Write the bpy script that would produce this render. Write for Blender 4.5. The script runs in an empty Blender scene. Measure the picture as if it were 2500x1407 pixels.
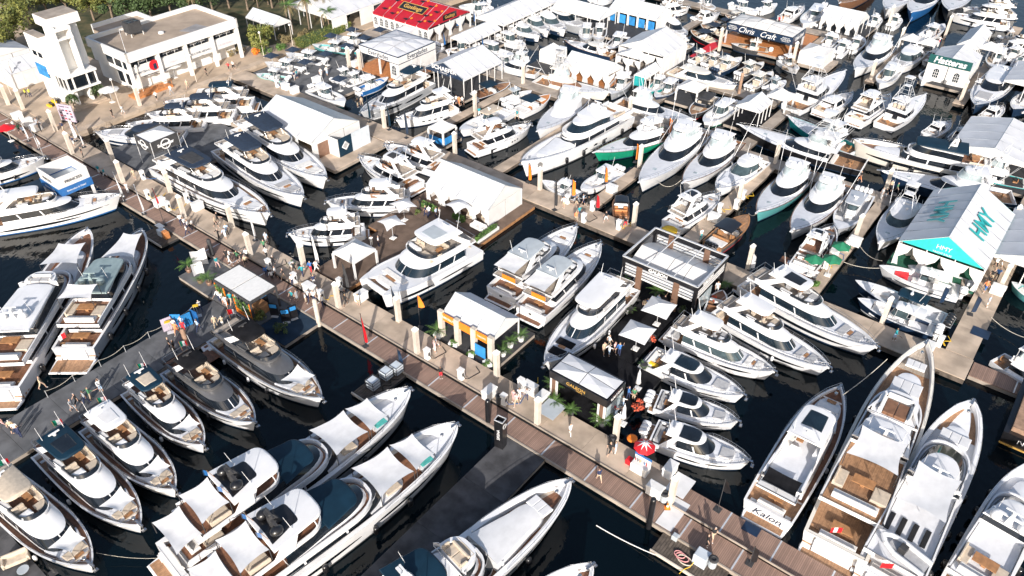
import bpy, math, random
from mathutils import Vector, Matrix
random.seed(7)
R = math.radians
SC = bpy.context.scene
COL = SC.collection
# ------------------------------------------------------------------ camera, sky, sun
PXF, CAMH, PITCH = 1900.0, 57.0, R(38.2)
cam = bpy.data.cameras.new('camera')
cam.sensor_width = 36.0
cam.lens = 36.0 * PXF / 2500.0
cam.clip_start, cam.clip_end = 0.5, 4000
camo = bpy.data.objects.new('camera', cam)
COL.objects.link(camo)
camo.location = (0, 0, CAMH)
camo.rotation_euler = (R(90) - PITCH, 0, 0)
SC.camera = camo
SUN_EL, SUN_AZ = R(23), R(182)          # the sun stands low behind the viewer
W = bpy.data.worlds.new('World')
SC.world = W
W.use_nodes = True
wn = W.node_tree
sky = wn.nodes.new('ShaderNodeTexSky')
sky.sky_type = 'NISHITA'
sky.sun_disc = False
sky.sun_elevation = SUN_EL
sky.sun_rotation = SUN_AZ
sky.air_density, sky.dust_density, sky.ozone_density = 1.0, 2.6, 1.0
wn.links.new(sky.outputs[0], wn.nodes['Background'].inputs[0])
wn.nodes['Background'].inputs[1].default_value = 0.13
sl = bpy.data.lights.new('sun', 'SUN')
sl.energy, sl.angle, sl.color = 4.9, R(0.6), (1.0, 0.945, 0.88)
so = bpy.data.objects.new('sun', sl)
COL.objects.link(so)
so.rotation_euler = (R(90) - SUN_EL, 0, R(180) - SUN_AZ)
so.location = (0, -60, 120)
VS = SC.view_settings
VS.view_transform, VS.look, VS.gamma, VS.use_curve_mapping = 'Standard', 'None', 1.0, False
VS.exposure = 0.42
SC.cycles.max_bounces = 6
SC.cycles.diffuse_bounces = 3
SC.cycles.glossy_bounces = 3
SC.cycles.use_denoising = True
# ------------------------------------------------------------------ map coordinates
# the marina is laid out on a grid: u runs along the main dock, v along the finger docks
AZ = R(38.2)
GU = Vector((math.cos(AZ), -math.sin(AZ), 0))
GV = Vector((math.sin(AZ), math.cos(AZ), 0))
ANG = -AZ                                # heading of +u
def G(u, v, z=0.0): return GU * u + GV * v + Vector((0, 0, z))
def survey(px, py, z=0.0):               # where a point of the photograph lies on the level z
    x, y = (px - 1250) / PXF, -(py - 703.5) / PXF
    d = Vector((x, math.cos(PITCH) + y * math.sin(PITCH), -math.sin(PITCH) + y * math.cos(PITCH)))
    t = (z - CAMH) / d.z
    return Vector((d.x * t, d.y * t, z))
def uvof(p): return p.dot(GU), p.dot(GV)
# ------------------------------------------------------------------ materials
MT = {}
def mat(name, col, rough=0.5, metal=0.0, var=0.08, scale=2.0, spec=0.5, bump=0.0, coat=0.0, col2=None, coord='Object', detail=4):
    m = bpy.data.materials.new(name)
    m.use_nodes = True
    nt = m.node_tree
    bs = nt.nodes['Principled BSDF']
    bs.inputs['Roughness'].default_value = rough
    bs.inputs['Metallic'].default_value = metal
    bs.inputs['Specular IOR Level'].default_value = spec
    if coat: bs.inputs['Coat Weight'].default_value = coat; bs.inputs['Coat Roughness'].default_value = 0.08
    tc = nt.nodes.new('ShaderNodeTexCoord')
    nz = nt.nodes.new('ShaderNodeTexNoise')
    nz.inputs['Scale'].default_value = scale
    nz.inputs['Detail'].default_value = detail
    oi = nt.nodes.new('ShaderNodeObjectInfo')
    va = nt.nodes.new('ShaderNodeVectorMath'); va.operation = 'MULTIPLY_ADD'
    va.inputs[1].default_value = (1, 1, 1)
    vs = nt.nodes.new('ShaderNodeVectorMath'); vs.operation = 'SCALE'; vs.inputs[0].default_value = (57, 31, 11)
    nt.links.new(oi.outputs['Random'], vs.inputs['Scale'])
    nt.links.new(tc.outputs[coord], va.inputs[0]); nt.links.new(vs.outputs[0], va.inputs[2])
    nt.links.new(va.outputs[0], nz.inputs['Vector'])
    mx = nt.nodes.new('ShaderNodeMix')
    mx.data_type = 'RGBA'
    a = tuple(max(0, c * (1 - var)) for c in col)
    b = col2 if col2 else tuple(min(1, c * (1 + var)) for c in col)
    mx.inputs[6].default_value = (*a, 1)
    mx.inputs[7].default_value = (*b, 1)
    rp = nt.nodes.new('ShaderNodeMapRange')
    rp.inputs[1].default_value, rp.inputs[2].default_value = 0.35, 0.65
    nt.links.new(nz.outputs[0], rp.inputs[0])
    nt.links.new(rp.outputs[0], mx.inputs[0])
    nt.links.new(mx.outputs[2], bs.inputs['Base Color'])
    if bump:
        bp = nt.nodes.new('ShaderNodeBump')
        bp.inputs['Strength'].default_value = bump
        bp.inputs['Distance'].default_value = 0.05
        nt.links.new(nz.outputs[0], bp.inputs['Height'])
        nt.links.new(bp.outputs[0], bs.inputs['Normal'])
    MT[name] = m
    return m
def stripes(name, col, gap, width, axis, rough=0.6, var=0.18, dark=0.45, coord='Object', noise=3.0):
    """planked surface: boards of a given width with a dark seam, each stretch slightly different"""
    m = mat(name, col, rough, var=var, scale=noise, coord=coord)
    nt = m.node_tree
    bs = nt.nodes['Principled BSDF']
    tc = [n for n in nt.nodes if n.type == 'TEX_COORD'][0]
    mx = [n for n in nt.nodes if n.type == 'MIX'][0]
    sep = nt.nodes.new('ShaderNodeSeparateXYZ')
    nt.links.new(tc.outputs[coord], sep.inputs[0])
    mod = nt.nodes.new('ShaderNodeMath'); mod.operation = 'MODULO'
    add = nt.nodes.new('ShaderNodeMath'); add.operation = 'ADD'; add.inputs[1].default_value = 500 * width
    nt.links.new(sep.outputs[axis], add.inputs[0])
    nt.links.new(add.outputs[0], mod.inputs[0]); mod.inputs[1].default_value = width
    lt = nt.nodes.new('ShaderNodeMath'); lt.operation = 'LESS_THAN'; lt.inputs[1].default_value = gap
    nt.links.new(mod.outputs[0], lt.inputs[0])
    fl = nt.nodes.new('ShaderNodeMath'); fl.operation = 'FLOOR'
    dv = nt.nodes.new('ShaderNodeMath'); dv.operation = 'DIVIDE'; dv.inputs[1].default_value = width
    nt.links.new(add.outputs[0], dv.inputs[0]); nt.links.new(dv.outputs[0], fl.inputs[0])
    wnz = nt.nodes.new('ShaderNodeTexWhiteNoise'); wnz.noise_dimensions = '1D'
    nt.links.new(fl.outputs[0], wnz.inputs['W'])
    hs = nt.nodes.new('ShaderNodeHueSaturation')
    mr = nt.nodes.new('ShaderNodeMapRange'); mr.inputs[3].default_value = 0.85; mr.inputs[4].default_value = 1.15
    nt.links.new(wnz.outputs[0], mr.inputs[0]); nt.links.new(mr.outputs[0], hs.inputs['Value'])
    nt.links.new(mx.outputs[2], hs.inputs['Color'])
    m2 = nt.nodes.new('ShaderNodeMix'); m2.data_type = 'RGBA'
    m2.inputs[7].default_value = (*[c * dark for c in col], 1)
    nt.links.new(lt.outputs[0], m2.inputs[0]); nt.links.new(hs.outputs[0], m2.inputs[6])
    nt.links.new(m2.outputs[2], bs.inputs['Base Color'])
    return m
mat('white', (0.75, 0.75, 0.76), 0.28, var=0.05, scale=0.6, coat=0.3)
mat('deckwhite', (0.68, 0.69, 0.72), 0.6, var=0.05, scale=1.5)
mat('cream', (0.73, 0.69, 0.62), 0.35, var=0.04, scale=0.8, coat=0.2)
mat('beige', (0.52, 0.44, 0.35), 0.8, var=0.10, scale=3, bump=0.2)
mat('whitecush', (0.72, 0.70, 0.67), 0.8, var=0.08, scale=3, bump=0.2)
mat('greycush', (0.40, 0.40, 0.41), 0.85, var=0.10, scale=3, bump=0.2)
mat('darkcush', (0.10, 0.10, 0.11), 0.85, var=0.15, scale=3, bump=0.2)
mat('redcush', (0.62, 0.02, 0.03), 0.6, var=0.08)
mat('glass', (0.010, 0.014, 0.020), 0.06, var=0.3, scale=0.7, spec=0.6)
mat('glassblue', (0.010, 0.020, 0.030), 0.08, var=0.25, scale=0.7, spec=0.7)
mat('glasspale', (0.36, 0.42, 0.44), 0.12, var=0.25, scale=1.2)
mat('glassgreen', (0.05, 0.075, 0.085), 0.08, var=0.25, scale=1.2)
mat('steel', (0.55, 0.55, 0.56), 0.25, metal=0.9, var=0.04)
mat('alum', (0.62, 0.63, 0.65), 0.4, metal=0.3, var=0.08)
mat('rubber', (0.018, 0.018, 0.02), 0.7, var=0.2, spec=0.12)
mat('black', (0.012, 0.012, 0.014), 0.3, var=0.2, coat=0.3)
mat('blackmatte', (0.012, 0.012, 0.014), 0.85, var=0.25, scale=1.3, spec=0.12)
mat('charcoal', (0.055, 0.055, 0.058), 0.6, var=0.15, spec=0.12)
mat('navy', (0.012, 0.028, 0.062), 0.3, var=0.15, coat=0.4)
mat('navycanvas', (0.014, 0.028, 0.055), 0.85, var=0.2)
mat('petrol', (0.006, 0.026, 0.048), 0.55, var=0.15, scale=0.8, spec=0.25)
mat('blue', (0.02, 0.12, 0.34), 0.35, var=0.12, coat=0.3)
mat('brightblue', (0.03, 0.22, 0.52), 0.5, var=0.25, scale=0.9)
mat('signgreen', (0.008, 0.075, 0.075), 0.5, var=0.08)
mat('teal', (0.02, 0.33, 0.34), 0.4, var=0.1)
mat('tealcloth', (0.02, 0.46, 0.44), 0.8, var=0.1)
mat('tealhull', (0.10, 0.34, 0.35), 0.3, var=0.08, coat=0.4)
mat('greenhull', (0.012, 0.24, 0.14), 0.25, var=0.08, coat=0.4)
mat('greencloth', (0.012, 0.16, 0.08), 0.8, var=0.15)
mat('greencarpet', (0.02, 0.12, 0.07), 0.95, var=0.2, scale=4)
mat('red', (0.60, 0.012, 0.02), 0.5, var=0.08)
mat('redroof', (0.36, 0.008, 0.02), 0.6, var=0.12, scale=0.6)
mat('orange', (0.85, 0.22, 0.02), 0.6, var=0.06)
mat('yellow', (0.80, 0.50, 0.03), 0.6, var=0.06)
mat('gold', (0.52, 0.31, 0.08), 0.5, var=0.06)
mat('pink', (0.66, 0.30, 0.30), 0.7, var=0.1)
mat('taupe', (0.15, 0.15, 0.155), 0.35, metal=0.4, var=0.06, coat=0.3)
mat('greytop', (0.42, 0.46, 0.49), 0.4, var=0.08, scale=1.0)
mat('sagetop', (0.24, 0.31, 0.32), 0.45, var=0.10, scale=1.0)
mat('silver', (0.52, 0.54, 0.57), 0.3, metal=0.25, var=0.05, coat=0.3)
mat('fabric', (0.66, 0.66, 0.67), 0.85, var=0.06, scale=1.2, bump=0.15)
mat('sailcloth', (0.74, 0.73, 0.72), 0.85, var=0.06, scale=0.9, bump=0.15)
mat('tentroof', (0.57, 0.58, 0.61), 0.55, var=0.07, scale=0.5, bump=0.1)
mat('tentwall', (0.64, 0.63, 0.62), 0.6, var=0.05, scale=0.7)
mat('arnolite', (0.55, 0.60, 0.65), 0.35, var=0.10, scale=0.8)
mat('plaster', (0.72, 0.71, 0.69), 0.8, var=0.06, scale=0.4)
mat('roofgravel', (0.36, 0.285, 0.22), 0.95, var=0.16, scale=0.35, detail=8, bump=0.3)
mat('roofpatch', (0.26, 0.25, 0.25), 0.95, var=0.15, scale=0.6)
mat('concrete', (0.44, 0.35, 0.27), 0.9, var=0.26, scale=0.45, detail=9, bump=0.25)
mat('concretedark', (0.33, 0.28, 0.235), 0.9, var=0.22, scale=0.6, detail=9, bump=0.25)
mat('pilecon', (0.55, 0.49, 0.42), 0.85, var=0.12, scale=1.0)
mat('paver', (0.42, 0.325, 0.24), 0.95, var=0.18, scale=0.3, detail=8, bump=0.2)
mat('blackmat', (0.075, 0.075, 0.08), 0.95, var=0.30, scale=0.8, detail=8, bump=0.3, spec=0.12)
mat('greymat', (0.125, 0.128, 0.135), 0.95, var=0.22, scale=0.7, detail=8, bump=0.3, spec=0.12)
mat('carpetbrown', (0.16, 0.115, 0.09), 0.95, var=0.18, scale=0.8, detail=8, spec=0.12)
mat('navymat', (0.022, 0.04, 0.065), 0.95, var=0.2, scale=0.8, spec=0.12)
mat('oldwood', (0.10, 0.08, 0.065), 0.9, var=0.35, scale=1.4, detail=8, bump=0.3)
mat('wood', (0.36, 0.18, 0.08), 0.6, var=0.18, scale=2.5)
mat('orangewood', (0.50, 0.20, 0.07), 0.6, var=0.15, scale=2.5)
mat('bronze', (0.22, 0.13, 0.09), 0.5, metal=0.3, var=0.1)
mat('plastic', (0.74, 0.73, 0.71), 0.5, var=0.05)
mat('bark', (0.20, 0.15, 0.11), 0.95, var=0.25, scale=4, bump=0.5)
mat('leaf', (0.12, 0.16, 0.04), 0.7, var=0.35, scale=0.9, col2=(0.19, 0.19, 0.04))
mat('leafdark', (0.055, 0.09, 0.028), 0.7, var=0.35, scale=1.2)
mat('palmleaf', (0.075, 0.15, 0.03), 0.6, var=0.3, scale=1.5)
mat('palmdry', (0.19, 0.15, 0.07), 0.8, var=0.25, scale=1.5)
mat('flower', (0.55, 0.10, 0.05), 0.8, var=0.3, scale=5)
mat('lawn', (0.05, 0.07, 0.025), 0.95, var=0.4, scale=0.5, detail=8, col2=(0.12, 0.10, 0.05))
mat('skin', (0.50, 0.32, 0.24), 0.6, var=0.05)
mat('skindark', (0.20, 0.11, 0.07), 0.6, var=0.05)
mat('pool', (0.10, 0.46, 0.42), 0.15, var=0.2, scale=2.0)
mat('rust', (0.30, 0.19, 0.13), 0.9, var=0.3, scale=1.5, detail=8)
mat('rope', (0.55, 0.50, 0.42), 0.9, var=0.1)
mat('brown', (0.20, 0.10, 0.055), 0.5, var=0.15)
mat('mint', (0.25, 0.55, 0.50), 0.6, var=0.1)
mat('lilac', (0.44, 0.38, 0.46), 0.6, var=0.1, scale=1)
stripes('teak', (0.33, 0.185, 0.10), 0.012, 0.09, 1, var=0.22)
stripes('teakdark', (0.19, 0.085, 0.045), 0.012, 0.09, 1, var=0.25)
stripes('teakgrey', (0.40, 0.34, 0.28), 0.012, 0.09, 1, var=0.15)
stripes('composite', (0.27, 0.175, 0.135), 0.022, 0.155, 0, rough=0.8, var=0.10, dark=0.5, noise=0.6)
stripes('oldplanks', (0.13, 0.095, 0.07), 0.03, 0.20, 0, rough=0.9, var=0.40, dark=0.25, noise=2.0)
stripes('slatmetal', (0.62, 0.62, 0.63), 0.05, 0.22, 0, rough=0.4, var=0.05, dark=0.45)
m = mat('water', (0.0010, 0.0042, 0.0068), 0.03, var=0.35, scale=0.02, spec=0.5, coord='Object')
nt = m.node_tree
bs = nt.nodes['Principled BSDF']
bs.inputs['IOR'].default_value = 1.33
tc = nt.nodes.new('ShaderNodeTexCoord')
mp = nt.nodes.new('ShaderNodeMapping'); mp.inputs['Scale'].default_value = (1.0, 0.6, 1.0); mp.inputs['Rotation'].default_value = (0, 0, R(25))
n1 = nt.nodes.new('ShaderNodeTexNoise'); n1.inputs['Scale'].default_value = 1.1; n1.inputs['Detail'].default_value = 3
n2 = nt.nodes.new('ShaderNodeTexNoise'); n2.inputs['Scale'].default_value = 0.12; n2.inputs['Detail'].default_value = 2
nt.links.new(tc.outputs['Object'], mp.inputs[0]); nt.links.new(mp.outputs[0], n1.inputs['Vector']); nt.links.new(tc.outputs['Object'], n2.inputs['Vector'])
mu = nt.nodes.new('ShaderNodeMath'); mu.operation = 'MULTIPLY'
nt.links.new(n1.outputs[0], mu.inputs[0]); nt.links.new(n2.outputs[0], mu.inputs[1])
bp = nt.nodes.new('ShaderNodeBump'); bp.inputs['Strength'].default_value = 0.5; bp.inputs['Distance'].default_value = 0.18
nt.links.new(mu.outputs[0], bp.inputs['Height']); nt.links.new(bp.outputs[0], bs.inputs['Normal'])
# ------------------------------------------------------------------ mesh helpers
class M:
    def __init__(s): s.v, s.f, s.s = [], [], []
    def add(s, vs, fs, smooth=False):
        o = len(s.v); s.v += [tuple(p) for p in vs]
        for f in fs: s.f.append(tuple(i + o for i in f)); s.s.append(smooth)
        return s
    def quad(s, *p, smooth=False): return s.add(p, [tuple(range(len(p)))], smooth)
    def box(s, x0, x1, y0, y1, z0, z1):
        return s.add([(x0,y0,z0),(x1,y0,z0),(x1,y1,z0),(x0,y1,z0),(x0,y0,z1),(x1,y0,z1),(x1,y1,z1),(x0,y1,z1)],
                     [(0,3,2,1),(4,5,6,7),(0,1,5,4),(1,2,6,5),(2,3,7,6),(3,0,4,7)])
    def cbox(s, x0, x1, y0, y1, z0, z1, c=0.06):       # box with softened upper edges
        c = min(c, (x1-x0)*.3, (y1-y0)*.3, (z1-z0)*.6)
        def ring(i, z): return [(x0+i,y0+i,z),(x1-i,y0+i,z),(x1-i,y1-i,z),(x0+i,y1-i,z)]
        rows = [ring(0, z0), ring(0, z1-c), ring(c*.3, z1-c*.3), ring(c, z1)]
        o = sum(rows, [])
        fs = [(a*4+i, a*4+(i+1)%4, a*4+4+(i+1)%4, a*4+4+i) for a in range(3) for i in range(4)] + [(12,13,14,15)]
        return s.add(o, fs)
    def loft(s, rows, closed=False, smooth=True, cap0=False, cap1=False):
        n = len(rows[0]); vs = [p for r in rows for p in r]
        fs = []
        for a in range(len(rows)-1):
            for i in range(n if closed else n-1):
                j = (i+1) % n
                fs.append((a*n+i, a*n+j, a*n+n+j, a*n+n+i))
        s.add(vs, fs, smooth)
        if cap0: s.add(rows[0], [tuple(range(n-1,-1,-1))])
        if cap1: s.add(rows[-1], [tuple(range(n))])
        return s
    def tube(s, p, q, r, n=5, r2=None):
        p, q = Vector(p), Vector(q); d = q - p
        if d.length < 1e-6: return s
        a = d.orthogonal().normalized(); b = d.normalized().cross(a)
        r2 = r if r2 is None else r2
        c = [(math.cos(2*math.pi*i/n), math.sin(2*math.pi*i/n)) for i in range(n)]
        return s.loft([[p+a*(x*r)+b*(y*r) for x,y in c], [q+a*(x*r2)+b*(y*r2) for x,y in c]], True, True, True, True)
    def path(s, pts, r, n=5):
        for a, b in zip(pts, pts[1:]): s.tube(a, b, r, n)
        return s
    def lathe(s, prof, cx=0, cy=0, n=12, smooth=True):   # profile of (radius, z)
        rows = [[(cx+r*math.cos(2*math.pi*i/n), cy+r*math.sin(2*math.pi*i/n), z) for i in range(n)] for r, z in prof]
        return s.loft(rows, True, smooth, True, True)
    def prism(s, poly, z0, z1):
        return s.loft([[(x,y,z0) for x,y in poly], [(x,y,z1) for x,y in poly]], True, False, True, True)
    def mesh(s, name, mt):
        me = bpy.data.meshes.new(name)
        me.from_pydata(s.v, [], s.f)
        me.polygons.foreach_set('use_smooth', s.s)
        if mt: me.materials.append(MT[mt])
        return me
def part(name, m, mt, par=None, loc=None, rot=None):
    me = m if isinstance(m, bpy.types.Mesh) else m.mesh(name, mt)
    o = bpy.data.objects.new(name, me)
    COL.objects.link(o)
    if par is not None: o.parent = par
    if loc is not None: o.location = loc
    if rot is not None: o.rotation_euler = rot if hasattr(rot, '__len__') else (0, 0, rot)
    return o
USED = {}
def tag(o, label, cat, group=None):
    if label in USED: print('DUPLABEL', label)
    USED[label] = 1
    o['label'] = label; o['category'] = cat
    if group: o['group'] = group
    return o
def thing(name, label, cat, loc=(0,0,0), rz=0.0, group=None):
    o = bpy.data.objects.new(name, None)
    o.empty_display_size = 0.2
    COL.objects.link(o)
    o.location = loc; o.rotation_euler = (0, 0, rz)
    return tag(o, label, cat, group)
def struct(name, m, mt, loc=None, rot=None):
    o = part(name, m, mt, None, loc, rot); o['kind'] = 'structure'; return o
MC = {}
def shared(key, fn, mt):                     # mesh data shared between alike pieces
    k = (key, mt)
    if k not in MC: MC[k] = fn().mesh(key if isinstance(key, str) else key[0], mt)
    return MC[k]
TXT = []
def text(body, size, mt, par, loc, rot, name='lettering', shear=0.0, sx=1.0, bold=0.0, space=1.0):
    cu = bpy.data.curves.new(name, 'FONT')
    cu.body = body; cu.size = size; cu.align_x = 'CENTER'; cu.align_y = 'CENTER'
    cu.shear = shear; cu.extrude = 0.012; cu.offset = bold; cu.space_character = space; cu.resolution_u = 3
    tmp = bpy.data.objects.new('tmp', cu)
    COL.objects.link(tmp)
    TXT.append((tmp, name, mt, par, loc, rot, sx))
def flush_text():
    bpy.context.view_layer.update()
    dg = bpy.context.evaluated_depsgraph_get()
    done = []
    for tmp, name, mt, par, loc, rot, sx in TXT:
        me = bpy.data.meshes.new_from_object(tmp.evaluated_get(dg))
        me.materials.clear(); me.materials.append(MT[mt])
        done.append(me)
    for (tmp, name, mt, par, loc, rot, sx), me in zip(TXT, done):
        o = part(name, me, mt, par, loc)
        o.rotation_euler = rot; o.scale = (sx, 1, 1)
        cu = tmp.data
        bpy.data.objects.remove(tmp); bpy.data.curves.remove(cu)
    TXT.clear()
# ------------------------------------------------------------------ boats
def plan(x0, x1, w0, w1, r, e=2.3, n=7):
    xs = x1 - r
    half = [(x0, -w0), (x0 + (xs-x0)*.5, -(w0*.5+w1*.5)*1.01)]
    for i in range(n+1):
        a = math.pi/2*i/n
        half.append((xs + r*max(0, math.sin(a))**(2/e), -w1*max(0, math.cos(a))**(2/e)))
    half[-1] = (x1, 0.0)
    return half + [(x, -y) for x, y in reversed(half[:-1])]
def lift(p, z): return [(x, y, z) for x, y in p]
def cap(m, p, z, crown=0.0, zslope=0.0, smooth=True):
    n = len(p); rows = []
    x0 = p[0][0]
    for i in range(n//2):
        a, b = p[i], p[n-1-i]
        zz = z + zslope*(a[0]-x0)
        rows.append([(a[0],a[1],zz), (a[0],a[1]*.5,zz+crown*.75), (a[0],0,zz+crown), (b[0],b[1]*.5,zz+crown*.75), (b[0],b[1],zz)])
    t = p[n//2]; zz = z + zslope*(t[0]-x0)
    rows.append([(t[0], 0, zz)]*5)
    return m.loft(rows, False, smooth)
def slab(par, name, mt, x0, x1, w0, w1, r, z, th, crown=0.06, e=2.6, inset=0.08, zs=0.0):
    m = M(); a = plan(x0, x1, w0, w1, r, e); b = plan(x0+inset*.6, x1-inset, w0-inset, w1-inset, max(.05, r-inset*.3), e)
    m.loft([lift(a, z), lift(a, z+th*.55), lift(b, z+th)], False, True)
    m.quad((*a[0], z), (*a[-1], z), (*a[-1], z+th*.55), (*a[0], z+th*.55))
    m.quad((*a[0], z+th*.55), (*a[-1], z+th*.55), (*b[-1], z+th), (*b[0], z+th))
    cap(m, b, z+th, crown, zs); cap(m, a, z)
    return part(name, m, mt, par)
def house(par, x0, x1, w0, w1, r, z, levels, roof=None, crown=0.05, e=2.5):
    """stacked rings: each level (height, front setback, rear setback, side setback, material, name)"""
    cur = plan(x0, x1, w0, w1, r, e)
    for dz, fx, ax, dw, mt, nm in levels:
        x1 -= fx; x0 += ax; w0 -= dw; w1 -= dw
        nxt = plan(x0, x1, max(.1, w0), max(.08, w1), r, e)
        m = M(); m.loft([lift(cur, z), lift(nxt, z+dz)], False, True)
        m.quad((*cur[0], z), (*cur[-1], z), (*nxt[-1], z+dz), (*nxt[0], z+dz))
        part(nm, m, mt, par)
        cur = nxt; z += dz
    if roof:
        m = M(); cap(m, cur, z, crown); part('house_roof', m, roof, par)
    return x0, x1, w0, w1, z
def tub(par, x0, x1, w0, w1, r, z, h, mt, t=0.12, e=2.6, name='fly_coaming', flare=0.0):
    m = M()
    a = plan(x0, x1, w0, w1, r, e); b = plan(x0, x1+flare, w0+flare*.3, w1+flare*.3, r, e)
    c = plan(x0+t, x1-t+flare, w0-t, w1-t, max(.05, r-t*.5), e)
    m.loft([lift(a, z), lift(b, z+h)], False, True); m.loft([lift(b, z+h), lift(c, z+h)], False, False); m.loft([lift(c, z+h), lift(c, z+.02)], False, True)
    m.quad((*a[0], z), (*a[-1], z), (*b[-1], z+h*.5), (*b[0], z+h*.5))
    return part(name, m, mt, par)
def screen(par, x0, x1, w0, w1, r, z, h, mt, rake=0.25, e=2.6, name='windscreen'):
    a = plan(x0, x1, w0, w1, r, e); b = plan(x0+rake*.6, x1-rake, w0-.04, w1-.06, r, e)
    m = M(); m.loft([lift(a, z), lift(b, z+h)], False, True)
    return part(name, m, mt, par)
class Hull:
    def __init__(s, x0, x1, B, Fs, Fb, p=2.3, tm=.42, rake=.07, st=.92, kw=.88, fl=.72, shp=1.7, q=.82):
        s.q = q
        s.x0, s.L, s.B, s.Fs, s.Fb, s.p, s.tm, s.rake, s.st, s.kw, s.fl, s.shp = x0, x1-x0, B, Fs, Fb, p, tm, rake, st, kw, fl, shp
    def X(s, t): return s.x0 + s.L*t
    def T(s, x): return (x-s.x0)/s.L
    def hb(s, t):
        if t < s.tm: return s.B/2*(s.st+(1-s.st)*(1-(1-t/s.tm)**2))
        return max(.03, s.B/2*max(0, 1-((t-s.tm)/(1-s.tm))**s.p)**s.q)
    def zs(s, t): return s.Fs+(s.Fb-s.Fs)*max(0, t)**s.shp
    def hp(s, t, k, sd=1, off=0.0):
        kk = s.kw*(1-s.fl*max(0, (t-.3)/.7)**2)
        y = s.hb(t)*(kk+(1-kk)*max(0, k)**.9)
        if k < 0: y *= .96
        return (s.X(t)-s.rake*s.L*t**6*(1-k), sd*(y+off), k*s.zs(t) if k >= 0 else k*1.2)
TS = [1-(1-i/26)**1.7 for i in range(27)]
def hull(par, h, hm='white', boot='navy', capm='white', capw=.16, deckm='deckwhite', drop=.35, tc=.15, zc=.7, cockm='teak', wins=(), winm='glass', stripe=None, crown=.05):
    m = M(); mb = M()
    for sd in (1, -1):
        m.loft([[h.hp(t, k, sd) for t in TS] for k in (.10, .3, .55, .8, 1)], False, True)
        mb.loft([[h.hp(t, k, sd) for t in TS] for k in (-.4, .10)], False, True)
    ks = (-.4, .1, .3, .55, .8, 1)
    a = [h.hp(0, k, 1) for k in ks]; b = [h.hp(0, k, -1) for k in ks]
    m.loft([a, b], False, False)
    part('hull', m, hm, par)
    part('boot_stripe', mb, boot, par)
    for t0, t1, k0, k1 in wins:
        for sd in (1, -1):
            m = M(); lo, hi = [], []
            n = 12
            for i in range(n+1):
                u = i/n; t = t0+(t1-t0)*u; f = min(1, 5*u+.05, 2.6*(1-u)+.05)**.6; km = (k0+k1)/2; hf = (k1-k0)/2*f
                km -= (1-f)*.0
                lo.append(h.hp(t, km-hf, sd, .02)); hi.append(h.hp(t, km+hf, sd, .02))
            m.loft([lo, hi], False, True); part('hull_window', m, winm, par)
    if stripe:
        mt, k0, k1, t0, t1 = stripe
        for sd in (1, -1):
            m = M(); tt = [t0+(t1-t0)*i/14 for i in range(15)]
            m.loft([[h.hp(t, k0, sd, .012) for t in tt], [h.hp(t, k1, sd, .012) for t in tt]], False, True); part('hull_stripe', m, mt, par)
    zf = lambda t: zc if t < tc else h.zs(t)-drop
    inn = lambda t: max(.015, h.hb(t)-capw)
    m = M(); mi = M()
    ts = sorted(set([t for t in TS if abs(t-tc) > .012]+[tc-1e-4, tc+1e-4]))
    for sd in (1, -1):
        m.loft([[(h.X(t), sd*h.hb(t), h.zs(t)+.012) for t in ts], [(h.X(t)-(.1 if t > .98 else 0), sd*inn(t), h.zs(t)+.012) for t in ts]], False, False)
        mi.loft([[(h.X(t), sd*inn(t), h.zs(t)) for t in ts], [(h.X(t), sd*inn(t), zf(t)) for t in ts]], False, True)
    m.box(h.X(0)-.02, h.X(0)+capw, -inn(0), inn(0), zc-.1, h.zs(0)*.98)
    part('gunwale', m, capm, par)
    if tc > .01:
        mi.quad((h.X(tc), -inn(tc), zc), (h.X(tc), inn(tc), zc), (h.X(tc), inn(tc), h.zs(tc)-drop), (h.X(tc), -inn(tc), h.zs(tc)-drop))
        mc = M(); tt = [0, tc*.33, tc*.66, tc]
        mc.loft([[(h.X(t), sd*inn(t), zc) for t in tt] for sd in (1, 0, -1)], False, False); part('cockpit_floor', mc, cockm, par)
    part('bulwark', mi, hm if hm != 'navy' else 'white', par)
    m = M(); tt = [t for t in ts if t >= tc]
    m.loft([[(h.X(t), sd*inn(t), h.zs(t)-drop+crown*(1-sd*sd)) for t in tt] for sd in (1, .5, 0, -.5, -1)], False, True)
    part('deck', m, deckm, par)
def rail(par, h, t0=.5, t1=.995, hgt=.65, inset=.08, mt='steel', r=.022, two=True, gap=1.4):
    m = M(); n = max(6, int(h.L*(t1-t0)/gap)); top = []
    for sd in (1, -1):
        pts = []
        for i in range(n+1):
            t = t0+(t1-t0)*i/n; y = sd*max(.02, h.hb(t)-inset); z = h.zs(t)
            pts.append(((h.X(t), y, z), (h.X(t)+.05*(t > .9), y*1.01, z+hgt*(1 if i else .3))))
        for a, b in pts: m.tube(a, b, r*.8, 4)
        m.path([b for a, b in pts], r, 4)
        if two: m.path([tuple(p*.5+q*.5 for p, q in zip(a, b)) for a, b in pts], r*.6, 4)
        top.append(pts[-1][1])
    m.tube(top[0], top[1], r, 4)
    return part('bow_rail', m, mt, par)
def cush(par, mt, x0, x1, y0, y1, z, h=.35, c=.07, name='cushion'):
    m = M().cbox(min(x0,x1), max(x0,x1), min(y0,y1), max(y0,y1), z, z+h, c); return part(name, m, mt, par)
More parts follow.
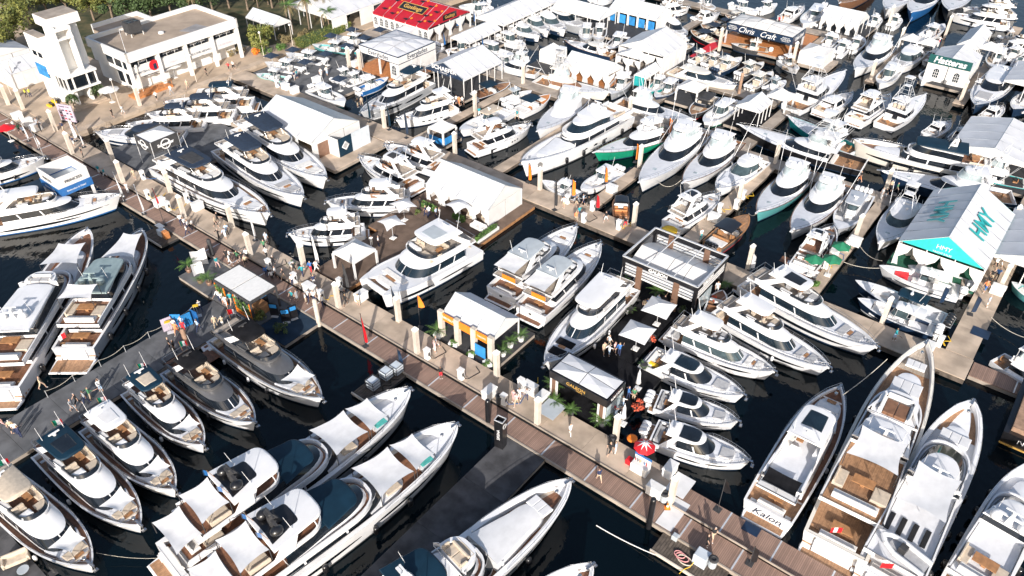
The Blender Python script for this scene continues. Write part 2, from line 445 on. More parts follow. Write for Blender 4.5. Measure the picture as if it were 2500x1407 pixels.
def sofa(par, mt, x0, x1, y0, y1, z, backs='a', name='sofa'):
    m = M().cbox(x0, x1, y0, y1, z, z+.42, .06); t = .2
    if 'a' in backs: m.cbox(x0, x0+t, y0, y1, z+.42, z+.8, .06)
    if 'f' in backs: m.cbox(x1-t, x1, y0, y1, z+.42, z+.8, .06)
    if 'p' in backs: m.cbox(x0, x1, y1-t, y1, z+.42, z+.8, .06)
    if 's' in backs: m.cbox(x0, x1, y0, y0+t, z+.42, z+.8, .06)
    return part(name, m, mt, par)
def awning(par, c, sag=.25, edge=.12, mt='fabric', n=7, name='awning', poles=0.0):
    c = [Vector(p) for p in c]; ctr = sum(c, Vector())/4; rows = []
    for i in range(n+1):
        u = i/n; row = []
        for j in range(n+1):
            v = j/n
            p = (c[0]*(1-u)+c[1]*u)*(1-v)+(c[3]*(1-u)+c[2]*u)*v
            bu, bv = 4*u*(1-u), 4*v*(1-v)
            q = p.copy()
            q += ((c[1]+c[2])/2-(c[0]+c[3])/2)*(edge*bv*(.5-u))
            q += ((c[3]+c[2])/2-(c[0]+c[1])/2)*(edge*bu*(.5-v))
            q.z = p.z-sag*bu*bv+.03*math.sin(9*u+5*v)
            row.append(q)
        rows.append(row)
    m = M().loft(rows, False, True); o = part(name, m, mt, par)
    if poles:
        for k in c: part('awning_pole', M().tube((k.x, k.y, k.z-poles), (k.x, k.y, k.z+.08), .04, 5), 'charcoal', par)
    return o
def dome(par, x, y, z, r, mt='white', name='satellite_dome'):
    pr = [(r*.55, 0), (r*.6, r*.35), (r*.95, r*.6), (r, r), (r*.92, r*1.4), (r*.66, r*1.75), (r*.3, r*1.93), (.01, r*2)]
    return part(name, shared(('dome', round(r, 2)), lambda: M().lathe(pr, n=12), mt), mt, par, (x, y, z))
def radar(par, x, y, z, mt='white', w=1.1):
    m = M().lathe([(.16, 0), (.2, .1), (.16, .28)], x, y, 8); m.box(x-.07, x+.07, y-w/2, y+w/2, z*0+.28, .40)
    for i, p in enumerate(m.v): m.v[i] = (p[0], p[1], p[2]+z)
    return part('radar_scanner', m, mt, par)
def antenna(par, x, y, z, h=3.0, mt='white', dx=0.0, dy=0.0):
    return part('antenna', M().tube((x, y, z), (x+dx, y+dy, z+h), .04, 4, .02), mt, par)
def flag(par, x, y, z, mts=('greenhull', 'white', 'red'), h=2.4, l=1.25, dx=-.5):
    m = M().tube((x, y, z), (x+dx, y, z+h), .025, 4); o = part('flag_staff', m, 'wood', par)
    n = len(mts)
    for i, mt in enumerate(mts):
        a, b = i/n, (i+1)/n
        f = lambda s, k: (x+dx-.12*s*l, y+s*l*.75+.1*math.sin(3*s), z+h-.08-k*.85-.6*s)
        part('flag_stripe', M().loft([[f(a, 0), f(b, 0)], [f(a, 1), f(b, 1)]], False, True), mt, o)
def fender(par, h, t, sd, mt='black', r=.17, ln=.8):
    x, y, z = h.hp(t, .75, sd, r)
    m = M().lathe([(.03, -ln/2), (r*.8, -ln/2+.08), (r, -ln/4), (r, ln/4), (r*.8, ln/2-.08), (.03, ln/2)], 0, 0, 8)
    part('fender', shared(('fender', r, ln), lambda: m, mt), mt, par, (x, y, h.zs(t)*.45))
def anchor(par, h):
    x = h.X(1); z = h.Fb
    m = M().box(x-.7, x+.25, -.12, .12, z-.02, z+.1); m.tube((x+.25, 0, z), (x+.3, 0, z-.5), .06, 5); m.box(x+.15, x+.42, -.22, .22, z-.62, z-.5)
    part('anchor', m, 'steel', par)
    m = M().lathe([(.16, 0), (.12, .12), (.2, .2), (.2, .26), (.02, .27)], 0, 0, 8)
    part('windlass', m, 'steel', par, (h.X(.93), 0, h.zs(.93)-.05))
def outboards(par, x, n, z=.55, mt='white', w=.62, sc=1.0):
    def cowl():
        m = M(); rows = []
        for zz, a, b, wd in ((.35, -.35, .32, .2), (.55, -.45, .40, .27), (.85, -.5, .42, .28), (1.05, -.42, .36, .25), (1.15, -.25, .2, .16)):
            rows.append([(a, -wd*.7, zz), (a+.12, -wd, zz), (b-.12, -wd, zz), (b, -wd*.6, zz), (b, wd*.6, zz), (b-.12, wd, zz), (a+.12, wd, zz), (a, wd*.7, zz)])
        return m.loft(rows, True, True, True, True)
    def leg(): return M().box(-.18, .2, -.1, .1, -.9, .36).box(-.1, .45, -.14, .14, .0, .12)
    def band(): return M().box(-.515, .43, -.288, .288, .55, .64)
    for i in range(n):
        o = part('outboard_motor', shared('outboard_motor', cowl, mt), mt, par, (x-.42*sc, (i-(n-1)/2)*w*sc, z))
        o.scale = (sc, sc, sc)
        part('motor_leg', shared('motor_leg', leg, mt), mt, o)
        part('motor_band', shared('motor_band', band, 'black' if mt != 'black' else 'silver'), 'black', o)
def berth(bow, stern, fb):
    """measure length and heading of a boat from its surveyed bow and stern"""
    s = survey(*stern, .4); L = (survey(*bow, 2.5)-s).length
    for _ in range(3):
        b = survey(*bow, fb(L)); b0 = Vector((b.x, b.y, .4)); L = (b0-s).length
    d = b0-s
    mid = (b0+s)/2; mid.z = 0
    return L, mid, math.atan2(d.y, d.x)
BOATS = []
def newboat(name, label, cat, bow, stern, fb, group=None, sc=(.9, .9)):
    L, mid, a = berth(bow, stern, lambda l: fb(l)*sc[1])
    r = thing(name, label, cat, mid, a, group)
    r.scale = (1, sc[0], sc[1])
    BOATS.append((label, mid, L))
    return r, L
# ---- flybridge motor yacht
def flyfb(L): return 1.25+.088*L
def fly(bow, stern, label, hm='white', top='white', kind='hard', glasstop=None, cushm='beige', deckm='deckwhite', boot='navy', wins=((.22,.5,.42,.66),(.54,.84,.55,.76)),
        shade=False, domes=0, arch='white', bw=1.0, group=None, flags=None, houseM='white', flym=None, fpad=None, cat=False, bimini=None, plat='teak', capm='white', aftawn=None, p=2.6, rails=True, stripe=None, tops=(.19,.46), screenm='glass', platw=.9, roofw=.9, wfr=.72, slope=.10, gfx=.062, bim=None, flyfloor=None):
    r, L = newboat('motor_yacht', label, 'yacht', bow, stern, flyfb, group, (.87, .80) if not cat else (.95, .85))
    B = 1.13*L**.53*bw
    pl = .055*L
    Fs, Fb = 1.05+.045*L, flyfb(L)
    x0, x1 = -L/2+pl, L/2
    flym = flym or houseM
    fpad = fpad or cushm
    drop = .3+.008*L
    zc = Fs*.62
    if cat:
        h = Hull(x0, x1, B, Fs, Fb, p=5.5, tm=.5, rake=.02)
        for sd in (1, -1):
            g = Hull(x0, x1, B*.36, Fs, Fb*.98, p=2.6, tm=.45, rake=.03, fl=.5)
            e = bpy.data.objects.new('hull', None); COL.objects.link(e); e.parent = r; e.location = (0, sd*B*.325, 0)
            m = M(); mb = M()
            for s2 in (1, -1):
                m.loft([[g.hp(t, k, s2) for t in TS] for k in (.1, .4, .7, 1)], False, True); mb.loft([[g.hp(t, k, s2) for t in TS] for k in (-.4, .1)], False, True)
            m.loft([[g.hp(0, k, 1) for k in (-.4, .4, 1)], [g.hp(0, k, -1) for k in (-.4, .4, 1)]], False, False)
            m.loft([[(g.X(t), s2*g.hb(t), g.zs(t)) for t in TS] for s2 in (1, -1)], False, False)
            part('hull_shell', m, hm, e); part('boot_stripe', mb, boot, e)
            for k0, k1, t0, t1 in ((.42, .56, .12, .5), (.3, .52, .55, .86)):
                lo = [g.hp(t0+(t1-t0)*i/10, (k0+k1)/2-(k1-k0)/2*min(1, 4*i/10+.1, 4*(1-i/10)+.1), sd, .02) for i in range(11)]
                hi = [g.hp(t0+(t1-t0)*i/10, (k0+k1)/2+(k1-k0)/2*min(1, 4*i/10+.1, 4*(1-i/10)+.1), sd, .02) for i in range(11)]
                part('hull_window', M().loft([lo, hi], False, True), 'glass', e)
        m = M(); tt = [t for t in TS if t < .97]
        for sd in (1, -1):
            m.loft([[(h.X(t), sd*h.hb(t), h.zs(t)+.02) for t in tt], [(h.X(t), sd*(h.hb(t)-.2), h.zs(t)+.02) for t in tt], [(h.X(t), sd*(h.hb(t)-.2), h.zs(t)-drop) for t in tt]], False, False)
        fx = h.X(tt[-1]); fw = h.hb(tt[-1])
        m.box(fx-.2, fx+.02, -fw, fw, h.zs(.97)-1.0, h.zs(.97)+.015)
        part('bulwark', m, 'white', r)
        m = M(); m.loft([[(h.X(t), sd*(h.hb(t)-.2), h.zs(t)-drop) for t in tt] for sd in (1, -1)], False, False); part('deck', m, deckm, r)
    else:
        h = Hull(x0, x1, B, Fs, Fb, p=p)
        hull(r, h, hm, boot, capm, .13+.004*L, deckm, drop, .16, zc, plat, wins, stripe=stripe)
        anchor(r, h)
        if rails: rail(r, h, .42, .995, .6)
        for t in (.2, .45, .62):
            for sd in ((1,) if random.random() < .5 else (-1,)): fender(r, h, t, sd, 'white' if hm == 'navy' or random.random() < .4 else 'black')
    # swim platform
    w = h.hb(0)*platw
    slab(r, 'swim_platform', hm if hm in ('white', 'cream') else 'white', x0-pl, x0+.02, w*.92, w, .01, .32, .16, 0)
    part('platform_teak', M().box(x0-pl+.18, x0-.1, -w*.84, w*.84, .485, .50), plat, r)
    if platw > 1.2:
        for sd in (1, -1):
            part('folding_terrace', M().box(x0+.03*L, x0+.14*L, sd*h.hb(.05), sd*(h.hb(.05)+1.5), zc-.1, zc-.02), plat, r)
    # transom, stairs and cockpit
    ct = M().cbox(x0-.1, x0+.5, -w*.62, w*.62, .5, Fs*.95, .1); part('transom_garage', ct, 'white', r)
    for sd in (1, -1):
        for k in range(4): part('step', M().box(x0-.15+k*.26, x0+.15+k*.26, sd*w*.66, sd*w*.92, .45, .6+(zc-.5)*(k+1)/4), 'white', r); 
    sofa(r, cushm, x0+.55, x0+1.25, -w*.6, w*.6, zc, 'a')
    part('cockpit_table', M().box(x0+1.5, x0+2.2, -.7, .7, zc+.6, zc+.68).box(x0+1.7, x0+2.0, -.1, .1, zc, zc+.6), 'wood', r)
    # saloon
    sd_ = .42+.012*L
    zm = h.zs(.4)-drop
    wh = h.hb(.42)-sd_; wf = max(.5, h.hb(.62)-sd_)
    xa, xf = h.X(.17), h.X(wfr)
    gh = .9+.006*L
    bx0, bx1, bw0, bw1, z = house(r, xa, xf, wh, wf, .20*L, zm-.05, [
        (.48+max(0, h.zs(.68)-drop-zm)*.55, .012*L, 0, .03, houseM, 'saloon_wall'), (gh, gfx*L, 0, .12, screenm, 'saloon_glass'), (.12, -.012*L, -.02*L, -.06, houseM, 'roof_brow'), (.3+slope, slope*L, 0, .14, houseM, 'brow_slope')])
    zf = z
    px_ = lambda x1, w, y: x1-.20*L+.20*L*max(0, 1-min(1, abs(y)/w)**2.5)**.4
    for y in (-.38*wf, 0, .38*wf):      # windscreen mullions
        za = zm-.05+.48+max(0, h.zs(.68)-drop-zm)*.55; xb, xt = px_(xf-.012*L, wf-.03, y)+.025, px_(xf-.012*L-gfx*L, wf-.15, y)+.025
        part('windscreen_mullion', M().quad((xb, y-.05, za), (xb, y+.05, za), (xt, y*.93+.05, za+gh), (xt, y*.93-.05, za+gh)), 'charcoal' if y else 'white', r)
    for sd in (1, -1):     # slanting window pillars
        for t in (.3, .46):
            part('window_pillar', M().quad((h.X(t), sd*(wh+.012), zm+.5), (h.X(t)+.12, sd*(wh+.012), zm+.5), (h.X(t)-.25, sd*(wh-.1), zm+.5+gh), (h.X(t)-.45, sd*(wh-.1), zm+.5+gh)), houseM, r)
    # fly deck
    fx0, fx1 = h.X(.045), bx1+.02*L
    fw = bw0+.16
    m = M(); p0 = plan(fx0, fx1-.05*L, fw, bw1+.05, .12*L, 2.6)
    m.loft([lift(p0, zf-.25), lift(p0, zf+.02)], False, True); m.quad((*p0[0], zf-.25), (*p0[-1], zf-.25), (*p0[-1], zf+.02), (*p0[0], zf+.02)); cap(m, p0, zf-.25)
    part('fly_deck', m, flym, r)
    m = M(); cap(m, plan(fx0+.15, fx1-.07*L, fw-.15, bw1-.1, .12*L, 2.6), zf+.03); part('fly_floor', m, flyfloor or ('teakdark' if deckm == 'teakdark' else 'teakgrey'), r)
    tx1 = fx1-.02*L
    tub(r, fx0+.06*L, tx1, fw-.02, bw1+.04, .13*L, zf+.005, .62, flym, .14, flare=.05*L*.3)
    screen(r, fx0+.2*L, tx1+.012*L, fw-.1, bw1-.02, .13*L, zf+.62, .34, 'glass', .25, name='fly_windscreen')
    part('fly_rail', M().path([(fx0+.06*L, -fw+.08, zf+.7), (fx0+.1, -fw+.1, zf+.9), (fx0+.1, fw-.1, zf+.9), (fx0+.06*L, fw-.08, zf+.7)], .025, 4).tube((fx0+.1, 0, zf), (fx0+.1, 0, zf+.9), .02, 4).tube((fx0+.1, -fw+.1, zf), (fx0+.1, -fw+.1, zf+.9), .02, 4).tube((fx0+.1, fw-.1, zf), (fx0+.1, fw-.1, zf+.9), .02, 4), 'steel', r)
    yy = fw-.18
    k = L/18
    sofa(r, cushm, tx1-.245*L, tx1-.095*L, yy-.75*k, yy, zf+.03, 'p')
    sofa(r, cushm, tx1-.245*L, tx1-.215*L, .1, yy-.76*k, zf+.03, 'a')
    part('fly_table', M().box(tx1-.195*L, tx1-.13*L, yy-1.6*k, yy-.9*k, zf+.62, zf+.68).box(tx1-.17*L, tx1-.155*L, yy-1.3*k, yy-1.2*k, zf+.03, zf+.62), 'wood', r)
    cush(r, cushm, tx1-.088*L, tx1-.03*L, .2, bw1-.15, zf+.03, .5, name='sun_lounge')
    part('helm_console', M().cbox(tx1-.075*L, tx1-.03*L, -bw1*.85, -.15, zf+.03, zf+.85, .15), houseM, r)
    for q in (.3, .62): sofa(r, cushm, tx1-.13*L, tx1-.098*L, -yy*q-.32, -yy*q+.25, zf+.25, 'a', name='helm_seat')
    part('wet_bar', M().cbox(tx1-.24*L, tx1-.16*L, -yy, -yy+.6*k, zf+.03, zf+.9, .05), houseM, r)
    if kind in ('hard', 'bimini'):
        hx0, hx1 = h.X(tops[0]), h.X(tops[1])
        hz = zf+1.95+.01*L
        hw = fw*roofw
        slab(r, 'hardtop' if kind == 'hard' else 'soft_top', top, hx0, hx1, hw*.95, hw*.9, .07*L, hz, .16, .10 if kind == 'hard' else .22, 3.2)
        for sd in (1, -1):
            a, b = (h.X(tops[0]-.05), sd*(fw-.05), zf+.5), (hx0+.07*L, sd*hw*.86, hz+.02)
            m = M(); d = .05*L
            m.loft([[(a[0], a[1], a[2]), (a[0]+d*1.3, a[1], a[2]), (a[0]+d*1.3, a[1]-sd*.12, a[2]), (a[0], a[1]-sd*.12, a[2])], [(b[0], b[1], b[2]), (b[0]+d, b[1], b[2]), (b[0]+d, b[1]-sd*.12, b[2]), (b[0], b[1]-sd*.12, b[2])]], True, False)
            part('hardtop_support', m, arch, r)
            part('hardtop_post', M().tube((min(hx1-.02*L, tx1-.03*L), sd*hw*.7, zf+.6), (hx1-.05*L, sd*hw*.72, hz+.02), .035, 5), 'steel', r)
        if glasstop:
            slab(r, 'sunroof', glasstop, hx0+.34*(hx1-hx0), hx1-.17*(hx1-hx0), hw*.56, hw*.5, .02*L, hz+.17, .10, .03, 6)
        radar(r, hx0+.05*L, 0, hz+.26, 'charcoal' if top in ('black', 'blackmatte', 'taupe') else 'white')
        for i in range(domes): dome(r, hx0+.05*L, (i*2-1)*.9 if domes > 1 else .8, hz+.16, .26+.008*L)
        antenna(r, hx0+.03*L, hw*.7, hz+.15, 2.2, dx=-.5); antenna(r, hx0+.03*L, -hw*.7, hz+.15, 1.7, dx=-.4)
    else:
        m = M()
        for sd in (1, -1): m.path([(fx0+.1*L, sd*fw*.9, zf+.5), (fx0+.06*L, sd*fw*.8, zf+1.5), (fx0+.06*L, 0, zf+1.6)], .07, 5)
        part('radar_arch', m, arch, r); radar(r, fx0+.06*L, 0, zf+1.62)
    # foredeck lounge
    zt = h.zs(.86)-drop+.14
    tw = max(.35, h.hb(.74)-sd_+.05)
    zb = h.zs(.62)-drop-.15
    t0 = wfr+.015
    house(r, h.X(t0-.12), h.X(.915), wf*.98, tw*.9, .13*L, zb, [(zt-zb, .015*L, 0, .06, 'white', 'fore_trunk')], 'deckwhite', .05)
    cush(r, fpad, h.X(t0), h.X(t0+.055), -tw*.72, tw*.72, zt-.12, .36, name='fore_sofa')
    cush(r, fpad, h.X(t0+.09), h.X(.888), -tw*.62, tw*.62, zt+.02, .2, name='sun_pad')
    part('fore_table', M().box(h.X(t0+.062), h.X(t0+.084), -tw*.3, tw*.3, zt+.2, zt+.26).box(h.X(t0+.068), h.X(t0+.078), -.05, .05, zt, zt+.2), 'wood', r)
    if shade:
        zz = h.zs(.75)+1.5
        awning(r, [(h.X(wfr-.04), -tw*1.0, zm+1.9), (h.X(wfr-.055), tw*.75, zm+2.25), (h.X(.875), tw*.78, zz), (h.X(.895), -tw*.35, zz)], .22, .16, 'sailcloth', name='shade_sail')
        for yy_ in (.75, -.33): part('awning_pole', M().tube((h.X(.885), yy_*tw, h.zs(.84)-drop), (h.X(.885), yy_*tw, zz+.1), .03, 4), 'charcoal', r)
    if bimini:
        q0, q1, dz = bim or (.035, tops[0]+.02, 1.95)
        awning(r, [(h.X(q0), -fw*.85, zf+dz-.05), (h.X(q1), -fw*.85, zf+dz+.1), (h.X(q1), fw*.85, zf+dz+.1), (h.X(q0), fw*.85, zf+dz-.05)], .1, .05, bimini)
    if flags: flag(r, -L/2+pl*.9, w*.55, Fs, flags)
    return r, h, zf
# ---- hardtop coupe cruiser
def express(bow, stern, label, hm='white', roofm='white', glassroof=None, motors=0, cushm='greycush', deckm='deckwhite', boot='navy', wins=((.3,.56,.45,.66),(.6,.82,.55,.72)), cockm='teak', gl='glass', bw=1.0, group=None, motorm='white', stripe=None, tower=False, fpad='greycush', capm='white', radarm='white', name='motor_cruiser', roof=(.30, .60), p=2.5):
    r, L = newboat(name, label, 'yacht', bow, stern, lambda l: 1.1+.078*l, group, (.92, .86))
    B = 1.10*L**.53*bw
    pl = .045*L if not motors else .09*L
    Fs, Fb = .95+.035*L, 1.1+.078*L
    h = Hull(-L/2+pl, L/2, B, Fs, Fb, p=p)
    drop = .12
    zc = Fs*.55
    hull(r, h, hm, boot, capm, .16, deckm, drop, .30, zc, cockm, wins, stripe=stripe)
    rail(r, h, .5, .995, .55); anchor(r, h)
    w = h.hb(0)
    slab(r, 'swim_platform', 'white', -L/2+pl*.25 if motors else -L/2, h.x0+.02, w*.9, w*.94, .01, .32, .15, 0)
    part('platform_teak', M().box(-L/2+pl*(.3 if motors else .12)+.05, h.x0-.05, -w*.8, w*.8, .475, .49), cockm, r)
    if motors: outboards(r, -L/2+pl*.55, motors, .55, motorm, .62, .85+.01*L)
    sd_ = .34+.008*L
    zm = h.zs(.4)-drop
    wh, wf = h.hb(.4)-sd_, max(.4, h.hb(.56)-sd_)
    xa, xf = h.X(roof[0]), h.X(roof[1]+.095)
    gh = .75+.012*L
    a0, a1, b0, b1, z = house(r, xa, xf, wh, wf, .22*L, zm-.05, [(.32+.01*L, .015*L, 0, .03, 'white', 'cabin_wall'), (gh, .11*L, 0, .16, gl, 'cabin_glass'), (.10, -.005*L, -.01*L, -.04, roofm, 'roof_edge'), (.12, .03*L, .0, .10, roofm, 'roof_shoulder')], roofm, .08)
    # hardtop reaching aft on raked side pillars
    slab(r, 'hardtop', roofm, h.X(roof[0]-.13), h.X(roof[0]+.05), b0*.92, b0, .02, z-.12, .14, .08, 4)
    for sd in (1, -1):
        m = M(); d = .05*L; a = (h.X(roof[0]-.17), sd*(h.hb(.2)-.12), h.zs(.2)); b = (h.X(roof[0]-.04), sd*b0*.93, z-.1)
        m.loft([[a, (a[0]+d*1.6, a[1], a[2]), (a[0]+d*1.6, a[1]-sd*.1, a[2]), (a[0], a[1]-sd*.1, a[2])], [b, (b[0]+d, b[1], b[2]), (b[0]+d, b[1]-sd*.1, b[2]), (b[0], b[1]-sd*.1, b[2])]], True, False)
        part('hardtop_support', m, 'white', r)
        part('window_pillar', M().quad((h.X(.47), sd*(wh+.005), zm+.3), (h.X(.485), sd*(wh+.005), zm+.3), (h.X(.45), sd*(wh-.14), zm+.3+gh), (h.X(.432), sd*(wh-.14), zm+.3+gh)), 'white', r)
    if glassroof: slab(r, 'sunroof', glassroof, h.X(roof[0]+.0), a1-.02*L, b0*.74, b1*.8, .08*L, z+.04, .06, .06, 3.5)
    radar(r, h.X(roof[0]-.06), 0, z+.08, radarm, .9); dome(r, h.X(roof[0]-.04), .6, z+.05, .2)
    antenna(r, h.X(roof[0]-.08), b0*.7, z, 2.0, dx=-.4); antenna(r, h.X(roof[0]-.08), -b0*.7, z, 2.0, dx=-.4)
    sofa(r, cushm, h.x0+.3, h.x0+.9, -w*.7, w*.7, zc, 'a'); sofa(r, cushm, h.x0+.95, h.X(.2), w*.45, w*.78, zc, 'p')
    part('cockpit_table', M().box(h.X(.1), h.X(.16), -.5, .3, zc+.6, zc+.66).box(h.X(.125), h.X(.135), -.1, 0, zc, zc+.6), 'wood', r)
    part('wet_bar', M().cbox(h.X(.2), h.X(.28), -w*.75, -w*.4, zc, zc+.9), 'white', r)
    zt = h.zs(.82)-drop+.14; tw = max(.3, h.hb(.7)-sd_-.05)
    house(r, h.X(.58), h.X(.87), wf*.95, tw*.9, .15*L, zm-.1, [(zt-zm+.1, .02*L, 0, .05, 'white', 'fore_trunk')], 'deckwhite', .05)
    cush(r, fpad, h.X(.70), h.X(.84), -tw*.6, tw*.6, zt, .2, name='sun_pad')
    if tower: towr(r, L, h.X(roof[0]-.02), b0*.8, z, 2.6)
    return r, h, z
def towr(par, L, x, w, z, hgt, mt='white'):
    m = M(); tw = w*.42
    for sd in (1, -1):
        m.tube((x+.12*L, sd*w, z), (x+.04*L, sd*tw, z+hgt), .045, 5); m.tube((x-.10*L, sd*w, z), (x-.01*L, sd*tw, z+hgt), .045, 5)
        for k in (.25, .5, .75):
            q = lambda f: ((x+.12*L)*(1-f)+(x+.04*L)*f, sd*(w*(1-f)+tw*f), z+hgt*f); qb = lambda f: ((x-.10*L)*(1-f)+(x-.01*L)*f, sd*(w*(1-f)+tw*f), z+hgt*f)
            m.tube(q(k), qb(k), .03, 4); m.tube(q(k-.25), qb(k), .025, 4)
    for k in (.25, .5, .75): m.tube(((x-.10*L)*(1-k)+(x-.01*L)*k, w*(1-k)+tw*k, z+hgt*k), ((x-.10*L)*(1-k)+(x-.01*L)*k, -(w*(1-k)+tw*k), z+hgt*k), .03, 4)
    m.path([(x+.05*L, tw*1.2, z+hgt+.8), (x-.02*L, tw*1.2, z+hgt+.8), (x-.02*L, -tw*1.2, z+hgt+.8), (x+.05*L, -tw*1.2, z+hgt+.8), (x+.05*L, tw*1.2, z+hgt+.8)], .03, 4)
    for sd in (1, -1): m.tube((x+.05*L, sd*tw, z+hgt), (x+.05*L, sd*tw*1.2, z+hgt+1.7), .03, 4); m.tube((x-.02*L, sd*tw, z+hgt), (x-.02*L, sd*tw*1.2, z+hgt+1.7), .03, 4)
    t = part('tuna_tower', m, 'alum', par)
    slab(t, 'tower_platform', 'white', x-.025*L, x+.05*L, tw, tw, .1, z+hgt, .08, 0); slab(t, 'tower_top', mt, x-.04*L, x+.06*L, tw*1.35, tw*1.3, .2, z+hgt+1.7, .08, .05)
# ---- sportfishing convertible
def sportfish(bow, stern, label, hm='white', capm='white', mask='glass', enc='glasspale', tower=False, rig=True, cockm='teak', deckm='deckwhite', boot='navy', bw=1.0, group=None, topm='white', opentop=False, hous='white', convertible=True, name='sportfishing_yacht'):
    r, L = newboat(name, label, 'yacht', bow, stern, lambda l: 1.0+.10*l, group, (.90, .80))
    B = 1.12*L**.53*bw
    Fs, Fb = .75+.03*L, 1.0+.10*L
    h = Hull(-L/2, L/2, B, Fs, Fb, p=2.15, tm=.38, rake=.075, fl=.85, shp=1.9, st=.86)
    zc = .5
    hull(r, h, hm, boot, capm, .14, deckm, .05, .255, zc, cockm, (), crown=.14)
    rail(r, h, .55, .99, .5, .14, two=False, gap=2.0)
    m = M().box(h.X(1)-.9, h.X(1)+.35, -.14, .14, Fb-.02, Fb+.08); part('bow_pulpit', m, 'white', r)
    part('fore_hatch', M().cbox(h.X(.76), h.X(.79), -.3, .3, h.zs(.77)+.06, h.zs(.77)+.13), 'glasspale', r)
    zm = h.zs(.38)-.1
    wh, wf = h.hb(.34)-.38, max(.5, h.hb(.47)-.38)
    hh = .9+.022*L
    # cabin: rising trunk, black wrap-round mask, white crown
    a0, a1, b0, b1, z = house(r, h.X(.25), h.X(.66), wh, wf, .25*L, zm, [(max(.35, h.zs(.58)-h.zs(.38)+.22), .04*L, 0, .05, hous, 'cabin_trunk'), (hh*.62, .085*L, 0, .10, mask, 'cabin_mask'), (.12, -.012*L, 0, -.05, hous, 'cabin_brow'), (.25, .06*L, 0, .16, hous, 'cabin_crown')], hous, .05, e=2.2)
    m = M(); cap(m, plan(h.X(.20), h.X(.3), b0+.1, b0+.1, .02), z+.04); part('aft_overhang', m, hous, r)
    part('cabin_door', M().box(h.X(.25)-.03, h.X(.25), -.45, .45, zc, zc+1.8), 'glass', r)
    if convertible:
        fx0, fx1 = h.X(.225), h.X(.43)
        fw = b0*.93
        tub(r, fx0, fx1, fw, fw*.82, .12*L, z-.02, .95, hous, .14, flare=.02*L)
        m = M(); cap(m, plan(fx0+.1, fx1-.2, fw-.13, fw*.8-.13, .11*L), z+.06); part('fly_floor', m, 'deckwhite', r)
        part('helm_console', M().cbox(fx0+.09*L, fx0+.14*L, -.5, .5, z+.06, z+1.1, .1), hous, r)
        for y in (-.75, 0, .75): sofa(r, 'whitecush' if enc == 'glasspale' else 'beige', fx0+.045*L, fx0+.045*L+.5, y-.25, y+.25, z+.3, 'a', name='helm_chair')
        hz = z+2.1
        if not opentop: screen(r, fx0+.06*L, fx1+.015*L, fw-.05, fw*.82-.02, .12*L, z+.94, hz-z-.94, enc, .45, name='clear_enclosure')
        slab(r, 'hardtop', topm, fx0+.01*L, fx1-.02*L, fw*.95, fw*.82, .09*L, hz, .12, .10, 2.8)
        for sd in (1, -1):
            part('hardtop_post', M().tube((fx0+.03*L, sd*fw*.92, z+.1), (fx0+.03*L, sd*fw*.88, hz), .04, 5).tube((fx1-.05*L, sd*fw*.74, z+.9), (fx1-.06*L, sd*fw*.7, hz), .04, 5), 'alum', r)
        dome(r, fx0+.1*L, .5, hz+.18, .22); radar(r, fx0+.12*L, -.4, hz+.2)
        tz = hz+.15; tx = fx0+.10*L; tw = fw*.85
    else:
        hz = z+.1; tz = z+.05; tx = h.X(.36); tw = b0*.9; fw = b0
        dome(r, tx, .3, z+.05, .2)
    if tower: towr(r, L, tx, tw, tz if convertible else z, 2.6 if convertible else 3.0)
    for sd in (1, -1):
        antenna(r, tx, sd*tw*.8, tz, 2.8, dx=-.5)
        if rig:
            m = M().tube((h.X(.30), sd*(h.hb(.3)-.1), h.zs(.3)), (h.X(.12), sd*(h.hb(.3)+1.1), h.zs(.3)+.42*L), .055, 4, .025)
            m.tube((h.X(.30), sd*(h.hb(.3)-.1), h.zs(.3)+.2), (h.X(.22), sd*(fw*.95), z+1.2), .02, 4); part('outrigger', m, 'alum', r)
    m = M().lathe([(.2, 0), (.06, .1), (.06, .5)], 0, 0, 8).cbox(-.28, .28, -.28, .28, .5, .62).box(-.32, -.24, -.28, .28, .62, 1.15)
    part('fighting_chair', m, 'wood', r, (h.X(.1), 0, zc))
    cush(r, 'whitecush', h.X(.21), h.X(.245), -wh*.9, wh*.9, zc, .5, name='mezzanine_seat')
    if hous == 'white' and random.random() < .4: fender(r, h, .35, 1, 'white')
    return r, h, z
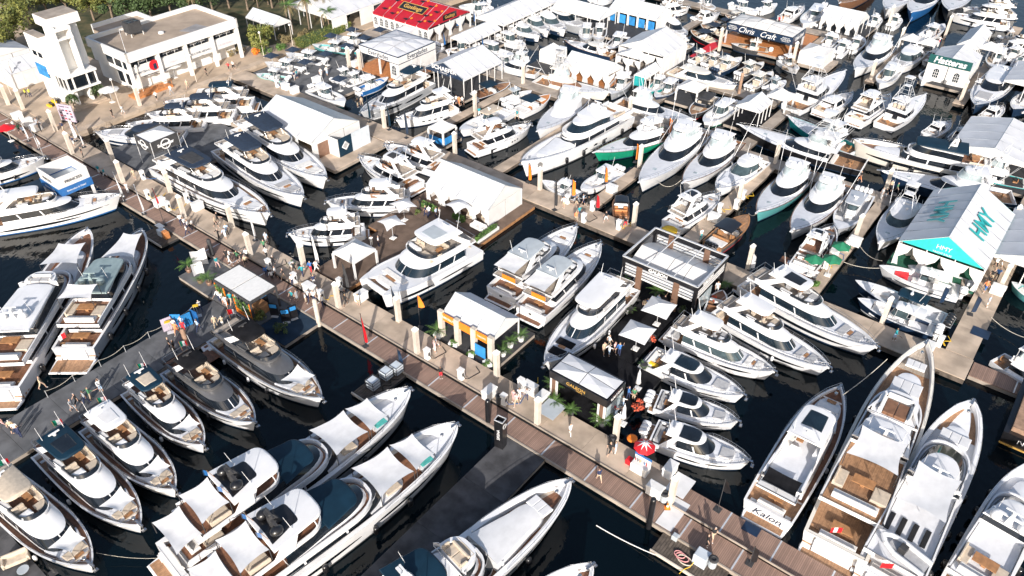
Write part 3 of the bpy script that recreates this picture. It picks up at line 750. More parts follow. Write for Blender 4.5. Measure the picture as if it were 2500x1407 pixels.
# ---- centre console
def center(bow, stern, label, hm='white', topm='white', motors=2, motorm='white', cushm='whitecush', floor='deckwhite', boot='navy', ttop=True, group=None, bw=1.0, cabin=False, capm='white', rails=False, stripe=None, rigs=False, name='center_console_boat', sun=None):
    r, L = newboat(name, label, 'motorboat', bow, stern, lambda l: .75+.085*l, group, (.95, .95))
    B = 1.0*L**.53*bw
    pl = .06*L
    Fs, Fb = .75+.02*L, .75+.085*L
    h = Hull(-L/2+pl, L/2, B, Fs, Fb, p=2.2, tm=.45, rake=.09, fl=.8)
    fz = Fs*.5
    hull(r, h, hm, boot, capm, .26, 'deckwhite', .02, .80, fz, floor, (), stripe=stripe)
    outboards(r, h.x0+.05, motors, Fs*.55, motorm, .62, .75+.02*L)
    w = h.hb(.4)
    part('transom_seat', M().cbox(h.X(.03), h.X(.09), -w*.7, w*.7, fz, fz+.5), cushm, r)
    part('bow_cushion', M().prism([(h.X(.62), -h.hb(.62)+.28), (h.X(.79), -max(.1, h.hb(.79)-.28)), (h.X(.79), max(.1, h.hb(.79)-.28)), (h.X(.62), h.hb(.62)-.28), (h.X(.62), .35), (h.X(.70), .25), (h.X(.70), -.25), (h.X(.62), -.35)], fz, fz+.48), sun or cushm, r)
    cx0, cx1 = h.X(.36), h.X(.52)
    cw = w*.42
    house(r, cx0, cx1, cw, cw*.9, .06*L, fz, [(1.0, .01*L, 0, .04, 'white', 'console'), (.55, .03*L, .04*L, .05, 'glassgreen', 'windshield')], None)
    cush(r, cushm, cx1-.02*L, cx1+.05*L, -cw*.7, cw*.7, fz, .5, name='console_seat')
    part('leaning_post', M().cbox(h.X(.26), h.X(.32), -cw, cw, fz+.7, fz+1.0).box(h.X(.27), h.X(.31), -cw*.9, cw*.9, fz, fz+.7), cushm, r)
    if ttop:
        tz = fz+2.05
        tx0, tx1 = h.X(.22 if not cabin else .16), h.X(.53)
        slab(r, 't_top', topm, tx0, tx1, cw*1.5, cw*1.35, .05*L, tz, .10, .06, 3.5)
        m = M()
        for sd in (1, -1):
            for x, xx in ((cx0+.1, cx0-.1), (cx1-.15, cx1-.25)): m.tube((x, sd*cw*1.05, fz), (xx, sd*cw*1.2, tz), .035, 4)
            m.tube((cx0, sd*cw*1.1, fz+1.1), (tx0+.2, sd*cw*1.2, tz), .03, 4)
        m.path([(tx0+.2, cw*1.2, tz), (cx1-.2, cw*1.2, tz), (cx1-.2, -cw*1.2, tz), (tx0+.2, -cw*1.2, tz), (tx0+.2, cw*1.2, tz)], .035, 4)
        part('t_top_frame', m, 'alum', r)
        radar(r, h.X(.4), 0, tz+.14, 'white', .7); antenna(r, h.X(.3), cw, tz, 1.8, dx=-.5)
        if cabin: screen(r, h.X(.34), h.X(.56), cw*1.2, cw*1.1, .06*L, fz+.95, tz-fz-.95, 'glassgreen', .3)
    if rigs:
        for sd in (1, -1): part('outrigger', M().tube((h.X(.38), sd*cw*1.2, fz+2.0), (h.X(.05), sd*(w+.8), fz+2.0+.3*L), .03, 4, .012), 'alum', r)
    if rails: rail(r, h, .55, .99, .35, .1, two=False)
    return r, h, fz
# ---- open launch with a sunpad and windshield
def launch(bow, stern, label, hm='black', deckm='teak', cushm='beige', topm=None, motors=0, motorm='black', capm='white', boot='red', group=None, bw=1.0, name='runabout', pad=None, windsh=True):
    r, L = newboat(name, label, 'motorboat', bow, stern, lambda l: .7+.07*l, group, (.95, .95))
    B = 1.0*L**.53*bw
    Fs, Fb = .75+.02*L, .7+.07*L
    pl = .05*L
    h = Hull(-L/2+pl, L/2, B, Fs, Fb, p=2.3, tm=.45, rake=.06, fl=.6)
    fz = Fs*.42
    hull(r, h, hm, boot, capm, .2, deckm, .03, .58, fz, deckm, (), crown=.10)
    w = h.hb(.3)
    slab(r, 'swim_platform', 'white', -L/2, h.x0+.02, w*.8, w*.86, .02, .28, .1, 0)
    if motors: outboards(r, h.x0+.1, motors, Fs*.55, motorm, .6, .75)
    cush(r, pad or cushm, h.X(.03), h.X(.20), -w*.72, w*.72, fz, .55, name='sun_pad')
    for y in (-.55, .55): sofa(r, cushm, h.X(.36), h.X(.36)+.6, y*w-.3, y*w+.3, fz, 'a', name='helm_seat')
    sofa(r, cushm, h.X(.21), h.X(.21)+.55, -w*.7, w*.7, fz, 'a')
    part('helm_console', M().cbox(h.X(.47), h.X(.53), -w*.8, w*.8, fz, fz+.85), 'white', r)
    if windsh: screen(r, h.X(.46), h.X(.60), h.hb(.5)-.22, h.hb(.56)-.25, .10*L, h.zs(.58)-.05, .5, 'glass', .3)
    if topm:
        slab(r, 'canopy_top', topm, h.X(.22), h.X(.56), w*.82, w*.75, .06*L, fz+1.95, .08, .10, 3.5)
        part('canopy_frame', M().tube((h.X(.28), w*.75, Fs), (h.X(.26), w*.75, fz+2), .03, 4).tube((h.X(.28), -w*.75, Fs), (h.X(.26), -w*.75, fz+2), .03, 4).tube((h.X(.5), w*.7, h.zs(.5)), (h.X(.48), w*.68, fz+2), .03, 4).tube((h.X(.5), -w*.7, h.zs(.5)), (h.X(.48), -w*.68, fz+2), .03, 4), 'steel', r)
    cush(r, cushm, h.X(.63), h.X(.78), -h.hb(.7)*.5, h.hb(.7)*.5, h.zs(.7)-.02, .14, name='bow_cushion')
    return r, h, fz
# ---- three-deck superyacht
def superfb(L): return 1.9+.095*L
def superyacht(bow, stern, label, hm='white', deckm='teakdark', topm='white', topt=(.26, .44), inset=None, wheel='glass', fore=(), aft=(), domes=0, domem='white', bw=1.0, group=None, tender=False, wins=((.2,.5,.42,.62),(.55,.86,.52,.70)), boot='charcoal', aftdeck=True, mastm='white', p=2.9, foredeck='deckwhite', flagm=None, up=(.10, .64), cushm='beige', sidem='glass', dark=None, capm='white', navyband=None, aftpad=True, name2=None, solid=False, q=.66, flytub=None, sideW=.93, capw=.34, flycush='whitecush', us=.03, plt=.05):
    r, L = newboat('superyacht', label, 'yacht', bow, stern, superfb, group, (.81, .74))
    B = 1.14*L**.53*bw
    Fs, Fb = 1.3+.05*L, superfb(L)
    pl = plt*L
    h = Hull(-L/2+pl, L/2, B, Fs, Fb, p=p, tm=.48, rake=.05, fl=.6, shp=1.9, q=q)
    drop = .85
    zc = Fs*.72
    hull(r, h, hm, boot, capm, capw, deckm, drop, .14, zc, deckm, wins)
    anchor(r, h)
    w = h.hb(0)
    slab(r, 'swim_platform', 'white', -L/2, h.x0+.02, w*.9, w*.97, .02, .35, .2, 0)
    part('platform_teak', M().box(-L/2+.2, h.x0-.1, -w*.86, w*.86, .555, .57), 'teak', r)
    part('transom_door', M().cbox(h.x0-.25, h.x0+.3, -w*.6, w*.6, .55, Fs*.97, .1), 'white', r)
    for sd in (1, -1):
        for k in range(6): part('step', M().box(h.x0-.3+k*.28, h.x0+.02+k*.28, sd*w*.64, sd*w*.93, .5, .75+(zc-.6)*(k+1)/6), 'teak' if k % 2 else 'white', r)
    sofa(r, 'whitecush', h.x0+.4, h.x0+1.2, -w*.58, w*.58, zc, 'a')
    part('cockpit_table', M().box(h.x0+1.6, h.x0+2.5, -1.1, 1.1, zc+.66, zc+.74).box(h.x0+1.9, h.x0+2.2, -.15, .15, zc, zc+.66), 'wood', r)
    sdk = .62+.006*L
    zm = h.zs(.4)-drop
    wh, wf = h.hb(.42)-sdk, max(.8, h.hb(.62)-sdk)
    u0, u1 = up
    a0, a1, b0, b1, z = house(r, h.X(.15), h.X(u1+.06), wh, wf, .16*L, zm-.05, [(.6, .006*L, 0, .02, 'white', 'saloon_wall'), (1.3, .03*L, 0, .06, sidem, 'saloon_glass'), (.3, 0, 0, -.02, 'white', 'saloon_brow')], None)
    # upper deck
    zu = z
    uw = h.hb(.35)-.2
    m = M(); p0 = plan(h.X(us), h.X(u1), uw, min(uw, h.hb(u1)-.35), .14*L, 2.6)
    m.loft([lift(p0, zu-.28), lift(p0, zu)], False, True); m.quad((*p0[0], zu-.28), (*p0[-1], zu-.28), (*p0[-1], zu), (*p0[0], zu)); cap(m, p0, zu-.28)
    part('upper_deck', m, 'white', r)
    m = M(); cap(m, plan(h.X(us)+.25, h.X(u1)-.3, uw-.25, min(uw, h.hb(u1)-.35)-.25, .14*L, 2.6), zu+.012); part('upper_floor', m, deckm, r)
    tub(r, h.X(us)+.02, h.X(u1)-.02, uw-.02, min(uw, h.hb(u1)-.35)-.02, .14*L, zu+.01, .55, 'white', .16, name='upper_bulwark')
    # wheelhouse with deep raked glass
    c0, c1 = topt
    ww = uw*sideW
    v0, v1, e0, e1, zt = house(r, h.X(c0+.03), h.X(u1-.015), ww, ww*.82, .16*L, zu+.02, [(.55, .01*L, 0, .04, 'white', 'wheelhouse_wall'), (1.05, max(.05, u1-c1-.08)*L*.62, 0, .14, wheel, 'wheelhouse_glass'), (.18, 0, 0, -.03, navyband or 'white', 'wheelhouse_brow')], navyband or 'white', .10)
    if navyband: slab(r, 'sun_cover', navyband, h.X(c1-.01), h.X(u1-.06), e0*1.03, e1*1.03, .05*L, zt-.05, .12, .12, 3)
    # sun deck coaming and furniture below the hardtop
    if not solid:
        tub(r, h.X(c0-.12), h.X(c1), ww*.98, ww*.86, .08*L, zt-.02, .6, 'white', .14, name='sundeck_coaming')
        m = M(); cap(m, plan(h.X(c0-.12)+.1, h.X(c1)-.15, ww*.98-.14, ww*.86-.14, .08*L), zt+.16); part('sundeck_floor', m, deckm, r)
        sofa(r, cushm, h.X(c0-.08), h.X(c0-.01), -ww*.8, -ww*.3, zt+.17, 's'); sofa(r, cushm, h.X(c0-.08), h.X(c0-.01), ww*.3, ww*.8, zt+.17, 'p')
        m = M()
        for t in (.0, .06, .12, .18): m.box(h.X(c0-.12)-.2, h.X(c0-.12), -ww*.98, ww*.98, zt-.24, zt+.01)
        part('sundeck_overhang', M().box(h.X(c0-.14), h.X(c0-.06), -ww*.96, ww*.96, zt-.2, zt+.0), 'white', r)
    if flytub:
        f0, f1, pm = flytub
        tub(r, h.X(f0), h.X(f1), e0*.94, e1*.9, .07*L, zt+.0, .7, 'white', .35, name='fly_coaming')
        m = M(); cap(m, plan(h.X(f0)+.2, h.X(f1)-.4, e0*.94-.3, e1*.9-.3, .06*L), zt+.2); part('fly_floor', m, 'deckwhite', r)
        yy = e1*.52
        cush(r, pm, h.X(f0)+.3, h.X(f0)+.3+(f1-f0)*L*.5, -yy, -.03, zt+.2, .45, name='sun_pad'); cush(r, pm, h.X(f0)+.3, h.X(f0)+.3+(f1-f0)*L*.5, .03, yy, zt+.2, .45, name='sun_pad')
        sofa(r, flycush, h.X(f0)+.6+(f1-f0)*L*.5, h.X(f1)-.8, -yy*1.1, yy*1.1, zt+.2, 'f'); sofa(r, flycush, h.X(f0)+.3, h.X(f1)-1.2, yy*1.05, e1*.9-.4, zt+.2, 'p'); sofa(r, flycush, h.X(f0)+.3, h.X(f1)-1.2, -(e1*.9-.4), -yy*1.05, zt+.2, 's')
    hz = zt+2.0 if not solid else zt+.3
    hx0, hx1 = h.X(c0), h.X(c1)
    slab(r, 'hardtop', topm, hx0, hx1, ww*.98, ww*.82, .05*L, hz, .2, .10, 3.2)
    if inset: slab(r, 'hardtop_inset', inset, hx0+.01*L, hx0+(hx1-hx0)*.62, ww*.70, ww*.5, .03*L, hz+.21, .08, .05, 5)
    if not solid:
        for sd in (1, -1):
            part('hardtop_support', M().loft([[(hx0-.01*L, sd*ww*.95, zt+.3), (hx0+.06*L, sd*ww*.95, zt+.3), (hx0+.06*L, sd*(ww*.95-.15), zt+.3), (hx0-.01*L, sd*(ww*.95-.15), zt+.3)], [(hx0+.03*L, sd*ww*.92, hz+.05), (hx0+.08*L, sd*ww*.92, hz+.05), (hx0+.08*L, sd*(ww*.92-.15), hz+.05), (hx0+.03*L, sd*(ww*.92-.15), hz+.05)]], True, False), 'white', r)
            part('hardtop_post', M().tube((hx1-.03*L, sd*ww*.7, zt+.3), (hx1-.04*L, sd*ww*.72, hz+.05), .06, 5), 'white', r)
    # mast
    mx = hx0+(hx1-hx0)*.3
    m = M().loft([[(mx-.5, -.35, hz+.2), (mx+.5, -.35, hz+.2), (mx+.5, .35, hz+.2), (mx-.5, .35, hz+.2)], [(mx-.5, -.15, hz+1.7), (mx, -.15, hz+1.7), (mx, .15, hz+1.7), (mx-.5, .15, hz+1.7)]], True, False, False, True)
    m.box(mx-.4, mx-.15, -1.2, 1.2, hz+1.15, hz+1.27)
    part('mast', m, mastm, r); radar(r, mx-.2, 0, hz+1.7, mastm, 1.6)
    for i in range(domes): dome(r, mx-.4, (-1.25, 1.25)[i % 2], hz+(.2 if i < 2 else 1.25), .55 if i < 2 else .3, domem)
    for sd in (1, -1): antenna(r, mx+.6, sd*ww*.6, hz+.25, 2.4, dx=-.4)
    # upper aft lounge
    if aftdeck:
        sofa(r, 'whitecush', h.X(us+.025), h.X(us+.025)+.8, -uw*.7, uw*.7, zu+.02, 'a'); sofa(r, cushm, h.X(us+.07), h.X(us+.07)+1.9, uw*.5, uw*.85, zu+.02, 'p')
        part('dining_table', M().box(h.X(us+.10), h.X(us+.10)+1.0, -1.1, 1.1, zu+.68, zu+.76).box(h.X(us+.10)+.3, h.X(us+.10)+.7, -.2, .2, zu+.02, zu+.68), 'wood', r)
    if aftpad: cush(r, cushm, h.X(us+.07), h.X(us+.07)+1.6, -uw*.85, -uw*.35, zu+.02, .4, name='sun_pad')
    for t0, t1, lev in aft:
        zz = (zu+2.15, zm+2.2, zt+2.0)[lev]; ya = uw*(.86, .95, .8)[lev]
        awning(r, [(h.X(t0), -ya, zz-.1), (h.X(t1), -ya*.9, zz+.15), (h.X(t1), ya*.9, zz+.15), (h.X(t0), ya, zz-.1)], .15, .13, 'fabric', poles=1.9)
    # foredeck
    zf0, zf1 = h.zs(u1+.05)-drop, h.zs(.86)-drop
    for it in fore:
        if it[0] == 'trunk':
            _, t0, t1, hh, mt = it
            house(r, h.X(t0), h.X(t1), min(wf*1.06, h.hb(t0)-sdk), max(.5, h.hb(t1-.04)-sdk-.1), .09*L, zf0-.15, [(h.zs(t1)-drop+hh-zf0+.15, .02*L, 0, .12, 'white', 'fore_trunk')], mt, .10)
        elif it[0] == 'awn':
            _, t0, t1, hh = it
            za, zb = h.zs(t0)+hh, h.zs(t1)+hh*.8
            ya, yb = h.hb(t0)*.82, h.hb(t1)*.78
            awning(r, [(h.X(t0), -ya, za), (h.X(t1), -yb, zb), (h.X(t1), yb, zb), (h.X(t0), ya, za)], .22, .14, 'fabric', poles=1.8)
        elif it[0] == 'pool':
            _, t0, t1, hh = it
            yy = h.hb(t1)*.62; zz = h.zs((t0+t1)/2)-drop+hh
            part('spa_surround', M().box(h.X(t0)-.25, h.X(t1)+.25, -yy-.25, yy+.25, zz-.6, zz), 'white', r); part('spa_water', M().box(h.X(t0), h.X(t1), -yy, yy, zz-.05, zz+.015), 'pool', r)
        elif it[0] == 'pads':
            _, t0, t1, hh, mt = it
            yy = h.hb(t1)*.6; zz = h.zs((t0+t1)/2)-drop+hh
            for a, b in ((-1, -.34), (-.32, .32), (.34, 1)): cush(r, mt, h.X(t0), h.X(t1), a*yy, b*yy, zz, .3, name='sun_pad')
        elif it[0] == 'deck':
            _, t0, t1, hh, mt = it
            m = M(); tt = [t0+(t1-t0)*i/8 for i in range(9)]
            m.loft([[(h.X(t), sd*(h.hb(t)-.4), h.zs(t)-drop+hh) for t in tt] for sd in (1, -1)], False, False); part('bow_deck', m, mt, r)
    if tender:
        t = bpy.data.objects.new('tender', None); COL.objects.link(t); t.parent = r
        t.location = (h.X(.09), -uw*.1, zu+.3); t.rotation_euler = (0, 0, R(78))
        m = M()
        for sd in (1, -1): m.path([(-2.4, sd*.75, .35), (.6, sd*.8, .35), (1.7, sd*.5, .45), (2.3, 0, .55)], .24, 8)
        part('tender_tube', m, 'white', t); part('tender_floor', M().box(-2.3, 1.4, -.6, .6, .1, .25), 'greycush', t); part('tender_console', M().cbox(-.2, .5, -.35, .35, .25, .95), 'charcoal', t)
        for k in range(4): part('boat_chock', M().box(h.X(.16)+k*.0, h.X(.24), (-.75+k*.5)*uw*.8, (-.75+k*.5)*uw*.8+.5, zu+.02, zu+.2), 'black', r)
    rail(r, h, .6, .995, .35, .13, two=False, gap=2.2)
    for t in (.15, .35, .55, .7): fender(r, h, t, 1, 'black', .28, 1.3); fender(r, h, t, -1, 'black', .28, 1.3)
    for sd in (1, -1):
        for t in (.3, .46, .6): part('window_pillar', M().quad((h.X(t), sd*(wh+.01), zm+.5), (h.X(t)+.2, sd*(wh+.01), zm+.5), (h.X(t)+.1, sd*(wh-.04), zm+1.9), (h.X(t)-.1, sd*(wh-.04), zm+1.9)), 'white', r)
    if flagm: flag(r, h.X(.02), 0, zu, flagm, 1.6, 1.2)
    return r, h, zu
# ------------------------------------------------------------------ water and land
struct('water', M().quad((-700, -60, 0), (700, -60, 0), (700, 1500, 0), (-700, 1500, 0)), 'water')
land = [G(-121.5, 43.6), G(-121.5, 85), G(-119.8, 101), G(-117.3, 128), G(-112, 190), G(-112, 420), G(-420, 420), G(-420, 43.6)]
m = M(); m.prism([(p.x, p.y) for p in land], -.6, .98); struct('quay_ground', m, 'paver')
struct('lawn', M().prism([(p.x, p.y) for p in (G(-128, 84), G(-123.5, 102), G(-136, 118), G(-190, 118), G(-190, 62), G(-146, 62), G(-146, 82))], .9, .984), 'lawn')
# edge strip of the quay: pale coping stones along the water
cop = thing('quay_coping', 'pale concrete coping edging the paved quay beside the white building', 'kerb', G(-121.5, 43.6, .98), ANG)
for i in range(14):
    part('coping_stone', shared('coping_stone', lambda: M().box(-1.5, .06, .02, 2.9, -.5, .03), 'concrete'), 'concrete', cop, (0, i*2.95, 0))
# ------------------------------------------------------------------ docks
DOCKS = []
def dock(name, u0, u1, v0, v1, z, mt, seg, along='u', joint=None, edge='concretedark', gap=.02, under=.55):
    o = bpy.data.objects.new(name, None); COL.objects.link(o); o['kind'] = 'structure'
    o.location = G((u0+u1)/2, (v0+v1)/2, z); o.rotation_euler = (0, 0, ANG)
    lu, lv = u1-u0, v1-v0
    DOCKS.append((u0, u1, v0, v1, z))
    part('dock_beam', M().box(-lu/2+.03, lu/2-.03, -lv/2+.03, lv/2-.03, -under, -.10), edge, o)
    ln = lu if along == 'u' else lv
    n = max(1, round(ln/seg)); s = ln/n
    a, b = s/2-gap/2, (lv if along == 'u' else lu)/2
    for i in range(n):
        c = -ln/2+s*(i+.5)
        x, y, X, Y = (c, 0, a, b) if along == 'u' else (0, c, b, a)
        part('dock_panel', shared(('dock_panel', round(X, 3), round(Y, 3)), lambda: M().box(-X, X, -Y, Y, -.10, 0), mt), mt, o, (x, y, random.uniform(-.006, .006)))
        if joint and i:
            part('dock_joint', shared(('dock_joint', round(b, 3), along), lambda: M().box(-.07, .07, -b, b, 0, .022) if along == 'u' else M().box(-b, b, -.07, .07, 0, .022), joint), joint, o, (c-s/2, 0, .004) if along == 'u' else (0, c-s/2, .004))
    return o
d1 = dock('main_dock', -150, -14.8, 40.85, 44.0, .9, 'concrete', 4.6, edge='oldwood', under=.7)
dock('boardwalk', -150, 30, 38.45, 40.75, .62, 'composite', 4.7, joint='alum', edge='charcoal')
dock('boardwalk', -14.7, 30, 40.95, 43.5, .62, 'composite', 4.7, joint='alum', edge='charcoal')
part('rubbing_edge', M().box(-90, 90, -.07, .07, -.35, .05), 'concretedark', None, G(-60, 38.36, .62), (0, 0, ANG))['kind'] = 'structure'
part('utility_channel', M().box(-90, 90, -.07, .01, -.1, .10), 'concretedark', None, G(-60, 40.83, .88), (0, 0, ANG))['kind'] = 'structure'
part('utility_pipe', M().tube((-68, 0, 0), (45, 0, 0), .07, 6), 'rubber', None, G(-60, 40.62, .74), (0, 0, ANG))['kind'] = 'structure'
dock('second_dock', -121.3, 1.3, 72.6, 76.2, .9, 'concrete', 5.2, edge='oldwood', under=.7)
dock('boardwalk', 1.4, 14, 74.0, 76.4, .6, 'composite', 4.5, joint='alum')
dock('display_dock', -1.5, 1.2, 76.3, 190, .9, 'concrete', 5.0, 'v', edge='oldwood')
dock('finger_dock', -47.7, -45.9, 76.3, 89.3, .9, 'concrete', 4.4, 'v', edge='oldwood')
dock('finger_dock', -33.5, -31.4, 76.3, 101.4, .9, 'concrete', 5, 'v', edge='oldwood')
dock('finger_dock', -17.0, -15.6, 76.3, 101.4, .9, 'concrete', 5, 'v', edge='oldwood')
dock('finger_dock', -63.6, -61.8, 76.3, 99, .9, 'concrete', 4.6, 'v', edge='oldwood')
dock('finger_dock', -79.4, -77.8, 76.3, 101.4, .9, 'concrete', 5, 'v', edge='oldwood')
dock('third_dock', -119, 12, 101.5, 104.4, .9, 'concretedark', 5.2, edge='oldwood', under=.7)
dock('finger_dock', -57.6, -55.8, 104.5, 121, .9, 'concretedark', 5, 'v', edge='oldwood')
dock('finger_dock', -38.8, -37.0, 104.5, 121, .9, 'concretedark', 5, 'v', edge='oldwood')
dock('fourth_dock', -72, -40, 121.2, 124.2, .9, 'concretedark', 5.2, edge='oldwood')
dock('finger_dock', -45.8, -44.4, 138, 157.4, .9, 'concrete', 5, 'v', edge='oldwood')
dock('finger_dock', -31.8, -30.2, 141, 157.4, .9, 'concrete', 5, 'v', edge='oldwood')
dock('finger_dock', -17.2, -15.4, 141, 187, .9, 'concrete', 5, 'v', edge='oldwood')
dock('fifth_dock', -100, 0, 157.5, 160.2, .9, 'concretedark', 5.2, edge='oldwood')
dock('finger_dock', -70, -68.4, 124.3, 157, .9, 'concretedark', 5, 'v', edge='oldwood')
# floating display platforms
dock('black_walkway', -30.9, -26.3, 2, 38.3, .5, 'blackmat', 6.2, 'v', edge='concretedark')
dock('grey_walkway', -70.0, -64.6, 4.4, 33.4, .5, 'greymat', 5.0, 'v', edge='concretedark')
dock('grey_walkway', -76, -50.5, -6, 4.2, .5, 'blackmat', 6.0, edge='concretedark')
dock('cafe_float', -77.2, -62.2, 33.5, 38.3, .5, 'greymat', 5.0, edge='concretedark')
dock('cafe_float', -62.1, -57.4, 33.5, 38.3, .5, 'navymat', 4.8, edge='concretedark')
dock('black_float', -31.2, -23.1, 44.4, 54.0, .55, 'blackmatte', 4.0, edge='charcoal')
dock('black_float', -31.2, -26.7, 54.05, 63.8, .55, 'blackmatte', 4.5, edge='charcoal')
dock('black_float', -35.2, -24.0, 63.85, 72.5, .55, 'blackmatte', 4.0, edge='charcoal')
dock('booth_float', -46.4, -37.4, 44.4, 51.6, .55, 'charcoal', 4.5, edge='concretedark')
dock('brown_float', -65.3, -59.3, 44.4, 55.0, .6, 'carpetbrown', 4.0, edge='wood')
dock('brown_float', -67.2, -53.0, 60.6, 72.4, .6, 'carpetbrown', 4.6, edge='wood')
dock('brown_float', -67.2, -60.5, 55.05, 60.55, .6, 'carpetbrown', 4.0, edge='wood')
dock('tent_float', -106, -81.2, 61.8, 72.5, .8, 'concrete', 5, edge='concretedark')
dock('grey_float', -113, -98, 44.4, 61, .6, 'greymat', 5, edge='concretedark')
dock('navy_float', -113, -101, 29, 38.3, .55, 'navymat', 4, edge='concretedark')
dock('display_float', -120, -100, 76.3, 92, .6, 'greymat', 5, edge='concretedark')
dock('display_float', -119, -108, 92.1, 101.4, .6, 'charcoal', 5, edge='concretedark')
dock('tent_float', -107, -95, 89.6, 101.4, .75, 'orangewood', 4, edge='concretedark')
dock('tent_float', -92, -82, 91.5, 101.4, .75, 'charcoal', 5, edge='concretedark')
dock('tent_float', -120, -102.6, 104.5, 119.5, .8, 'concretedark', 5, edge='concretedark')
dock('tent_float', -99.5, -93, 104.5, 117, .8, 'charcoal', 5, edge='concretedark')
dock('tent_float', -82.8, -64.5, 108.8, 118.5, .8, 'charcoal', 5, edge='concretedark')
dock('tent_float', -72, -58.5, 118.6, 121.1, .8, 'charcoal', 5, edge='concretedark')
dock('tent_float', -72, -60, 124.3, 132, .8, 'charcoal', 5, edge='concretedark')
dock('tent_float', -103, -94, 117.5, 140, .8, 'charcoal', 5, edge='concretedark')
dock('tent_float', -93.9, -72, 131, 146, .8, 'charcoal', 5, edge='concretedark')
dock('tent_float', -61, -46.2, 142, 157, .8, 'orangewood', 5, edge='concretedark')
dock('red_float', -61.5, -59.6, 132, 141.9, .8, 'red', 5, edge='concretedark')
dock('red_float', -46.1, -43.9, 142.2, 153, .8, 'red', 5, edge='concretedark')
dock('tent_float', -44.2, -38.6, 141.5, 147, .8, 'concretedark', 5, edge='concretedark')
dock('tent_float', -49, -39, 160.3, 170, .8, 'charcoal', 5, edge='concretedark')
dock('tent_float', -24.5, -17.3, 147, 157.4, .8, 'charcoal', 5, edge='concretedark')
dock('tent_float', -55.8, -49, 112.6, 117.5, .8, 'charcoal', 5, edge='concretedark')
dock('tent_float', -44, -37.1, 110.5, 118.6, .8, 'blackmatte', 5, edge='concretedark')
dock('tent_float', -11.4, -1.6, 88.2, 104, .8, 'greencarpet', 5, edge='concretedark')
dock('tent_float', -13, -1.6, 116, 133, .8, 'charcoal', 5, edge='concretedark')
dock('tent_float', -77.4, -73.6, 76.3, 81, .8, 'charcoal', 5, edge='concretedark')
# ------------------------------------------------------------------ the fleet
IT = ('greenhull', 'white', 'red')
# Italian flybridge row along the grey walkway
fly((224,1380), (-6,1192), 'white flybridge yacht with taupe soft top, frontmost of the Italian-flag row', top='beige', kind='bimini', shade=True, flags=IT, cushm='beige', wfr=.785, slope=.15, gfx=.08, tops=(.15,.42), deckm='teakdark')
fly((343,1282), (124,1092), 'white flybridge yacht with dark petrol hardtop and mast in the Italian-flag row', top='petrol', glasstop='glass', shade=True, flags=IT, wfr=.785, slope=.15, gfx=.08, tops=(.15,.42), deckm='teakdark')
fly((428,1195), (234,1034), 'white flybridge yacht with pale louvred hardtop in the Italian-flag row', top='white', glasstop='fabric', shade=True, flags=IT, wfr=.785, slope=.15, gfx=.08, tops=(.15,.42), deckm='teakdark')
fly((497,1086), (332,948), 'white flybridge yacht with tan panel in a petrol hardtop, Italian flag', top='petrol', glasstop='beige', shade=True, flags=IT, wfr=.785, slope=.15, gfx=.08, tops=(.15,.42), deckm='teakdark')
fly((623,1030), (424,898), 'taupe flybridge yacht with black soft top and brown cockpit terrace', top='blackmatte', kind='bimini', houseM='taupe', flags=IT, plat='teakdark', deckm='teakdark', platw=1.25, fpad='beige', cushm='beige', capm='silver', wfr=.77, slope=.12, tops=(.22,.42))
fly((786,971), (536,820), 'largest taupe flybridge yacht with black soft top beside the cafe float', top='blackmatte', kind='bimini', houseM='taupe', shade=True, plat='teakdark', deckm='teak', platw=1.25, wfr=.77, slope=.12, tops=(.24,.44), capm='silver', flags=('red', 'red', 'white'))
# big yachts on the other side of the grey walkway
superyacht((345,561), (165,912), 'grey hulled superyacht with sage green hardtop and two grey domes', hm='silver', topm='sagetop', topt=(.28,.60), fore=(('trunk',.62,.86,.3,'deckwhite'),('awn',.66,.90,1.9)), aft=((.17,.28,2),), domes=2, domem='sagetop', mastm='sagetop', up=(.10,.68), flagm=('red','white'), boot='charcoal', sideW=.97, solid=True, us=.11, plt=.10)
superyacht((213,558), (-16,1002), 'white superyacht with a big white dome beside the sage-topped superyacht', topm='white', topt=(.2,.5), us=.08, fore=(('trunk',.62,.88,.25,'deckwhite'),('awn',.68,.84,1.9)), aft=(), domes=3, up=(.12,.66), boot='charcoal', flagm=('red','white'), flytub=(.5,.58,'greycush'), solid=True)
for g_ in [superyacht((1000,949), (388,1424), 'white superyacht with petrol sun cover and its bow near the fuel barge', topm='white', inset='black', topt=(.22,.41), fore=(('deck',.60,.86,.03,'teakdark'),('deck',.86,.985,.05,'deckwhite'),('trunk',.56,.74,.25,'deckwhite'),('pads',.64,.70,.45,'beige'),('pool',.80,.85,.4),('awn',.60,.745,1.7),('awn',.755,.845,1.3)), aft=((.115,.215,2),(.015,.105,0)), navyband='petrol', up=(.12,.60), domes=2, domem='black', mastm='charcoal', p=3.0, q=.6, deckm='teakdark', capw=.5),
    superyacht((1115,1035), (470,1545), 'white superyacht with petrol sun cover moored along the black walkway', topm='white', inset='black', topt=(.22,.41), fore=(('deck',.60,.86,.03,'teakdark'),('deck',.86,.985,.05,'deckwhite'),('trunk',.56,.74,.25,'deckwhite'),('pads',.64,.70,.45,'beige'),('pool',.80,.85,.4),('awn',.60,.745,1.7),('awn',.755,.845,1.3)), aft=((.115,.215,2),(.015,.105,0)), navyband='petrol', up=(.12,.60), domes=2, domem='black', mastm='charcoal', p=3.0, q=.6, deckm='teakdark', capw=.5)]:
    for y_ in (1.6, -1.2): flag(g_[0], g_[1].X(.235), y_, g_[2]+3.6, ('blue', 'blue', 'navy'), 2.0, 1.2)
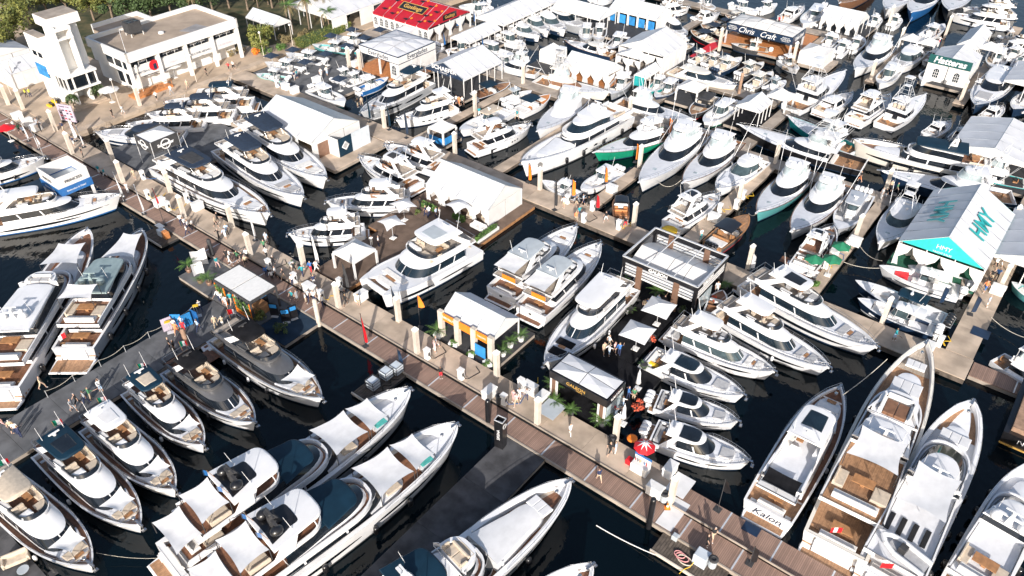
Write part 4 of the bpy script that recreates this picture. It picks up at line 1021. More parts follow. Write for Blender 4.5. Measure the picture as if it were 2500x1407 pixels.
superyacht((1393,1172), (790,1690), 'white yacht under grey-white deck covers with its bow below the red kiosk', topm='petrol', topt=(.24,.40), fore=(('deck',.80,.94,.03,'teakgrey'),('deck',.94,.99,.05,'deckwhite'),('trunk',.58,.86,.85,'fabric'),('pads',.82,.87,.7,'fabric')), aft=(), up=(.14,.56), cushm='whitecush', p=2.7, deckm='teakdark', capw=.6, flytub=(.44,.53,'beige'), flycush='beige')
superyacht((1447,1378), (880,1900), 'white yacht of which only the rounded bow tip shows at the lower edge', topt=(.26,.42), fore=(('deck',.72,.95,.03,'deckwhite'),('trunk',.6,.78,.3,'fabric')), p=2.8, capw=.5)
# right foreground, sterns to the boardwalk
kal, kh, kz = fly((2052,943), (1857,1288), 'white flybridge yacht with black aft awning and script name on its transom', glasstop='glassblue', cushm='whitecush', fpad='fabric', deckm='teakdark', plat='teak', tops=(.36,.62), bimini='blackmatte', bim=(.055,.15,.75), screenm='white', bw=1.02, wfr=.78, slope=.10, flyfloor='deckwhite', roofw=.95)
text('Kalon', 1.25, 'navy', kal, (kh.X(0)-.14, 0, 1.2), (R(90), 0, R(-90)), shear=.35)
superyacht((2264,832), (2012,1395), 'long white superyacht with taupe bow deck, brown sun pad and red ensign', topm='white', topt=(.34,.46), us=.10, fore=(('deck',.84,.985,.05,'teakgrey'),('trunk',.62,.84,.45,'deckwhite'),('pads',.70,.77,.7,'fabric'),('pads',.845,.885,.5,'fabric')), aft=((.22,.35,2),), domes=2, up=(.12,.67), flagm=('red','white','red'), p=2.3, q=.75, boot='charcoal', cushm='beige', deckm='teak', capm='cream', flytub=(.48,.61,'brown'), solid=True)
superyacht((2377,978), (2135,1470), 'white superyacht with a tender and black chocks on its upper aft deck', topm='white', topt=(.40,.47), fore=(('deck',.80,.96,.03,'teak'),('trunk',.60,.86,.5,'deckwhite'),('pads',.73,.79,.8,'fabric')), aft=((.20,.41,2),), domes=2, up=(.14,.69), tender=True, flagm=('red',), p=2.7, boot='charcoal', aftdeck=False, aftpad=False, solid=True, deckm='deckwhite', capw=.5)
superyacht((2545,1125), (2330,1500), 'grey-white superyacht cut by the lower right corner of the picture', topm='deckwhite', topt=(.36,.46), fore=(('trunk',.58,.86,.4,'deckwhite'),), domes=2, up=(.14,.66), solid=True, p=2.6, deckm='deckwhite')
# Galeon display
fly((1330,886), (1532,702), 'white yacht with long white hardtop and black bow sun pads by the black float', glasstop=None, cushm='greycush', fpad='blackmatte', screenm='glassblue', tops=(.2,.56), boot='black', roofw=1.0)
fly((1892,906), (1622,812), 'flybridge cruiser with white hardtop, second of the bow-out row by the black float', cushm='greycush', fpad='whitecush', screenm='glassgreen', boot='black')
f_ = express((1817,964), (1572,876), 'coupe cruiser with big dark glass roof and yellow tow toy on its stern', glassroof='glassblue', cushm='whitecush', fpad='greycush', deckm='deckwhite', cockm='teakgrey')
part('tow_toy', M().cbox(f_[1].X(.03), f_[1].X(.14), -1.0, -.5, .9, 1.25, .12), 'yellow', f_[0])
express((1803,1028), (1584,980), 'outboard coupe cruiser with half-glass roof between two others', glassroof='glass', motors=3, roof=(.28,.58), fpad='greycush')
express((1831,1126), (1572,1056), 'outboard coupe cruiser with dark glass roof beside the red kiosk', glassroof='glass', motors=3, roof=(.28,.58), fpad='greycush')
fly((2026,896), (1735,760), 'flybridge yacht with plain white hardtop and teak foredeck, bow to the open basin', cushm='beige', fpad='greycush', boot='black', screenm='glassblue', wins=((.2,.86,.35,.62),))
fly((2143,846), (1806,690), 'flybridge yacht with black sunroof in white hardtop next to the green umbrellas', glasstop='black', cushm='greycush', fpad='greycush', screenm='glassblue', wins=((.2,.86,.35,.62),))
launch((1765,708), (1735,775), 'small dark red varnished tender tucked beside the black booth', hm='white', deckm='teakdark', cushm='brown', windsh=False)
fly((2036,552), (1950,672), 'flybridge yacht with fold-out teak terraces near the green umbrellas', cushm='whitecush', fpad='darkcush', deckm='teakdark', plat='teakdark', platw=1.35, top='white', glasstop='glass', boot='black', tops=(.2,.42))
launch((1828,524), (1733,610), 'tan edged launch with black canopy and white sun pad at the finger dock', hm='taupe', deckm='teak', topm='black', pad='whitecush', motors=4, capm='wood', cushm='wood', bw=1.05)
fly((1757,472), (1630,566), 'white flybridge cruiser with black roof panel beside the finger dock', glasstop='black', cushm='greycush', fpad='greycush', boot='black', arch='white')
launch((1515,474), (1516,538), 'small wooden launch with black canopy and brown leather seats', hm='brown', deckm='teakdark', topm='black', cushm='orangewood', capm='brown', bw=1.0)
center((1418,462), (1514,420), 'center console with three white outboards and orange feather flag', motors=3, rails=False)
center((1323,440), (1424,490), 'center console with black outboards moored at the dock corner', motors=2, motorm='black')
# sportfishing row
sportfish((1561,444), (1708,322), 'large white sportfishing yacht with enclosed bridge, leftmost of the three by the finger dock', mask='glass')
sportfish((1667,446), (1790,350), 'white sportfishing yacht with brown rubrail, middle of the three by the finger dock', capm='brown')
express((1749,460), (1856,396), 'white express fishing boat with pale windscreen, right of the sportfishing pair', gl='glassgreen', wins=(), cushm='whitecush', fpad='deckwhite', name='express_fishing_boat', roof=(.28,.5))
sportfish((1848,519), (1966,420), 'white sportfishing yacht with pale teal hull, left of the twin pair', capm='brown', hm='tealhull')
sportfish((1932,564), (2046,455), 'largest white sportfishing yacht with dark mask, right of the twin pair', capm='brown')
center((2046,560), (2107,474), 'grey center console with four white outboards', motors=4, hm='silver', floor='greycush', topm='silver', ttop=True)
sportfish((2147,592), (2228,500), 'white express fishing boat with tuna tower beside the big teal-lettered tent', tower=True, convertible=False, mask='glassgreen', name='express_fishing_boat', hm='deckwhite')
# small boats below the teal tent
center((2147,648), (2352,724), 'open motorboat with red cushions and dark sunroof', cushm='whitecush', sun='redcush', motors=2, topm='white', hm='white', stripe=('navy',.45,.6,.1,.8), bw=.95)
center((2217,648), (2366,706), 'open motorboat partly hidden behind the red-cushion boat', cushm='beige', motors=2, topm='white', ttop=False)
center((2088,684), (2318,798), 'navy hulled motorboat with long petrol T-top and black outboards', hm='navy', topm='petrol', motors=4, motorm='black', cushm='whitecush', bw=.95, boot='white')
center((2094,728), (2292,818), 'white and navy cabin console boat with white outboards wrapped in plastic', hm='navy', topm='white', motors=3, cabin=True, boot='white')
superyacht((2085,340), (2440,446), 'long black and cream superyacht with petrol hardtop, right of the sportfishing row', hm='cream', topm='petrol', topt=(.22,.58), fore=(('trunk',.66,.86,.3,'deckwhite'),), wheel='glass', wins=((.12,.9,.42,.68),), up=(.1,.62), domes=1, domem='black', boot='black', solid=True, sidem='glass')
sportfish((2147,416), (2472,492), 'white sportfishing yacht with teal flag lying across below the black and cream superyacht', capm='white', hm='navy')
sportfish((2290,392), (2497,456), 'teal hulled sportfishing yacht whose cockpit shows at the right', hm='teal')
sportfish((1803,304), (2108,414), 'black hulled sportfishing yacht with towers of rigging lying across the basin', hm='black', tower=True)
sportfish((1924,283), (2088,376), 'teal hulled sportfishing yacht behind the black hulled one', hm='teal')
sportfish((2064,172), (1932,270), 'sportfishing yacht with tall tower and three helm chairs, bow away', tower=True, opentop=True, enc='glass')
express((2080,226), (1996,284), 'white hardtop cruiser between two tower boats', wins=(), cushm='beige')
fly((2172,230), (2078,306), 'white flybridge cruiser with grey bow cover between tower boats', cushm='beige', fpad='greytop')
sportfish((2260,230), (2156,312), 'sportfishing yacht with tower and teak chairs, bow away to the right', tower=True, opentop=True, enc='glass')
express((2319,296), (2262,338), 'small white hardtop boat near the wide white tent', wins=(), fpad='deckwhite')
express((2367,310), (2326,352), 'small navy-trimmed hardtop boat beside the wide white tent', wins=(), hm='navy', roofm='greytop', fpad='deckwhite')
express((2381,256), (2462,178), 'navy hulled cruiser with open beige cockpit at the right dock', hm='navy', wins=(), cushm='beige')
express((2448,258), (2400,298), 'pale cruiser with plain hardtop below the navy hulled cruiser', wins=())
center((2474,266), (2540,225), 'center console whose bow points left at the right edge', hm='navy', motors=2)
sportfish((2088,168), (2163,116), 'white sportfishing yacht with dark mask in the upper right basin', rig=True)
express((2181,166), (2242,128), 'white express boat beside the sportfishing yacht in the upper basin', wins=(), gl='glassgreen')
center((2147,204), (2186,170), 'white pilothouse boat at the end of the upper finger dock', cabin=True, motors=2)
center((2200,44), (2170,70), 'small center console beneath the striped flags', motors=3)
sportfish((2164,22), (2222,-30), 'white sportfishing hull with bow to the camera at the top edge', rig=False)
sportfish((2226,30), (2276,-22), 'royal blue sportfishing hull with bow to the camera at the top edge', hm='blue', rig=False)
sportfish((2317,25), (2352,-35), 'black sportfishing hull with wide white deck at the top edge', hm='black', rig=False)
fly((2324,32), (2470,70), 'white motor yacht with black saloon windows in the top right corner', kind='hard', fpad='deckwhite')
fly((2352,18), (2480,40), 'white motor yacht just behind the top right corner yacht', kind='hard', fpad='deckwhite')
fly((2420,110), (2540,125), 'white motor yacht with three dark windows at the right edge', kind='none')
sportfish((2050,8), (2130,-45), 'brown wooden hull at the very top edge', hm='brown', deckm='teak', rig=False)
center((2074,98), (2040,138), 'blue trimmed center console beside the white box tent', motors=2, hm='deckwhite')
center((2044,82), (2010,120), 'white center console behind the white box tent', motors=2)
center((1960,58), (2013,20), 'white center console with bow to the camera left of the flagged tent', motors=2)
express((1962,14), (1910,52), 'white cruiser with bow away behind the black sign tent', wins=())
center((2150,42), (2122,70), 'white center console right of the flagged tent', motors=2)
center((2306,58), (2250,98), 'white center console with bow away beside the twin-peak tent', motors=3)
center((2425,165), (2440,128), 'white center console behind the green-sign tent', motors=2)
center((2496,140), (2478,170), 'white inflatable-edged boat at the right dock', motors=2, ttop=False)
# black-and-tan runabouts
for i, (b, s, l) in enumerate((((1687,73),(1745,110),'nearest'), ((1712,59),(1768,93),'second'), ((1743,50),(1790,79),'third'), ((1771,36),(1810,57),'farthest'))):
    launch(b, s, 'black runabout with tan cockpit, %s in the row left of the black sign tent' % l, group='black and tan runabouts', topm='navycanvas' if i in (0, 1, 2) else 'cream', cushm='beige', capm='cream', deckm='teak')
center((1785,106), (1882,130), 'cream center console in front of the black sign tent', hm='charcoal', topm='cream', capm='cream', cushm='beige', motors=2)
for b, s, l, k in (((1736,128),(1687,160),'second cream center console with bow away, from the gable tent','charcoal'), ((1771,136),(1718,168),'third cream center console with bow away, from the gable tent','charcoal'), ((1811,139),(1743,180),'fourth cream center console, with a striped flag at its stern','navy'), ((1865,151),(1799,190),'fifth cream center console with bow away near the rusty pile','charcoal'), ((1887,174),(1824,222),'largest cream center console with blue-black outboards','charcoal'), ((1695,106),(1652,128),'first cream center console, close to the gable tent','charcoal')):
    center(b, s, l, hm=k, capm='cream', topm='cream', cushm='beige', motors=3, motorm='white' if k != 'navy' else 'navy', group='cream center consoles')
center((1919,196), (1868,226), 'white center console with grey cover beside the peaked canopy', topm='greytop', motors=3)
express((1799,208), (1632,178), 'long cream express cruiser with wraparound windscreen', roofm='cream', hm='cream', gl='glassblue', wins=(), cushm='beige', roof=(.3,.62))
sportfish((1488,225), (1311,199), 'cream sportfishing yacht with brown windows lying by the third dock', hm='cream', hous='cream', topm='cream', mask='brown', tower=True)
sportfish((1184,140), (1314,182), 'white sportfishing yacht with tower, cockpit toward the third dock', tower=True, enc='glasspale', hm='white')
superyacht((1273,394), (1530,290), 'large white superyacht with two domes and raked dark windscreen in mid picture', topt=(.24,.42), topm='white', fore=(('trunk',.60,.86,.45,'deckwhite'),), domes=2, up=(.12,.58), wheel='glassblue', boot='charcoal', p=2.3, q=.75, deckm='deckwhite', solid=True, wins=((.3,.34,.45,.6),(.4,.44,.45,.6),(.5,.53,.5,.62)))
sportfish((1312,320), (1418,240), 'all white sportfishing yacht beside the large mid-picture superyacht', enc='glasspale', mask='white', rig=False)
sportfish((1451,372), (1638,328), 'green hulled sportfishing yacht', hm='greenhull', capm='brown', opentop=True, mask='glass', tower=False)
sportfish((1694,292), (1508,252), 'grey-decked sportfishing yacht with orange flags at its bow', mask='glass', tower=False)
center((1718,298), (1793,258), 'white walkaround boat with outboards next to the gable canopy', cabin=True, motors=4, boot='greenhull')
center((1600,238), (1656,206), 'navy hulled center console below the teal flag canopy', hm='navy', motors=3, motorm='navy')
center((1588,224), (1618,200), 'teal hulled center console below the teal flag canopy', hm='teal', motors=2)
launch((1687,280), (1741,238), 'dark tender with beige cushions moored at the small dark float', hm='charcoal', topm='charcoal', cushm='beige', motors=2)
center((1491,230), (1534,188), 'grey center console under plastic wrap by the arched tent', motors=2, hm='silver')
express((1379,98), (1504,144), 'navy hulled picnic boat with teak cockpit and teal flags', hm='navy', wins=(), roofm='cream', cushm='beige', capm='wood', roof=(.3,.55))
for b, s, l in (((1318,87),(1247,72),'first'), ((1340,76),(1281,50),'second'), ((1381,73),(1309,42),'third')):
    express(b, s, 'white hardtop boat with navy hull stripe, %s in the row at the open-sided long tent' % l, motors=2, gl='glassgreen', wins=(), stripe=('navy',.1,.55,0,.9), group='hardtop boats at the long tent')
express((1433,68), (1326,30), 'largest hardtop cruiser in the row at the open-sided long tent', motors=3, gl='glassblue', wins=(), hm='silver', group='hardtop boats at the long tent')
center((1284,109), (1214,96), 'white center console with blue feather flag by the third dock', cabin=True, motors=2)
center((1255,134), (1163,118), 'white cabin console below the narrow open canopy', cabin=True, motors=2)
center((1087,123), (1160,122), 'white console boat with cream deck left of the narrow open canopy', cabin=True, motors=2, cushm='beige')
fly((1684,16), (1606,38), 'white cruiser with side window at the top behind the panel-walled tent', kind='hard')
express((1676,86), (1620,58), 'white cruiser with stern to the panel-walled tent', wins=(), motors=3)
express((1757,31), (1693,54), 'white hardtop boat with bow away near the top docks', wins=(), motors=3)
center((1853,28), (1782,18), 'white center console with red flags at the top dock', motors=3)
center((1500,-6), (1440,10), 'white center console at the top edge behind the long tent', motors=3)
center((1575,0), (1520,14), 'white cruiser boat at the top edge left of the top docks', cabin=True, motors=2)
center((1120,16), (1195,12), 'white center console behind the red tent', motors=2)
center((1130,30), (1200,28), 'white cabin boat right behind the red tent', cabin=True, motors=2)
# boats by the blue-lettered tent
for i, (b, s) in enumerate((((813,87),(904,114)), ((762,108),(860,131)), ((697,129),(798,158)), ((646,151),(741,180)), ((625,180),(706,200)))):
    center(b, s, 'white center console, %s from the red tent in the row with navy umbrellas' % ('first', 'second', 'third', 'fourth', 'fifth')[i], motors=3, hm=('deckwhite', 'tealhull', 'deckwhite', 'white', 'mint')[i], group='consoles with navy umbrellas')
center((844,247), (758,220), 'white center console with bow toward the camera at the grey float corner', motors=2, boot='teal')
center((948,188), (872,228), 'bright blue hulled center console near the blue-lettered tent', hm='blue', motors=3, boot='white')
center((880,172), (812,204), 'white center console on the grey float behind the blue hull', motors=2)
center((905,180), (838,214), 'white center console between the blue hull and the grey float', motors=2)
fly((880,273), (1050,206), 'grey hulled sport yacht with petrol canopy near the navy gable tent', hm='silver', top='petrol', kind='hard', deckm='deckwhite', fpad='greycush', tops=(.12,.34), boot='white')
fly((967,292), (1116,266), 'white sport yacht with hull windows moored in front of the navy gable tent', kind='hard', tops=(.1,.34), fpad='whitecush', wins=((.3,.36,.45,.6),(.4,.46,.45,.6),(.5,.56,.48,.62),(.6,.66,.5,.64)))
launch((1246,201), (1154,243), 'black hulled cruiser with petrol canopy and brown seats', hm='black', topm='petrol', cushm='brown', bw=1.1)
center((1121,317), (1248,272), 'white center console with beige canopy in front of the second finger dock', topm='beige', motors=2, cushm='whitecush')
center((1298,221), (1228,254), 'white console boat with grey canopy below the cream sportfishing yacht', topm='greytop', motors=2)
launch((1343,230), (1259,282), 'white open yacht with petrol canopy and orange teak cockpit', hm='white', topm='petrol', deckm='orangewood', cushm='whitecush', bw=1.1, boot='navy')
fly((1296,302), (1146,374), 'white flybridge yacht with slotted hull windows left of the large superyacht', cushm='brown', glasstop='white', wins=((.55,.58,.45,.65),(.6,.63,.47,.66),(.65,.68,.5,.68),(.2,.3,.4,.6)), fpad='whitecush', boot='charcoal')
fly((877,380), (1024,470), 'white flybridge yacht with slatted dark sunroof behind the white gable pavilion', glasstop='charcoal', cushm='brown', fpad='whitecush', bw=1.05)
fly((940,352), (1090,424), 'white flybridge yacht with round white top beside the one with slatted sunroof', cushm='brown', fpad='whitecush', bw=1.05)
fly((797,491), (1012,506), 'white flybridge cruiser with white top lying by the brown float, farther one', cushm='brown', fpad='greycush', bw=1.0)
fly((704,570), (902,572), 'white flybridge cruiser with clear enclosure lying by the brown float, nearer one', cushm='whitecush', fpad='whitecush')
fly((905,702), (1150,598), 'white power catamaran with petrol windscreen and tinted sunroof', cat=True, glasstop='greytop', bw=1.42, cushm='beige', fpad='whitecush', screenm='glassblue', deckm='teak', tops=(.16,.46))
f_ = fly((1407,550), (1212,742), 'white flybridge yacht with grey hardtop and orange banner, behind its twin', top='greytop', cushm='greycush', fpad='sailcloth', shade=False, deckm='deckwhite', plat='teakdark', bimini='fabric', bw=1.05, wins=((.2,.5,.4,.6),), tops=(.2,.46))
part('orange_banner', M().box(f_[1].X(.04), f_[1].X(.04)+.05, -1.7, .4, f_[2]+.1, f_[2]+.85), 'orange', f_[0]); part('transom_mark', M().box(f_[1].X(0)-.13, f_[1].X(0)-.1, -.2, .2, 1.1, 1.4), 'charcoal', f_[0])
f_ = fly((1466,592), (1284,786), 'white flybridge yacht with grey hardtop and orange banner, nearer twin', top='greytop', cushm='greycush', fpad='sailcloth', deckm='deckwhite', plat='teakdark', bimini='fabric', bw=1.05, wins=((.2,.5,.4,.6),), tops=(.2,.46))
part('orange_banner', M().box(f_[1].X(.04), f_[1].X(.04)+.05, -1.7, .4, f_[2]+.1, f_[2]+.85), 'orange', f_[0]); part('transom_mark', M().box(f_[1].X(0)-.13, f_[1].X(0)-.1, -.2, .2, 1.1, 1.4), 'charcoal', f_[0])
# British yachts behind the dark cube booth
fly((658,520), (393,408), 'white yacht with black framed hardtop, nearest of the three beside the pavilion', top='navycanvas', glasstop='charcoal', deckm='teak', wins=((.1,.9,.28,.40),(.12,.9,.55,.7)), cushm='whitecush', fpad='fabric', boot='charcoal', roofw=.95)
fly((741,478), (545,368), 'white yacht with navy soft top, middle of the three beside the pavilion', top='navycanvas', kind='bimini', wins=((.15,.55,.4,.7),(.6,.86,.5,.66)), cushm='beige', fpad='greycush')
fly((797,433), (590,318), 'white yacht with navy soft top, closest to the pavilion', top='navycanvas', kind='bimini', wins=((.15,.55,.4,.7),(.6,.86,.5,.66)), cushm='beige', fpad='whitecush')
express((232,322), (462,342), 'white open sport yacht with navy hull stripe behind the dark cube booth', roofm='navycanvas', stripe=('navy',.3,.6,.05,.95), wins=(), cushm='beige')
fly((311,302), (515,312), 'white flybridge yacht with navy soft top, frontmost by the paved quay', top='navycanvas', kind='bimini', cushm='beige', fpad='whitecush')
fly((358,277), (588,290), 'white flybridge yacht with dark soft top, second by the paved quay', top='navycanvas', kind='bimini', cushm='beige', fpad='whitecush')
fly((403,247), (633,260), 'white flybridge yacht with dark hardtop, third by the paved quay', top='petrol', kind='hard', cushm='beige', fpad='whitecush')
launch((597,214), (475,232), 'white low boat with a bare deck closest to the quay wall', hm='white', deckm='deckwhite', cushm='whitecush', capm='white')
# left edge
fly((294,474), (-60,562), 'white flybridge yacht with black hull windows and blue boot stripe at the left edge', cushm='beige', fpad='whitecush', wins=((.12,.7,.30,.52),(.5,.92,.6,.72)), boot='blue', bw=1.0)
fly((108,383), (-118,462), 'white yacht behind the blue and white booth at the left edge', cushm='beige', fpad='whitecush', wins=((.12,.8,.30,.55),), boot='blue')
sportfish((2600,965), (2432,878), 'white boat with teak cockpit cut by the right edge below the display dock', rig=False)
center((2470,688), (2580,760), 'white center console with bow pointing left at the right edge', motors=2, hm='tealhull')
for i, (b, q, l, k) in enumerate((((1428,98),(1434,72),'white center console moored stern-on behind the picnic boat, left one','white'), ((1460,97),(1466,71),'white center console moored stern-on behind the picnic boat, right one','white'), ((1486,120),(1524,92),'cream center console between the picnic boat and the gable tent','charcoal'), ((1897,8),(1852,32),'white center console behind the red parasol dock','white'), ((1840,48),(1790,40),'white center console below the red flags','deckwhite'), ((2490,92),(2440,100),'white center console at the upper right dock','white'), ((2500,118),(2455,150),'navy trimmed center console at the upper right dock','navy'), ((2110,92),(2075,128),'pale center console right of the box tent','white'), ((1570,62),(1600,40),'small white console boat before the printed tent','white'), ((1400,44),(1450,30),'small white console boat behind the largest hardtop cruiser','white'), ((1262,165),(1215,150),'white console boat behind the tower sportfishing yacht','white'), ((1030,140),(1075,118),'white tender behind the blue-lettered booth','white'), ((2300,130),(2262,158),'white center console left of the green-sign tent','white'), ((2480,335),(2440,372),'white boat behind the wide white tent','white'), ((1950,170),(1905,150),'white console boat under the box tent corner','white'), ((1240,62),(1200,50),'white console boat at the far end of the red tent porch','white'), ((1745,22),(1712,8),'white console boat at the top between two docks','white'), ((1620,22),(1660,8),'white console boat behind the printed tent roof','silver'), ((2030,50),(1990,70),'white console boat left of the flagged tent corner','white'), ((2398,210),(2372,232),'small pale console boat beyond the navy hulled cruiser','white'), ((2250,196),(2288,172),'white console boat off the green-sign tent','white'), ((1345,150),(1385,160),'small console boat behind the curtained cream yacht','tealhull'))):
    center(b, q, l, hm=k, motors=2+i % 2, cabin=i % 3 == 0)
p = survey(1634, 566, .8); t = thing('inflatable_toy', 'orange-yellow inflatable on the stern of the black-panel cruiser', 'inflatable', p, .3)
part('tube', M().lathe([(.75, .0), (1.0, .1), (1.05, .25), (.9, .38), (.5, .4)], 0, 0, 14), 'yellow', t); part('mesh_floor', M().lathe([(.7, .3), (.7, .33)], 0, 0, 14), 'orange', t)
p = survey(1543, 1073, .8); t = thing('kayak_toy', 'orange inflatable seat at the stern of the kiosk-side coupe cruiser', 'inflatable', p, .3)
part('tube', M().lathe([(.35, .0), (.5, .08), (.5, .2), (.35, .28), (.2, .2)], 0, 0, 12), 'orange', t); part('seat_pad', M().lathe([(.28, .1), (.28, .16)], 0, 0, 12), 'charcoal', t)
# rusty-decked barge with a black stern
s = survey(2436, 1090, 0)
bg = thing('work_barge', 'black sterned barge with rusty tan deck at the right edge', 'barge', s, R(90)-AZ)
part('barge_hull', M().loft([[(.6, -6.5, -.3), (9, -6.5, -.3), (9, 0, -.3), (.6, 0, -.3)], [(0, -6.7, 2.0), (9, -6.7, 2.0), (9, .2, 2.0), (0, .2, 2.0)]], True, False, True, True), 'black', bg)
part('barge_deck', M().box(.5, 8.6, -6.2, -.3, 2.0, 2.5), 'rust', bg)
part('rub_rail', M().box(.3, .45, -6.6, .1, .25, .36), 'gold', bg)
text('NERO', .8, 'white', bg, (.1, -2.2, 1.4), (R(76), 0, R(-90)))
# ------------------------------------------------------------------ tents and booths
def arch_window(par, x, y, z, w, h, rot, glass='glassblue'):
    """round-headed tent window with white glazing bars, facing local -y before rotation"""
    pts = [(-w/2, 0), (w/2, 0), (w/2, h-w/2)]+[(w/2*math.cos(a*math.pi/6), h-w/2+w/2*math.sin(a*math.pi/6)) for a in range(1, 6)]+[(-w/2, h-w/2)]
    def pane(): m = M(); m.add([(px, 0, pz) for px, pz in pts], [tuple(range(len(pts)))]); return m
    def bars():
        m = M()
        for q in (-w/6, w/6): m.box(q-.03, q+.03, -.02, 0, 0, h*.9)
        for q in (h*.3, h*.6): m.box(-w/2, w/2, -.021, 0, q-.03, q+.03)
        return m
    o = part('window', shared(('window', round(w, 2), round(h, 2)), pane, glass), glass, par, (x, y, z), rot)
    part('window_bars', shared(('window_bars', round(w, 2), round(h, 2)), bars, 'tentwall'), 'tentwall', o, (0, -.012, 0))
def tent(u0, u1, v0, v1, label, base=.8, eave=2.6, rise=2.0, axis='u', n=5, roofm='tentroof', ends=('tentwall', 'tentwall'), side=('open', 'open'), end=('open', 'open'), val=None, over=.15, name='display_tent', cat='tent', roof2=None, inside=None, group=None):
    """gable tent; the ridge runs along local x. side = (-y wall, +y wall); end = (-x wall, +x wall)"""
    c = G((u0+u1)/2, (v0+v1)/2, base)
    lx, ly = (u1-u0, v1-v0) if axis == 'u' else (v1-v0, u1-u0)
    t = thing(name, label, cat, c, ANG if axis == 'u' else ANG+math.pi/2, group)
    X, Y = lx/2, ly/2
    s = lx/n
    for i in range(n):
        x = -X+s*(i+.5)
        for sd in (1, -1):
            def rp():
                m = M(); a = s/2-.045; rows = []
                for k in range(4):
                    f = k/3; y = (Y+over)*(1-f); z = eave-over*.3+(rise+over*.3)*f-.05*math.sin(f*math.pi)
                    rows.append([(-a, sd*y, z), (0, sd*y, z-.07*math.sin(f*math.pi)), (a, sd*y, z)])
                return m.loft(rows, False, True)
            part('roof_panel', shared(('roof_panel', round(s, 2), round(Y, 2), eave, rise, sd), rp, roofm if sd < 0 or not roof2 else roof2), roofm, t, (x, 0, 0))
    fr = M()
    for i in range(n+1):
        x = -X+s*i; fr.path([(x, -Y, eave-.06), (x, 0, eave+rise-.06), (x, Y, eave-.06)], .05, 4)
    fr.tube((-X, 0, eave+rise-.02), (X, 0, eave+rise-.02), .05, 4)
    part('roof_frame', fr, 'greytop', t)
    for k, sx in ((0, -1), (1, 1)):
        if ends[k]:
            m = M(); x = sx*(X+.03); d = .35 if end[k] == 'open' else .0
            m.add([(x, -Y, eave-d), (x, Y, eave-d), (x, Y, eave), (x, 0, eave+rise-.03), (x, -Y, eave)], [(0, 1, 2, 3, 4)]); part('gable_panel', m, ends[k], t)
    for sd, kind in ((-1, side[0]), (1, side[1])):
        y = sd*Y
        m = M().box(-X, X, y-.02, y+.02, eave-.4, eave-.02); part('valance', m, val or 'tentwall', t)
        for i in range(n+1):
            x = -X+s*i
            part('tent_leg', M().box(x-.06, x+.06, y-.06, y+.06, 0, eave-.05), 'tentwall', t)
            if kind == 'curtain':
                for q in (-1, 1):
                    if abs(x+q*.1) < X: part('tied_curtain', M().loft([[(x, y, eave-.3), (x+q*s*.5, y, eave-.3)], [(x, y, eave*.62), (x+q*s*.46, y, eave*.62)], [(x, y, eave*.36), (x+q*s*.2, y, eave*.36)], [(x, y, .05), (x+q*s*.26, y, .05)]], False, True), 'tentwall', t)
        for i in range(n):
            x0 = -X+s*i+.07; x1 = x0+s-.14; xc = (x0+x1)/2
            if kind in ('solid', 'win', 'half'):
                if kind == 'half' and i % 2: continue
                part('wall_panel', M().box(x0, x1, y-.03, y+.03, 0, eave-.42), 'tentwall', t)
                if kind == 'win':
                    for q in ((-.26, .26) if s > 3 else (0,)): arch_window(t, xc+q*s, y+sd*.045, .8, min(.9, s*.28), 1.5, 0 if sd < 0 else math.pi)
            elif kind == 'print':
                part('printed_panel', M().box(x0+.35, x1-.35, y-.03, y+.03, .2, eave-.7), 'brightblue', t); part('tied_curtain', M().box(x0-.05, x0+.3, y-.05, y+.05, 0, eave-.4), 'tentwall', t)
            elif kind == 'glass':
                part('wall_panel', M().box(x0, x1, y-.02, y+.02, 0, eave-.42), 'glass', t)
    for sx, kind in ((-1, end[0]), (1, end[1])):
        x = sx*X; nb = max(1, round(ly/3.2)); w = ly/nb
        if kind == 'open' or kind == 'curtain':
            for i in range(1, nb): part('tent_leg', M().box(x-.06, x+.06, -Y+w*i-.06, -Y+w*i+.06, 0, eave), 'tentwall', t)
            if kind == 'curtain':
                for i in range(nb+1):
                    yy = -Y+w*i
                    for q in (-1, 1):
                        if abs(yy+q*.1) < Y: part('tied_curtain', M().loft([[(x, yy, eave-.3), (x, yy+q*w*.5, eave-.3)], [(x, yy, eave*.62), (x, yy+q*w*.4, eave*.62)], [(x, yy, eave*.36), (x, yy+q*w*.12, eave*.36)], [(x, yy, .05), (x, yy+q*w*.2, .05)]], False, True), 'tentwall', t)
        else:
            for i in range(nb):
                y0 = -Y+w*i+.06; y1 = y0+w-.12
                part('wall_panel', M().box(x-.03, x+.03, y0, y1, 0, eave-.05), 'glass' if kind == 'glass' else 'tentwall', t)
                if kind == 'win': arch_window(t, x+sx*.045, (y0+y1)/2, .7, .9, 1.6, R(90)*sx)
    if inside: part('tent_carpet', M().box(-X+.1, X-.1, -Y+.1, Y-.1, 0, .02), inside, t)
    return t, X, Y
def furnish(u0, u1, v0, v1, z, label, n, cols=('whitecush', 'beige'), seed=1):
    """loose tables and chairs under a tent, each a thing"""
    rnd = random.Random(seed)
    for i in range(n):
        u, v = rnd.uniform(u0, u1), rnd.uniform(v0, v1)
        t = thing('lounge_chair', '%s lounge chair %s, %s' % (('white', 'tan')[cols[i % len(cols)] != 'whitecush'], label, ORD[i]), 'chair', G(u, v, z), rnd.uniform(0, 6.28), 'lounge chairs '+label)
        part('seat', shared('chair_seat', lambda: M().cbox(-.4, .4, -.4, .4, .12, .45, .06), cols[i % len(cols)]), None, t); part('backrest', shared('chair_back', lambda: M().cbox(-.4, -.22, -.4, .4, .45, .85, .06), cols[i % len(cols)]), None, t)
ORD = ['first', 'second', 'third', 'fourth', 'fifth', 'sixth', 'seventh', 'eighth']
